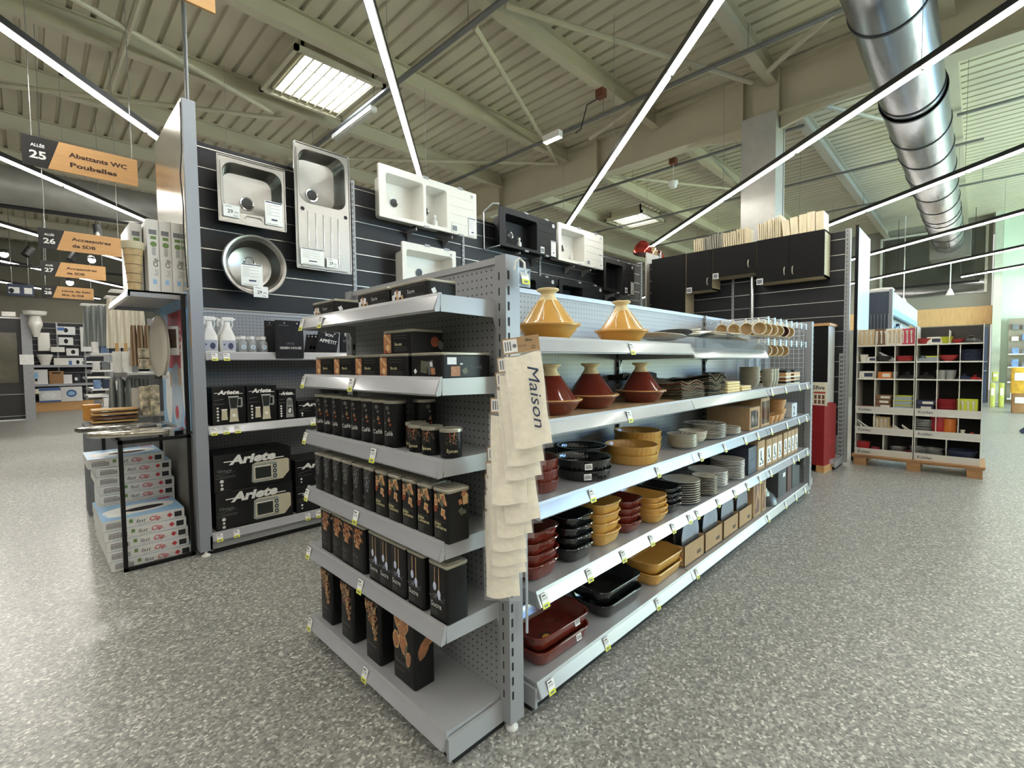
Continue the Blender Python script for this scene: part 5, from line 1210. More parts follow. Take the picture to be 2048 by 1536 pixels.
for i in range(4): hang_pack('%s folded black cloth in the leaning row behind the printed packs' % NTH[i], 606 + i * 7, 622 + i * 7, 668, 712, 3.68 + .0 * i, [], .15, 'leaning black cloths', .008)

# ================================================================== kitchen wall facing the gondola end
kit = rack('kitchen_wall_unit', 'dark slat wall unit carrying the black kitchen cabinets', (6.30, 3.62, 0), -PI / 2, [1.25, 1.25], .40, 1.0, [[], []], base=.12, post_h=2.76, feet=False)
for i in range(2): slats(kit, i * 1.25 + .0, (i + 1) * 1.25 + .03 * i, .395, .35, 2.74, .1785, 2.652 - 12 * .1785)
b = MB(); b.tube([(6.60, 2.10, 1.3), (6.60, 2.10, 2.40)], .028, 16); tag(b.build('steel_tube', chrome), 'vertical chrome tube below the black hood cabinet', 'tube')
kb = mat('black_cabinet_front', (15, 15, 14), .55, spec=.2); kw = mat('beige_carcass', (202, 190, 158), .5); handm = mat('satin_handle', (214, 208, 190), .3, .6)
def cab(label, y0, y1, z0, z1, doors, hands, depth=.30, xf=6.38, name='wall_cabinet', group='black kitchen wall cabinets'):
    t = thing(name, label, 'kitchen cabinet', (xf, y0, z0), 0, group); w_, h = y1 - y0, z1 - z0
    b = MB(); b.box(.02, depth, 0, w_, 0, .018); b.box(.02, depth, 0, w_, h - .018, h); b.box(.02, depth, 0, .018, 0, h); b.box(.02, depth, w_ - .018, w_, 0, h); b.box(depth - .006, depth, 0, w_, 0, h); b.build('carcass', kw, t)
    dw = w_ / doors
    for i in range(doors):
        b = MB(); b.box(0, .018, i * dw + .0015, (i + 1) * dw - .0015, .0, h); do = b.build('door', kb, t)
        if hands[i] is not None:
            b = MB(); yy = i * dw + hands[i] * dw; zz = h * .12 if h > .4 else h * .2
            b.tube([(0, yy, zz), (-.022, yy, zz + .012), (-.028, yy, zz + .045), (-.022, yy, zz + .08), (0, yy, zz + .092)], .006, 8); b.build('handle', handm, do)
    b = MB(); f = Face(b, (-.004, w_ - .005, -.02), -Y, Z); f.rect(0, 0, .075, .075, 0); f.rect(.008, .012, .055, .05, 1); b.build('grey_ticket', [paper, inkg], t); return t
cab('wide black wall cabinet with two doors at the right end', 1.265, 1.985, 2.205, 2.73, 2, [.88, .12])
cab('short black hood cabinet between the two taller ones', 1.995, 2.525, 2.345, 2.725, 1, [.15])
cab('narrow black wall cabinet left of the hood cabinet', 2.535, 2.88, 2.20, 2.725, 1, [.15])
t = cab('tall black larder cabinet at the left end of the kitchen wall', 2.90, 3.40, .12, 2.725, 1, [None], name='tall_cabinet', group=None)
plankm = mat('raw_plank', (222, 210, 178), .6, 0, .12, 4, aniso=(8, 8, 1)); plankg = mat('grey_plank', (160, 156, 142), .6, 0, .1, 4, aniso=(8, 8, 1))
rnd = random.Random(5)
def planks(y0, y1, z, hts, n, mats_, lab, grp, th):
    """sample boards standing on edge on top of the cabinets"""
    for i in range(n):
        f_ = i / max(1, n - 1); yy = y1 + (y0 - y1) * f_; hh = hts[0] + (hts[1] - hts[0]) * f_ + rnd.uniform(-.012, .015)
        b = MB(); b.box(-.0, .26, -th / 2, th / 2, 0, hh); o = b.build('sample_board', mats_[int(f_ * (len(mats_) - .01))]); o.location = (6.40 + rnd.uniform(0, .01), yy, z); o.rotation_euler = (math.radians(rnd.uniform(-3, 3) - 3 * (1 - f_)), 0, 0)
        tag(o, '%s thin sample board from the left in the %s' % ((NTH + ['fourteenth', 'fifteenth', 'sixteenth', 'seventeenth', 'eighteenth', 'nineteenth', 'twentieth', 'twenty-first', 'twenty-second', 'twenty-third', 'twenty-fourth'])[i], lab), 'sample board', grp)
planks(2.13, 2.78, 2.727, (.165, .20), 24, [plankm, plankg, plankg, plankm, plankm], 'left row on the cabinets', 'sample boards in the left row', .019)
planks(1.735, 1.965, 2.732, (.20, .26), 12, [plankm], 'middle row on the cabinets', 'sample boards in the middle row', .014)
planks(1.32, 1.66, 2.732, (.20, .225), 5, [plankm], 'thick row, cabinet right end', 'thick white sample boards', .078)
# base cabinet behind the mugs, slotted post, red floor display
t = thing('tall_cabinet', 'white tall cabinet with black front and wooden top behind the mugs', 'kitchen cabinet', (6.30, 1.20, 0)); b = MB(); b.box(.02, .36, 0, .36, 0, 1.63); b.build('carcass', mat('pale_carcass', (200, 200, 196), .45), t)
b = MB(); b.box(0, .02, .0, .36, 0, 1.63); b.build('door', kb, t); b = MB(); b.box(-.02, .38, -.02, .38, 1.63, 1.66); b.build('worktop', wood, t)
t = thing('slotted_post', 'low slotted grey post beside the red floor display', 'post', (6.68, 1.13, 0)); b = MB(); b.box(-.015, .03, -.025, .025, 0, 1.32); z = .06
while z < 1.3: b.box(-.0156, -.015, .004, .012, z, z + .028, 1); b.box(-.0156, -.015, -.012, -.004, z, z + .028, 1); z += .05
b.build('post_body', [greyd, dark], t)
redc = mat('red_display_card', (140, 14, 16), .5)
t = thing('floor_display', 'red cardboard floor display with a 5five header card', 'display', (6.09, 1.18, 0), math.radians(-6))
b = MB(); b.box(0, .38, 0, .20, .075, .745); b.box(.02, .36, .02, .18, .745, .76); b.build('red_box', redc, t)
b = MB(); b.box(.005, .012, -.02, .24, .74, 1.0); b.build('header_card', cream_c, t)
m = MB(); f = Face(m, (.004, .24, .74), -Y, Z); f.text('5five', .12, .18, .062, 0, bold=.02); f.rect(.015, .10, .09, .07, 3); f.rect(.02, .04, .08, .035, 2)
for i in range(3):
    for j in range(2): f.rect(.135 + i * .038, .02 + j * .055, .026, .045, 1)
f.rect(.13, .135, .115, .02, 4); m.build('header_print', [ink, woodd, wood, paper, mat('red_print', (176, 60, 50), .5)], t)
m = MB(); f = Face(m, (-.0006, .19, .70), -Y, Z); f.rect(0, 0, .07, .03, 0); f = Face(m, (.10, -.0006, .3), X, Z); f.text('5five', .05, .0, .09, 1, bold=.02); m.build('side_print', [paper, mat('faded_red_print', (170, 50, 46), .5)], t)
b = MB(); b.box(-.01, .39, -.01, .07, 0, .074); b.box(-.01, .39, .13, .21, 0, .03, 1); b.build('small_pallet', [wood, dark], t)
t = thing('display_partition', 'pale blue printed end panel standing behind the slotted upright', 'end panel', (7.12, 1.06, 0)); b = MB(); b.box(0, .88, 0, .02, .3, 2.86); b.build('panel_sheet', mat('pale_blue_panel', (170, 206, 236), .35, 0, .12, 3, aniso=(1, 1, 4)), t); b = MB(); b.box(-.01, 0, -.005, .03, .0, 2.88); b.build('panel_post', dark, t)
# ================================================================== toilet seat corner at the left end of the sink wall
cartw = mat('white_glossy_card', (222, 222, 218), .35, 0, .02, 8); skyb = mat('sky_blue_print', (150, 192, 226), .4, 0, .08, 6); redp = mat('red_print_patch', (196, 60, 70), .5); pinkp = mat('pink_print', (196, 84, 100), .5, 0, .1, 30)
greenp = mat('green_print', (110, 140, 80), .5)
def seatbox(label, x0, y0, z0, group, upright=False, rz=0.0, w_=.415, d_=.43, h=.062):
    t = thing('toilet_seat_carton', label, 'box', (x0, y0, z0), rz, group); b = MB()
    if not upright:
        b.rbox(0, w_, 0, d_, 0, h, .003, 0, .002, 2); b.build('carton', cartw, t); m = MB(); f = Face(m, (0, -.0006, 0), X, Z)
        for i in range(14): f.rect(.02 + i * .0065, .012, .0028, h * .45, 1)
        f.rect(.02, h * .7, .07, .003, 1); f.rect(.128, h * .45, .018, .022, 3)
        f.text('fast', .16, h * .32, .034, 1, bold=.0, shear=.3); f.text('Clip', .225, h * .32, .036, 2, bold=.02, shear=.3); f.rot(.165 + .07, h * .22, .13, .0016, .1, 1)
        f.rot(.335, h * .5, .022, .022, PI / 4, 2); f.rect(.36, h * .2, .04, h * .55, 1)
        tp_ = Face(m, (0, 0, h + .0008), X, Y); tp_.rect(.0, .0, w_, d_, 4); tp_.blob(w_ * .5, d_ * .5, .19, .12, 0, .1, 28, 0); tp_.blob(w_ * .55, d_ * .45, .11, .05, 5, .15, 28, 0); tp_.rect(.33, .36, .07, .05, 2); tp_.blob(.10, .12, .07, .05, 0, 0, 20, 0)
        m.build('printed_sides', [paper, ink, redp, greenp, skyb, dark], t)
    else:
        b.rbox(0, h, 0, .4, 0, w_, .003, 0, .002, 2); b.build('carton', cartw, t); m = MB(); f = Face(m, (h, -.0006, 0), Z, -X)
        f.text('fast', .10, .012, .03, 5, shear=.2); f.text('Clip', .155, .012, .034, 1, bold=.01, shear=.2)
        f.blob(.30, .03, .017, .017, 3, 0, 18, 0); f.rect(.33, .015, .02, .03, 3); f.rect(.36, .012, .03, .04, 2); f.rect(.23, .02, .05, .02, 5); f.rect(.05, .02, .03, .02, 4)
        m.build('printed_spine', [paper, ink, inkg, greenp, skyb, mat('soft_grey_print', (176, 178, 178), .5)], t)
    return t
for i in range(5):
    seatbox(('topmost carton showing blue lid print' if i == 4 else ['bottom', 'second', 'third', 'fourth'][i] + ' white seat carton from the floor') + ' in the front low stack', .297 - .008 * i - (.006 if i == 1 else 0), 3.725 + .002 * i, .001 + i * .0632, 'front stack of seat cartons')
for i in range(10):
    seatbox('%s seat carton from the floor in the tall rear stack' % NTH[i], .29 + random.uniform(-.012, .008) - (.05 if i == 9 else 0), 4.205 + random.uniform(-.004, .004), .001 + i * .0632, 'rear stack of seat cartons')
fr = mat('black_steel_frame', (14, 14, 15), .4, .3)
t = thing('display_table', 'black steel frame display table over the seat cartons', 'table', (.54, 3.68, 0)); s_ = .011
for (x, y, h) in ((-.178, 0, .795), (.17, 0, 1.72), (-.178, .97, .795), (.17, .97, .795)):
    b = MB(); b.box(x - s_, x + s_, y - s_, y + s_, .0, h); b.build('leg', fr, t)
for a in ((-.178, .17, 0, 0, .012), (-.178, .17, 0, 0, .795), (-.178, .17, .97, .97, .795), (-.178, -.178, 0, .97, .795), (.17, .17, 0, .97, .795), (-.178, .17, .45, .45, .795)):
    b = MB(); b.box(a[0] - s_, a[1] + s_, a[2] - s_, a[3] + s_, a[4] - s_, a[4] + s_); b.build('rail', fr, t)
seatm = mat('pearl_grey_seat', (176, 170, 152), .16, .35, .2, 5, coat=.8); seatd = mat('dark_grey_seat', (112, 110, 104), .16, .35, .2, 5, coat=.8)
def seat(label, m, loc, rot, L=.225, W=.185, th=.028):
    t = thing('toilet_seat', label, 'toilet seat', loc, rot=rot); b = MB()
    def rg(k, z, n=44): return [(k * W * math.cos(2 * PI * i / n), k * L * math.sin(2 * PI * i / n) * (1.06 if math.sin(2 * PI * i / n) > 0 else .97), z) for i in range(n)]
    b.loft([rg(.93, 0), rg(.985, .004), rg(1.0, th * .3), rg(.995, th * .45)], 0, True, True, True); b.build('seat_ring', m, t)
    b = MB(); b.loft([rg(.985, th * .5), rg(1.0, th * .6), rg(.99, th * .85), rg(.94, th), rg(.6, th * 1.12), rg(.1, th * 1.18)], 0, True, True, True); b.build('seat_lid', m, t)
    b = MB(); b.box(-.08, .08, -L * 1.02, -L * .90, -.01, th * .9); b.build('hinge', chrome, t); return t
seat('pearl toilet seat nearest the front on the black table', seatm, (.46, 3.86, .812), (0, .05, math.radians(62)), .235, .19, .036)
seat('darker toilet seat lying behind the front one on the table', seatd, (.43, 4.22, .815), (0, .05, math.radians(70)), .235, .19, .036)
seat('pale toilet seat hanging upright above the black table', mat('warm_white_seat', (204, 198, 184), .25, 0, .05, 5, coat=.5), (.655, 4.10, 1.385), (PI / 2, 0, math.radians(-83)), .215, .18, .03)
t = thing('framed_sign', 'small white framed picture beside the hanging toilet seat', 'sign', (.70, 3.98, 1.33), math.radians(-50)); b = MB(); b.box(-.045, .045, -.004, .004, 0, .20); b.build('frame', paper, t); b = MB(); b.box(-.03, .03, -.0055, -.004, .05, .18); b.build('picture', mat('brown_picture', (88, 76, 64), .3, 0, .3, 30), t)
# poster wall
t = thing('poster_board', 'blue and pink poster board behind the toilet seats', 'poster', (.735, 3.72, .82)); b = MB(); b.box(0, .02, 0, .90, 0, .90); b.build('board', skyb, t)
m = MB(); f = Face(m, (-.0008, .90, 0), -Y * .82, Z)
f.rect(.35, .42, .55, .40, 1)
for i in range(4): f.rect(.55, .68 - .05 * i, .3, .02, 0)
f.blob(.62, .22, .22, .24, 2, 0, 24, .02); f.blob(.95, .35, .12, .3, 0, .1, 24, 0); f.blob(.28, .2, .14, .2, 0, 0, 24, 0); f.blob(.6, .1, .07, .05, 1, 0, 14, 0); f.blob(.94, .05, .07, .05, 1, 0, 14, 0); f.rect(.72, .3, .08, .12, 3); f.rect(.36, .28, .06, .12, 3)
m.build('poster_print', [paper, pinkp, mat('pale_water_print', (196, 214, 230), .4), mat('skin_tone_print', (214, 178, 140), .5)], t)
t = thing('end_rack', 'slotted rack side in shade behind the black table', 'shelving', (.74, 3.70, 0)); b = MB(); b.box(0, .03, 0, 1.1, .03, .80); b.build('back_panel', mat('mid_grey_panel', (120, 118, 112), .5), t)  # even mid grey panel colour
b = MB(); b.box(-.28, .0, .0, .95, .86, .875); b.prism([(0, .80), (.0, .88), (.03, .88)], -.28, 0, 'x'); t.children[0]['a'] = 0; del t.children[0]['a']
# shelf with upright cartons and the basket
t = thing('metal_shelf', 'grey metal shelf high on the rack holding three upright cartons', 'shelf', (.735, 3.70, 1.725)); b = MB()
b.add([(-.30, .0, 0), (0, 0, 0), (0, .95, 0), (-.30, .95, 0), (-.30, .0, -.012), (0, 0, -.012), (0, .95, -.012), (-.30, .95, -.012)], [(0, 1, 2, 3), (4, 7, 6, 5), (0, 4, 5, 1), (1, 5, 6, 2), (2, 6, 7, 3), (3, 7, 4, 0)]); b.build('shelf_plate', grey, t)
b = MB(); b.prism([(-.31, -.045), (-.30, .004), (-.29, .004), (-.29, -.045)], 0, .95, 'y'); b.build('front_lip', lipm, t)
for yy in (0, .946): b = MB(); b.prism([(-.30, 0), (0, 0), (0, -.09), (-.04, -.04), (-.30, -.04)], yy, yy + .004, 'y'); b.build('bracket', greyd, t)
for i in range(3): seatbox('white seat carton standing upright on the shelf, %s of three' % ['left', 'middle', 'right'][i], .545 + .0635 * i, 3.735, 1.7265, 'upright seat cartons', True, w_=.455)
seatbox('white seat carton lying turned behind the basket on the high shelf', .475, 3.85, 1.7265, None, True, w_=.44)
wick = mat('natural_wicker', (186, 160, 118), .8, 0, .15, 40, bump=.5); wkd = mat('dark_wire', (70, 62, 50), .6)
t = thing('wicker_basket', 'tall wicker basket with cloth rim standing at the left of the high shelf', 'basket', (.478, 3.77, 1.7265)); b = MB(); b.lathe([(0, 0), (.032, 0), (.036, .06), (.050, .24), (.054, .29), (.050, .29), (.034, .04), (0, .01)], n=20); b.build('basket_body', wick, t)
b = MB(); b.lathe([(.054, .255), (.058, .26), (.060, .30), (.052, .302)], n=20, cap=False); b.build('cloth_rim', mat('linen_rim', (206, 194, 164), .9), t)
for k_ in range(4):
    b = MB(); z = .05 + k_ * .055; r = .0375 + .062 * k_ * .055; b.tube([(r * math.cos(a), r * math.sin(a), z) for a in [2 * PI * i / 16 for i in range(16)]], .0016, 5, closed=True); b.build('dark_band', wkd, t)

# ================================================================== aisle signs
oak = mat('oak_sign_board', (206, 160, 104), .5, 0, .06, 4, aniso=(1, 1, 10)); signb = mat('black_sign_panel', (22, 21, 20), .45); sbt = mat('dark_brown_letters', (60, 36, 22), .5)
def aisle(num, l1, l2, y, x0, x1, z1, h, label, full=True):
    w_ = x1 - x0; t = thing('aisle_sign', label, 'sign', (x0, y, z1 - h)); b = MB(); b.prism([(w_ * .30, h), (w_, h), (w_, 0), (w_ * .20, 0)], 0, .012, 'y'); b.build('oak_board', oak, t)
    b = MB(); b.prism([(0, h), (w_ * .30, h), (w_ * .20, 0), (0, 0)], 0, .012, 'y'); b.build('black_panel', signb, t)
    m = MB(); f = Face(m, (0, -.0008, 0), X, Z); f.text('ALLÉE', w_ * .07, h * .66, h * .14, 0, bold=.03, width=w_ * .11); f.text(num, w_ * .055, h * .27, h * .36, 0, bold=.03, width=w_ * .135)
    if len(l1): f.text(l1, w_ * .38, h * .56, h * .22, 1, bold=.035, width=w_ * .56 * min(1, len(l1) / 13)); f.text(l2, w_ * .38, h * .22, h * .22, 1, bold=.035, width=w_ * .42 * min(1, len(l2) / 9))
    m.build('letters', [paper, sbt], t)
    for a in (.08, .95): b = MB(); b.tube([(w_ * a, .006, h), (w_ * a, .006, 5.2 - z1 + h)], .0035, 5); b.build('hanging_wire', [wire], t)
aisle('25', 'Abattants WC', 'Poubelles', 5.2, .02, .715, 3.03, .225, 'hanging aisle sign numbered 25 with oak board, largest of the four')
aisle('26', 'Accessoires', 'de SDB', 7.5, .118, .85, 2.82, .225, 'second nearest aisle sign, reading 26 Accessoires, half over the wicker basket')
aisle('27', 'Accessoires', 'de SDB', 9.5, .16, .863, 2.78, .21, 'smaller third aisle sign, reading 27 Accessoires, under the second')
aisle('28', 'Linge de bain', 'Mob. de SDB', 11.5, .185, .863, 2.68, .205, 'hanging aisle sign numbered 28, farthest of the four')
t = thing('aisle_sign', 'corner of an oak sign board cut off at the top edge of the picture', 'sign', (-.12, 2.3, 2.72)); b = MB(); b.box(0, .72, 0, .012, 0, .24); b.build('oak_board', oak, t)
for a in (.06, .66): b = MB(); b.tube([(a, .006, .24), (a, .006, 2.5)], .0035, 5); b.build('hanging_wire', wire, t)
# spot track
t = thing('spot_track', 'long black spotlight track crossing below the dull grey duct', 'track light', (0, 0, 0)); b = MB(); b.tube([(-1.5, 9.4, 3.40), (1.6, 9.0, 3.40)], .03, 6); b.build('track', black, t)
b = MB(); b.tube([(.75, 9.1, 3.36), (.75, 9.1, 3.28)], .012, 6); b.tube([(.75, 9.1, 3.30), (.76, 9.05, 3.10)], .05, 14); b.build('spot_head', black, t)
t = thing('spot_track', 'black spotlight track with bright spots behind the second sign', 'track light', (0, 0, 0)); b = MB(); b.tube([(-1.5, 12.1, 3.05), (2.4, 11.9, 3.05)], .025, 6); b.build('track', black, t)
spotg = mat_emit('spot_glow', (255, 252, 240), 30)
def lamp(p, e, tgt):
    l = bpy.data.lights.new('spot', 'SPOT'); l.energy = e; l.spot_size = 1.9; l.spot_blend = .6; l.shadow_soft_size = .06; l.color = (1, .96, .88)
    o = bpy.data.objects.new('spot', l); COL.objects.link(o); o.location = p; o.rotation_euler = (Vector(tgt) - p).to_track_quat('-Z', 'Y').to_euler()
for q in ((-.8, 12.0, 3.0), (.6, 12.0, 2.98), (1.6, 12.5, 2.9), (-.4, 9.3, 3.3), (.75, 9.0, 3.2)): lamp(Vector(q), 55, (q[0] - .2, q[1] - 2.4, 0))
for i, (px, py, yy) in enumerate(((8, 508, 12.0), (184, 520, 12.0), (140, 565, 12.6))):
    p = at_y(px, py, yy); b = MB(); b.tube([p + Vector((0, .18, .06)), p + Vector((0, .03, 0))], .06, 14); b.build('spot_head', black, t); b = MB(); b.lathe([(.055, 0), (0, -.001)], tuple(p + Vector((0, .02, 0))), 16, axis='y', cap=False); b.build('lens', spotg, t)
for i, (px, py, yy) in enumerate(((50, 505, 12.0), (140, 515, 12.0))):
    p = at_y(px, py, yy); b = MB(); b.tube([p + Vector((.08, .05, .1)), p + Vector((0, 0, -.05))], .06, 12); b.build('spot_head', black, t)

# ================================================================== bathroom aisle ends beyond the sink wall
def rackends(name, label, x, y0, y1, zs, panel, xe=4.0):
    t = thing(name, label, 'shelving', (x, y0, 0)); b = MB(); b.box(.28, xe, (y1 - y0) * .45, (y1 - y0) * .55, .0, 1.75); b.build('back_panel', panel, t)
    for z in zs: b = MB(); b.box(0, .28, 0, y1 - y0, z - .02, z); b.box(-.008, 0, 0, y1 - y0, z - .04, z + .005, 1); b.box(.3, xe, 0, .02, z - .04, z, 1); b.box(.3, xe, .0, (y1 - y0), z - .02, z, 0); b.build('shelf', [white, lipm], t)
    b = MB(); b.box(.27, .31, 0, .04, .0, 1.75); b.box(.27, .31, (y1 - y0) - .04, (y1 - y0), .0, 1.75); b.build('upright', greyd, t); return t
rackends('bathroom_shelving', 'bathroom accessory shelving end nearest behind the black table', .60, 5.35, 6.15, (.12, .82, 1.20), greyd)
rackends('bathroom_shelving', 'bathroom shelving end beneath the grey hanging towels', .50, 7.35, 8.15, (.12, .50, .78, 1.00, 1.22, 1.42), greyd)
rackends('bathroom_shelving', 'far bathroom shelving end near the back display wall', .62, 9.9, 10.7, (.12, .5, .8, 1.1, 1.35), greyd)
def mstripe(name, rgb, rgb2, sc):
    m = mat(name, rgb, .9, 0, .05, 20); nt = m.node_tree; N = nt.nodes; L = nt.links; b = N['Principled BSDF']; src = b.inputs['Base Color'].links[0].from_socket
    tc = N.new('ShaderNodeTexCoord'); wv = N.new('ShaderNodeTexWave'); wv.bands_direction = 'X'; wv.inputs['Scale'].default_value = sc; wv.inputs['Distortion'].default_value = .4; L.new(tc.outputs['Object'], wv.inputs['Vector'])
    mx = N.new('ShaderNodeMix'); mx.data_type = 'RGBA'; L.new(wv.outputs['Fac'], mx.inputs['Factor']); L.new(src, mx.inputs[6]); mx.inputs[7].default_value = (*s2l(rgb2), 1); L.new(mx.outputs[2], b.inputs['Base Color']); return m
tw = {'w': mstripe('cream_striped_towel', (236, 232, 216), (206, 198, 176), 9), 'g': mstripe('grey_green_towel', (150, 156, 152), (98, 104, 104), 7), 'b': mstripe('brown_striped_towel', (176, 160, 130), (110, 78, 56), 11)}
def hang_towel(kind, label, x, y, z0, z1, w_, group):
    b = MB(); n = 16; rings = []
    for j in range(7):
        v = j / 6; k_ = .55 + .45 * v
        rings.append([(w_ / 2 * k_ * math.cos(a) * (1 + .1 * math.sin(5 * a)), .05 * k_ * math.sin(a) * (1 + .15 * math.cos(4 * a)), z1 - z0 - (z1 - z0) * v) for a in [2 * PI * i / n for i in range(n)]])
    b.loft(rings, 0, True); o = b.build('hanging_towel', tw[kind]); o.location = (x, y, z0); o.rotation_euler = (0, 0, random.uniform(-.3, .3)); return tag(o, label, 'towel', group)
for i in range(5): hang_towel('w', 'cream striped towel, %s from the left in the cream group' % NTH[i], .575 + .045 * i, 6.1 - .10 * i, 1.44, 1.93, .085, 'cream striped hanging towels')
for i in range(5): hang_towel('g', 'grey green towel, %s from the left in the upper grey group' % NTH[i], .50 + .055 * i, 7.55 - .08 * i, 1.50, 1.98, .10, 'grey hanging towels')
for i in range(4): hang_towel('b', 'brown striped towel bundle, %s from the left' % NTH[i], .655 + .045 * i, 5.35 - .03 * i, 1.26, 1.62, .07, 'brown striped towel bundles')
for i in range(5): hang_towel('g', 'long grey green bath mat, %s from the left in the lower group' % NTH[i], .53 + .058 * i, 5.75 - .03 * i, .80, 1.14, .075, 'grey hanging bath mats')
for k_, (x, y, z) in enumerate(((.60, 6.1, 1.95), (.62, 5.9, 1.99), (.50, 7.5, 2.0))):
    t = thing('hook_rail', 'white wire hook rail above the %s' % ['cream striped towels', 'cream towels, upper one', 'grey hanging towels'][k_], 'hook rail', (x, y, z))
    for i in range(4): b = MB(); b.tube([(-.05 + .0 * i, .06 * i, 0), (.25, .06 * i, .0)], .006, 5); b.build('hook_arm', white, t)
    b = MB(); b.tube([(-.05, 0, 0), (-.05, .2, 0)], .006, 5); b.build('cross_bar', white, t)
leafm = mat('leaf_pattern_print', (196, 186, 160), .5, 0, .9, 18); orangeb = mat('orange_card', (214, 150, 66), .5, 0, .15, 12); brushm = mat('bamboo', (206, 166, 104), .5)
def simple(name, label, cat, px, py0, py1, pw, y, m, group=None, round_=False, d_=.12, zsnap=None):
    """small distant object: height and width read off the picture at its own distance"""
    a = at_y(px - pw / 2, py1, y); c = at_y(px + pw / 2, py0, y); w_ = abs(c.x - a.x); z0 = zsnap if zsnap is not None else a.z; h = max(c.z - z0, .02); b = MB()
    if round_: b.lathe([(0, 0), (w_ * .42, 0), (w_ * .5, h * .5), (w_ * .5, h), (w_ * .44, h), (w_ * .4, h * .9), (0, h * .88)], n=20)
    else: b.rbox(-w_ / 2, w_ / 2, -d_ / 2, d_ / 2, 0, h, .006, 0, .003, 2)
    o = b.build(name, m); o.location = ((a.x + c.x) / 2, y, z0); return tag(o, label, cat, group)
simple('waste_bin', 'white bin on the middle shelf under the cream towels, left', 'bin', 235, 703, 738, 19, 5.6, white, None, True, zsnap=1.201); simple('waste_bin', 'white bin on the middle shelf under the cream towels, right', 'bin', 254, 703, 738, 18, 5.55, white, None, True, zsnap=1.201)
for i, px in enumerate((234, 252)):
    p = at_y(px, 705, 5.6 - .05 * i); b = MB(); b.tube([(p.x, 5.6 - .05 * i, 1.35), (p.x, 5.6 - .05 * i, 1.47)], .012, 8); tag(b.build('brush_handle', brushm), 'bamboo brush handle rising from the %s white bin' % ['left', 'right'][i], 'brush')
simple('soap_dispenser', 'small grey dispenser beside the white bins', 'dispenser', 270, 718, 738, 13, 5.5, inkg, None, True, zsnap=1.201)
for i, (px, a, c) in enumerate(((288, 697, 716), (290, 718, 738), (292, 772, 822), (308, 770, 820))): simple('patterned_box', ['upper patterned pouch above the leaf print box', 'leaf print box on the shelf below the brown towels', 'tall leaf patterned bin on the low shelf', 'dark leaf patterned bin beside the table'][i], 'box', px, a, c, [24, 26, 24, 16][i], 5.3, leafm, None, i == 2, zsnap=[None, None, .821, .821][i])
simple('waste_bin', 'pale grey bin with bamboo lid on the low shelf', 'bin', 277, 775, 822, 26, 5.4, mat('pale_grey_bin', (190, 190, 184), .4), None, True, zsnap=.821)
simple('orange_box', 'orange and white box on the low shelf at left', 'box', 184, 808, 841, 34, 5.6, orangeb, zsnap=None)
simple('grey_plinth', 'low grey plinth under the orange box and the bamboo trays', 'plinth', 216, 841, 870, 96, 5.45, inkg, zsnap=0.0, d_=.3)
for i in range(4): p = at_y(234, 842 - i * 7.5, 5.35); b = MB(); b.rbox(p.x - .17, p.x + .14, 5.25, 5.45, p.z, p.z + .014, .02, 0, .004); tag(b.build('bamboo_tray', [brushm, woodd, brushm, brushm][i]), ['bottom', 'second', 'third', 'topmost'][i] + ' bamboo tray in the small pile left of the toilet seats', 'tray', 'bamboo trays')
rnd = random.Random(11); bl = mat('blue_pack', (120, 150, 190), .5, 0, .3, 20); dkpk = mat('navy_pack', (48, 60, 84), .5, 0, .3, 20)
for r_, (z, h) in enumerate(((1.421, .16), (1.221, .12), (1.001, .12), (.781, .12), (.501, .18))):
    for i in range(4):
        w_ = .065; b = MB(); b.rbox(-w_ / 2, w_ / 2, -.05, .05, 0, h * rnd.uniform(.7, .95), .01 if r_ else .02, 0, .004, 2)
        o = b.build('bath_accessory', [white, bl, dkpk, cartw, inkg][(r_ * 3 + i) % 5]); o.location = (.545 + .078 * i, 7.40, z); tag(o, '%s bathroom accessory from the left on the %s shelf below the grey towels' % (NTH[i].capitalize() if 0 else NTH[i], NTH[r_]), 'bathroom accessory', 'bathroom accessories')

# ================================================================== back display wall with toilets and boxes
t = thing('display_wall', 'dark slat display wall with sanitary ware at the far back', 'shelving', (.05, 19.6, 0)); slats(t, 0, 3.0, .0, .0, 2.6, .165, .12)
for x in (.55, 1.15): b = MB(); b.box(x - .02, x + .02, -.012, 0, 0, 2.62); b.build('upright', greyd, t)
for z in (1.33, .78, .26):
    b = MB(); b.box(0, 3.0, -.45, 0, z - .03, z); b.box(0, 3.0, -.46, -.45, z - .06, z + .01, 1); b.build('shelf', [white, lipm] if z != .26 else [oak, oak], t)
b = MB(); b.box(0, 3.0, -.45, 0, 0, .23); b.build('plinth', oak, t)
por = mat('white_ceramic', (226, 224, 214), .2, 0, .02, 5, coat=.4)
t = thing('toilet', 'white hanging toilet pan standing on the back display shelf', 'toilet', (.31, 19.35, 1.335)); b = MB()
b.loft([rrect(0, 0, .09, .14, .06, 0, 5), rrect(0, 0, .12, .17, .08, .12, 5), rrect(0, 0, .17, .2, .12, .28, 5), rrect(0, 0, .175, .2, .12, .31, 5)], 0, True); b.build('pan', por, t); b = MB(); b.rbox(-.13, .13, .12, .18, .42, .95, .03); b.build('raised_seat_lid', por, t)
t = thing('toilet', 'white ceramic toilet piece hung on the grey column at left', 'toilet', (.13, 16.2, 2.0)); b = MB(); b.lathe([(0, 0), (.05, 0), (.09, .18), (.13, .28), (.13, .34), (.1, .5), (.2, .53), (.22, .62), (0, .63)], n=20); b.build('pan', por, t)
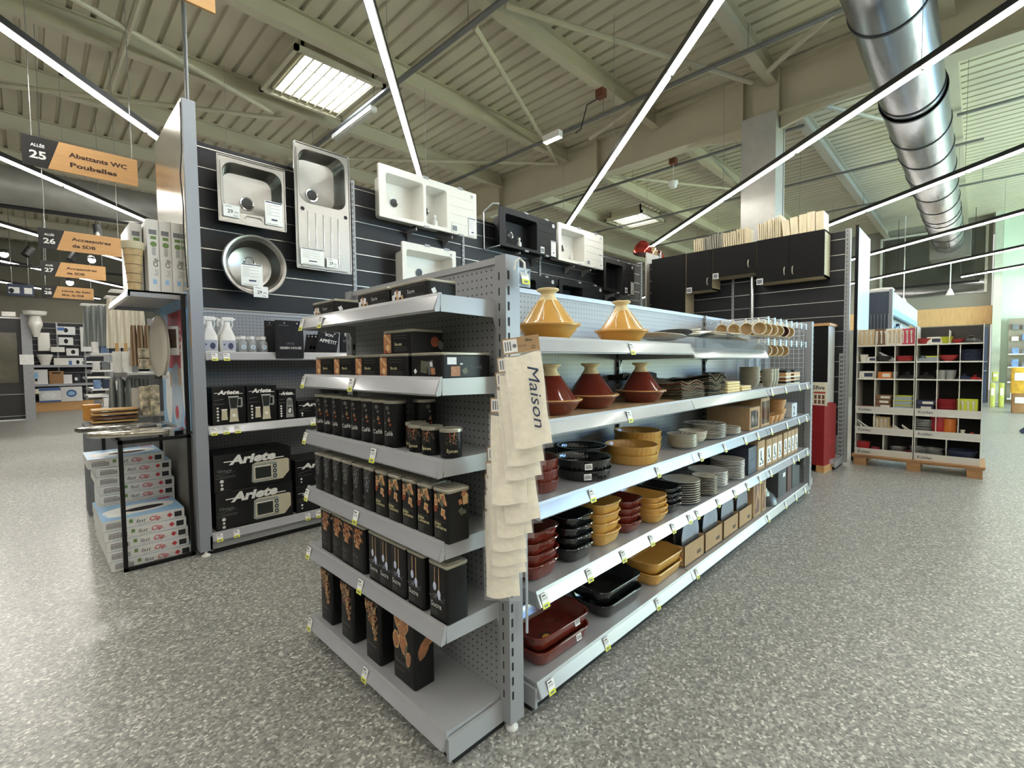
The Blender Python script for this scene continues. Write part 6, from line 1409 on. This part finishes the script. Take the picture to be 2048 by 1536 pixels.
def far(name, label, cat, px0, px1, py0, py1, y, m, d_=.3, prints=None, zs=None, group=None):
    a = at_y(px0, py1, y); c = at_y(px1, py0, y); z0 = zs if zs is not None else a.z; w_, h = c.x - a.x, c.z - z0
    t = thing(name, label, cat, (a.x, y, z0), 0, group); b = MB(); b.rbox(0, w_, 0, d_, 0, h, .006, 0, .003, 2); b.build('carton', m, t)
    if prints:
        m_ = MB(); f = Face(m_, (0, -.001, 0), X, Z)
        for (k_, x, z, a_, b_, mi) in prints:
            if k_ == 'r': f.rect(w_ * x, h * z, w_ * a_, h * b_, mi)
            elif k_ == 'b': f.blob(w_ * x, h * z, w_ * a_, h * b_, mi, 0, 22, .0)
            else: f.text(k_, w_ * x, h * z, h * a_, mi, bold=.03)
        m_.build('printed_front', [paper, skyb, mat('mid_blue_print', (70, 106, 160), .5), dark, oak, inkg], t)
    return t
disp = [('b', .5, .55, .12, .28, 3), ('r', .05, .5, .38, .4, 2)]
far('boxed_fitting', 'white boxed fitting on the top row of the back wall', 'box', 113, 150, 654, 669, 19.45, cartw, .12, disp); far('boxed_fitting', 'white boxed fitting on the second row of the back wall', 'box', 118, 146, 675, 690, 19.45, cartw, .12, [('b', .5, .5, .15, .3, 3)]); far('boxed_fitting', 'white boxed fitting on the third row of the back wall', 'box', 133, 157, 697, 711, 19.45, cartw, .12, [('b', .55, .5, .18, .3, 3)])
far('wash_basin', 'flat white basin on the back display wall', 'basin', 102, 129, 694, 704, 19.3, por, .25); far('wash_basin', 'white basin on the back shelf beside the toilet', 'basin', 108, 137, 716, 728, 19.2, por, .25, None, 1.335); far('blue_box', 'blue and white box on the back shelf', 'box', 138, 167, 716, 728, 19.2, cartw, .25, [('r', 0, .0, .2, .6, 2), ('b', .6, .4, .12, .3, 3)], 1.335)
far('mirror_panel', 'white rectangular panel at the right of the back display wall', 'panel', 162, 190, 655, 703, 19.5, cartw, .03)
far('white_carton', 'white carton with blue print on the second back shelf', 'box', 67, 95, 739, 768, 19.2, cartw, .25, [('r', .05, .4, .3, .4, 1), ('b', .2, .3, .1, .1, 3)], .785); far('brown_carton', 'brown carton on the second back shelf', 'box', 99, 127, 742, 768, 19.2, kraftd, .25, [('r', .2, .8, .6, .1, 3)], .785); far('white_carton', 'plain white carton right of the brown one', 'box', 127, 144, 749, 768, 19.2, cartw, .25, None, .785); far('dark_carton', 'dark carton with white print beside the plain white one', 'box', 145, 160, 749, 768, 19.2, blackbox, .25, [('b', .5, .5, .2, .2, 0)], .785)
far('blue_carton', 'long blue and white carton on the lowest back shelf', 'box', 79, 121, 775, 808, 19.1, cartw, .3, [('r', 0, .8, 1, .2, 2), ('r', 0, 0, 1, .12, 2), ('b', .45, .45, .35, .25, 0)], .265); far('white_carton', 'large white carton with a blue oval on the lowest back shelf', 'box', 122, 164, 773, 805, 19.1, cartw, .3, [('b', .5, .55, .24, .26, 2), ('b', .5, .55, .16, .14, 1)], .265); far('small_box', 'small yellow white box at the left of the lowest back shelf', 'box', 70, 78, 778, 788, 19.1, cream_c, .3)
# dark framed display house front at far left
t = thing('showroom_front', 'dark framed showroom cabinet front at the far left', 'cabinet', (-2.6, 16.45, 0)); b = MB(); dkf = mat('anthracite_frame', (46, 46, 46), .4)
b.box(0, 2.48, 0, .3, .03, 2.44); b.build('body', dkf, t); b = MB(); b.box(1.5, 1.92, -.03, 0, .9, 2.1); b.box(2.0, 2.40, -.03, 0, .9, 2.1); b.build('glass_door', mat('smoked_glass', (86, 82, 66), .15, 0, .4, 2, coat=.5), t)
for z in (.62, .10): b = MB(); b.box(0, 2.48, -.035, 0, z, z + .02); b.build('rail', greyd, t)
b = MB(); b.box(-.0, 2.5, -.04, .3, 0, .03); b.build('base_strip', white, t); b = MB(); b.box(0, 2.5, -.03, .3, 2.44, 2.47); b.build('top_strip', white, t)
t = thing('grey_column', 'grey steel column beside the dark showroom front', 'column', (-.03, 16.4, 0)); b = MB(); b.box(-.09, .09, -.09, .2, 0, 2.55); b.build('column_body', mat('blue_grey_upright2', (158, 160, 164), .4), t); b = MB(); b.box(-.14, .10, -.10, -.092, 1.34, 1.58); b.build('white_notice', paper, t)
far('white_seat', 'white rounded piece lying on top of the showroom front', 'toilet seat', 3, 31, 624, 632, 16.5, por, .25)
far('projector_sign', 'blue and white hanging panel near the fourth sign', 'sign', 15, 68, 570, 590, 14.0, dkpk, .02, [('r', .05, .2, .4, .5, 0), ('b', .15, .4, .1, .2, 3), ('r', .62, .2, .3, .5, 0)])
for i in (0, 1): p = at_y(24 + 34 * i, 570, 14.0); b = MB(); b.tube([(p.x, 14.0, p.z), (p.x, 14.0, 5.2)], .006, 4); tag(b.build('hanging_wire', wire), 'thin wire holding the blue panel, %s' % ['left', 'right'][i], 'wire')

# ================================================================== pallet display on the right
palw = mat('pallet_wood', (164, 124, 84), .8, 0, .18, 5, aniso=(6, 1, 6)); card_w = mat('white_display_card', (224, 222, 212), .55, 0, .03, 5)
XP = 6.86
t = thing('wooden_pallet', 'brown wooden pallet under the white divided display', 'pallet', (6.82, .475, 0))
for yy in (-.545, -.06, .425): b = MB(); b.box(0, .6, yy, yy + .12, 0, .09); b.build('pallet_block', palw, t)
for i in range(5): b = MB(); b.box(i * .125, i * .125 + .1, -.56, .56, .09, .108); b.build('deck_board', palw, t)
b = MB(); b.box(-.01, .61, -.565, .565, .108, .125); b.build('top_sheet', palw, t)
levels = [.126, .385, .625, 1.02, 1.215, 1.405, 1.60]
fronts = [.080, .075, .075, 0, 0, 0]
colr = {'k': (30, 30, 32), 'r': (168, 38, 42), 'w': (224, 220, 208), 'y': (206, 216, 60), 'g': (120, 122, 84), 'n': (44, 50, 76), 'o': (206, 120, 50), 's': (176, 178, 176), 'b': (120, 88, 60), 't': (206, 184, 140), 'p': (190, 70, 90), 'c': (150, 160, 168)}
pcm = {k_: mat('ware_' + k_, v, .35, .8 if k_ == 's' else 0, .15, 14, coat=.3) for k_, v in colr.items()}
def bay(y1, y0, cols, label):
    t = thing('divided_display', label, 'display', (XP, 0, 0)); d_ = .42
    b = MB(); b.box(0, d_, y0, y0 + .006, .126, 1.605); b.build('side_panel', card_w, t); b = MB(); b.box(0, d_, y1 - .006, y1, .126, 1.605); b.build('side_panel', card_w, t)
    b = MB(); b.box(d_, d_ + .006, y0, y1, .126, 1.605); b.build('back_panel', mat('painted_shade_card', (62, 60, 56), .8), t)  # dark colour paints the shade inside the bins onto the back card
    for i, z in enumerate(levels[:-1]):
        b = MB(); b.box(0, d_, y0 + .006, y1 - .006, z - .008, z); b.box(-.004, 0, y0, y1, z - .010, z + .004); b.build('tray', card_w, t)
        if fronts[i]:
            b = MB(); b.add([(-.004, y0, z), (-.004, y1, z), (-.03, y1, z + fronts[i]), (-.03, y0, z + fronts[i]), (.0, y0, z), (.0, y1, z), (-.026, y1, z + fronts[i]), (-.026, y0, z + fronts[i])], [(0, 1, 2, 3), (4, 7, 6, 5), (3, 2, 6, 7), (0, 3, 7, 4), (1, 5, 6, 2)]); b.build('front_panel', card_w, t)
            m = MB(); m.text('Koldan', (-.014, y1 - .03, z + .022), -Y, Vector((-.26, 0, .8)).normalized(), .045, 0, bold=.02, width=.12); m.build('front_print', [inkg], t)
        n = cols[i]
        for k_ in range(1, n): yy = y1 + (y0 - y1) * k_ / n; b = MB(); b.box(.0, d_, yy - .003, yy + .003, z, (levels[i + 1] - .012) if i < 5 else levels[6] - .05); b.build('divider', card_w, t)
    return t
bay(1.015, .487, [2, 3, 3, 3, 3, 3], 'left half of the white divided display full of kitchenware'); bay(.478, -.05, [2, 3, 3, 3, 3, 2], 'right half of the white divided display full of kitchenware')
rnd = random.Random(21)
LV = ['bottom row', 'second row up', 'third row up', 'fourth row up', 'fifth row up', 'top row']
KIT = {}
def ware(kind, c, y, z, s_, lab, zs):
    key = (kind, c)
    if key not in KIT:
        m = pcm[c]; b = MB(); nm = {'bowl': 'mixing_bowl', 'cup': 'plastic_cup', 'box': 'packed_utensils', 'tall': 'utensil_pack', 'plates': 'plastic_plates', 'lid': 'pan_lid', 'cont': 'food_container', 'tongs': 'kitchen_tongs'}[kind]
        t = thing(nm, '', 'kitchenware')
        if kind == 'bowl': b.lathe([(0, 0), (.35, 0), (.42, .05), (.72, .22), (.94, .5), (1, .55), (.96, .55), (.7, .28), (0, .06)], n=24); b.build('bowl_body', m, t)
        elif kind == 'cup': b.lathe([(0, 0), (.6, 0), (.8, 1.8), (.75, 1.8), (.5, .1), (0, .1)], n=16); b.build('cup_body', m, t)
        elif kind == 'box': b.rbox(-.8, .8, -.9, .9, 0, .8, .15, 0, .06); b.build('pack_body', m, t); b2 = MB(); b2.rbox(-.82, -.4, -.7, .3, .2, .6, .05); b2.build('pack_label', pcm['w' if c != 'w' else 'n'], t)
        elif kind == 'tall':
            b.rbox(-.3, .3, -.9, .9, 0, 2.6, .1, 0, .05); b.build('pack_card', m, t)
            for i in range(3): b2 = MB(); b2.tube([(-.36, -.55 + .5 * i, .3), (-.38, -.5 + .45 * i, 1.6), (-.36, -.5 + .5 * i, 2.3)], [.09, .07, .16], 6); b2.build('utensil', pcm['t' if c == 'w' else 'w'], t)
        elif kind == 'plates':
            for i in range(4): b = MB(); b.lathe([(0, .12 * i), (.6, .12 * i), (1, .2 + .12 * i), (1, .26 + .12 * i), (.6, .08 + .12 * i), (0, .06 + .12 * i)], n=22); b.build('plate_layer', m, t)
        elif kind == 'lid': b.lathe([(1, 0), (1, .06), (.7, .3), (.2, .42), (.2, .5), (.28, .62), (0, .66)], n=24); b.build('lid_body', m, t)
        elif kind == 'cont': b.rbox(-.8, .8, -.95, .95, 0, .62, .2, 0, .05); b.build('container_body', pcm['c'] if c in 'yr' else m, t); b2 = MB(); b2.rbox(-.85, .85, -1, 1, .62, .76, .22, 0, .03); b2.build('container_lid', m, t)
        elif kind == 'tongs':
            b.tube([(0, -.8, .2), (0, 0, .5), (0, .9, .9)], .08, 6); b.build('tong_arm', m, t); b = MB(); b.tube([(0, -.8, .12), (.1, 0, .15), (0, .9, .9)], .08, 6); b.build('tong_arm', m, t)
        KIT[key] = Proto(t)
    KIT[key].put((XP + .10, y, z), rnd.uniform(-.12, .12), lab, None, scale=(s_, s_ * 1.1, s_ * zs))
rows = [  # per level: (fraction across from the left, kind, colour, size, stack)
    [(.06, 'cup', 'r', .05, 1), (.17, 'cup', 'p', .03, 1), (.27, 'bowl', 'k', .035, 1), (.37, 'bowl', 's', .045, 2), (.44, 'bowl', 'r', .045, 1), (.54, 'bowl', 's', .055, 2), (.65, 'bowl', 's', .06, 2), (.86, 'bowl', 'n', .12, 1)],
    [(.06, 'tongs', 's', .06, 1), (.14, 'lid', 'k', .035, 1), (.22, 'tall', 't', .05, 1), (.29, 'tongs', 't', .05, 1), (.37, 'tongs', 'w', .035, 1), (.45, 'tongs', 'w', .035, 1), (.57, 'plates', 's', .065, 2), (.69, 'cup', 'r', .05, 2), (.77, 'cup', 'o', .045, 2), (.87, 'lid', 'w', .045, 1), (.94, 'lid', 'r', .035, 1)],
    [(.07, 'bowl', 'r', .06, 3), (.23, 'box', 'b', .06, 4), (.40, 'cont', 'y', .065, 4), (.58, 'box', 'n', .075, 3), (.74, 'plates', 'r', .07, 5), (.90, 'tall', 'y', .075, 1)],
    [(.08, 'box', 'w', .05, 1), (.24, 'box', 'o', .045, 1), (.32, 'cup', 's', .03, 1), (.43, 'lid', 'k', .055, 1), (.58, 'lid', 'k', .055, 1), (.70, 'cup', 's', .038, 1), (.77, 'cup', 's', .038, 1), (.87, 'lid', 'n', .045, 1), (.95, 'lid', 'r', .035, 1)],
    [(.05, 'cup', 'w', .035, 1), (.12, 'box', 'w', .035, 1), (.22, 'bowl', 'k', .06, 1), (.26, 'tongs', 's', .07, 1), (.40, 'plates', 'r', .05, 1), (.55, 'lid', 'c', .048, 1), (.63, 'cont', 'y', .038, 1), (.75, 'bowl', 'r', .075, 1), (.91, 'plates', 'n', .065, 3)],
    [(.07, 'tall', 't', .065, 1), (.20, 'tall', 'b', .06, 1), (.31, 'tall', 'w', .06, 1), (.42, 'tall', 'p', .055, 1), (.56, 'bowl', 'r', .06, 1), (.64, 'box', 'w', .05, 1), (.72, 'bowl', 'y', .05, 2), (.82, 'bowl', 'r', .045, 1), (.91, 'lid', 'k', .065, 1)]]
cn = {'k': 'black', 'r': 'red', 'w': 'white', 'y': 'lime yellow', 'g': 'olive', 'n': 'navy', 'o': 'orange', 's': 'silver', 'b': 'brown', 't': 'tan', 'p': 'pink', 'c': 'grey blue'}
kn = {'bowl': 'bowl', 'cup': 'cup', 'box': 'pack', 'tall': 'standing pack', 'plates': 'plates', 'lid': 'domed item', 'cont': 'lidded container', 'tongs': 'long tool'}
kh = {'bowl': .24, 'cup': 1.0, 'box': .82, 'plates': .52, 'cont': .78}
for lv, items in enumerate(rows):
    for q, (fr_, kind, c, s_, n) in enumerate(items):
        s_ = min(s_ * [1.55, 1.7, 1.3, 1.45, 1.4, 1.28][lv], .125 if s_ > .1 else .082); zs = {'tall': min([1.3, 1.4, 1.1, 1.1, 1.1, 1.0][lv], .19 / (2.6 * s_)), 'cup': 1.0}.get(kind, [2.0, 2.0, 1.35, 1.5, 1.5, 1.5][lv]) * (.6 if n > 2 else 1)
        y = 1.01 + (-.045 - 1.01) * fr_
        for i in range(n):
            where = '' if n == 1 else (', bottom of its pile' if i == 0 else ', top of its pile' if i == n - 1 else ', %s in its pile' % NTH[i])
            ware(kind, c, y, levels[lv] + .001 + i * s_ * zs * kh.get(kind, .8), s_, '%s %s, %s from the left, %s%s' % (cn[c], kn[kind], NTH[q], LV[lv], where), zs)

# ================================================================== beyond the pallet: blue gondola header, far shelves
blueg = mat('pale_blue_fascia', (176, 204, 230), .4, 0, .08, 3)
t = thing('long_shelving_unit', 'distant shelving unit with pale blue header behind the pallet display', 'shelving', (8.9, .92, 0)); b = MB(); b.box(0, 4.0, .1, .14, 0, 2.2); b.build('back_panel', greyd, t); b = MB(); b.box(-.05, 4.0, -.02, .02, 1.90, 2.24); b.build('header_panel', blueg, t); b = MB(); b.box(-.05, 4.0, -.024, -.02, 1.90, 2.0); b.build('header_band', mat('mid_blue_fascia', (120, 158, 204), .4), t)
rnd = random.Random(4)
for k_ in range(18):
    b = MB(); b.rbox(0, .10, 0, .05, 0, .16 + .1 * rnd.random(), .01); o = b.build('hanging_pack', [dkpk, white, bl][k_ % 3]); o.location = (8.95 + k_ * .2, .93, 1.58); tag(o, '%s hanging pack from the near end under the pale blue header' % ((NTH + ['fourteenth', 'fifteenth', 'sixteenth', 'seventeenth', 'eighteenth'])[k_]), 'hanging pack', 'hanging packs under the header')
t = thing('end_rack', 'dark end rack with wire grid left of the pale blue header', 'shelving', (8.7, .92, 0)); b = MB(); b.box(0, .02, 0, .25, 1.0, 2.22); b.build('side_panel', mat('slate_blue_panel', (74, 84, 98), .5), t)
for i in range(6): b = MB(); b.box(-.03, -.02, .04 * i, .04 * i + .006, 1.5, 1.9); b.build('grid_wire', greyd, t)
b = MB(); b.box(-.02, .1, -.04, .0, 1.0, 2.25); b.build('post', greyd, t)
t = thing('white_bundle', 'white wrapped bundle lying on top of the dark end rack', 'bundle', (8.85, 1.02, 2.25)); b = MB(); b.lathe([(0, -.15), (.04, -.12), (.05, 0), (.04, .14), (0, .17)], n=12, axis='y'); b.build('bundle_body', white, t)
b = MB(); b.tube([(17.8, 1.83, 3.3), (17.75, 0.0, 3.3)], .035, 6); b.tube([(17.8, 1.7, 3.3), (17.8, 1.7, 5.24)], .006, 4); b.tube([(17.76, .1, 3.3), (17.76, .1, 5.24)], .006, 4); tag(b.build('dark_bar', black), 'long thin black bar hanging before the grey end wall', 'bar')
for (y, z0) in ((.55, 3.0), (1.5, 2.85)):
    b = MB(); b.tube([(17.2, y, 5.2), (17.2, y, z0)], .012, 6); b.lathe([(.09, -.08), (.05, .04), (.02, .1)], (17.2, y, z0), 14); tag(b.build('pendant_pole', white), 'white pendant pole hanging before the grey end wall, %s' % ('right' if y < 1 else 'left'), 'pendant')
# far shelves at the right edge
t = thing('far_shelving', 'grey wall shelving with small packs at the far right edge', 'shelving', (18.4, -2.6, 0)); b = MB(); b.box(.4, .45, 0, 2.0, 0, 2.3); b.build('back_panel', greyst, t)
for z in (.15, .6, 1.0, 1.35): b = MB(); b.box(0, .4, 0, 2.0, z - .03, z); b.build('shelf', white, t)
rnd = random.Random(8); lime = mat('lime_pack', (190, 194, 96), .5, 0, .2, 10)
for r_ in range(6):
    for i in range(10):
        b = MB(); hh = rnd.uniform(.10, .24); b.rbox(0, .08, 0, .13, 0, hh, .01); o = b.build('small_pack', [white, dkpk, inkg, bl, lime, cartw][rnd.randrange(6) if r_ < 2 else rnd.choice([0, 1, 2, 3, 5])])
        z = [.151, .601, 1.001, 1.351, 1.70, 2.0][r_]; o.location = (18.45 if r_ < 4 else 18.7, -2.5 + i * .19, z); tag(o, '%s pack from the right, %s level of the far right shelving' % (NTH[i], NTH[r_]), 'pack', 'packs on the far right shelving')
t = thing('far_rack', 'dark rack with orange items in the passage beside the pale wall', 'shelving', (18.2, -.2, 0)); b = MB(); b.box(.3, .34, 0, .38, .0, 2.1); b.build('back_panel', dkpk, t); b = MB(); b.box(0, .3, 0, .38, .88, .9); b.box(0, .3, 0, .38, 1.13, 1.15); b.build('shelf', greyd, t)
for i, z in enumerate((.9, 1.15)): b = MB(); b.lathe([(0, 0), (.11, .02), (.13, .12), (.08, .2), (0, .21)], (18.3, .0, z), 14); tag(b.build('orange_item', orangeb), ['lower', 'upper'][i] + ' orange round item on the far dark rack', 'item')
for i, (px, a, c, pw, xx) in enumerate(((1990, 744, 762, 13, 17.2), (1985, 766, 798, 11, 17.1), (2003, 766, 798, 11, 17.2), (2038, 735, 786, 34, 15.6), (2038, 786, 822, 32, 15.6))):
    p, q = at_x(px - pw / 2, c, xx), at_x(px + pw / 2, a, xx); z0 = p.z if i in (0, 3) else 0.0; hw = abs(p.y - q.y) / 2; b = MB()
    b.rbox(-.15, .15, -hw, hw, 0, q.z - z0, .02, 0, .01, 2); b.box(-.16, -.15, -hw * .6, hw * .6, (q.z - z0) * .5, (q.z - z0) * .8, 1)
    o = b.build(['lime_box', 'lime_box', 'lime_box', 'yellow_display', 'dark_crate'][i], [[lime, lime, lime, mat('yellow_orange_display', (224, 176, 60), .5, 0, .3, 8), kraftd][i], white]); o.location = (xx, (p.y + q.y) / 2, z0)
    tag(o, ['small lime box topmost on the far low stand', 'lime box on the left of the far low stand', 'lime box on the right of the far low stand', 'yellow and orange display at the right edge of the picture', 'dark crate with orange band below the yellow display'][i], 'box')
t = thing('dark_stool', 'dark blue legs of a stool at the right edge of the picture', 'stool', (11.4, -.62, 0))
for a in (0, .22): b = MB(); b.tube([(a, .06, 0), (a + .1, -.25, .32)], .035, 8); b.build('leg', mat('navy_lacquer', (36, 42, 80), .4), t)
b = MB(); b.box(-.05, .45, -.6, -.22, .32, .37); b.build('seat', MC['navy_lacquer'], t)
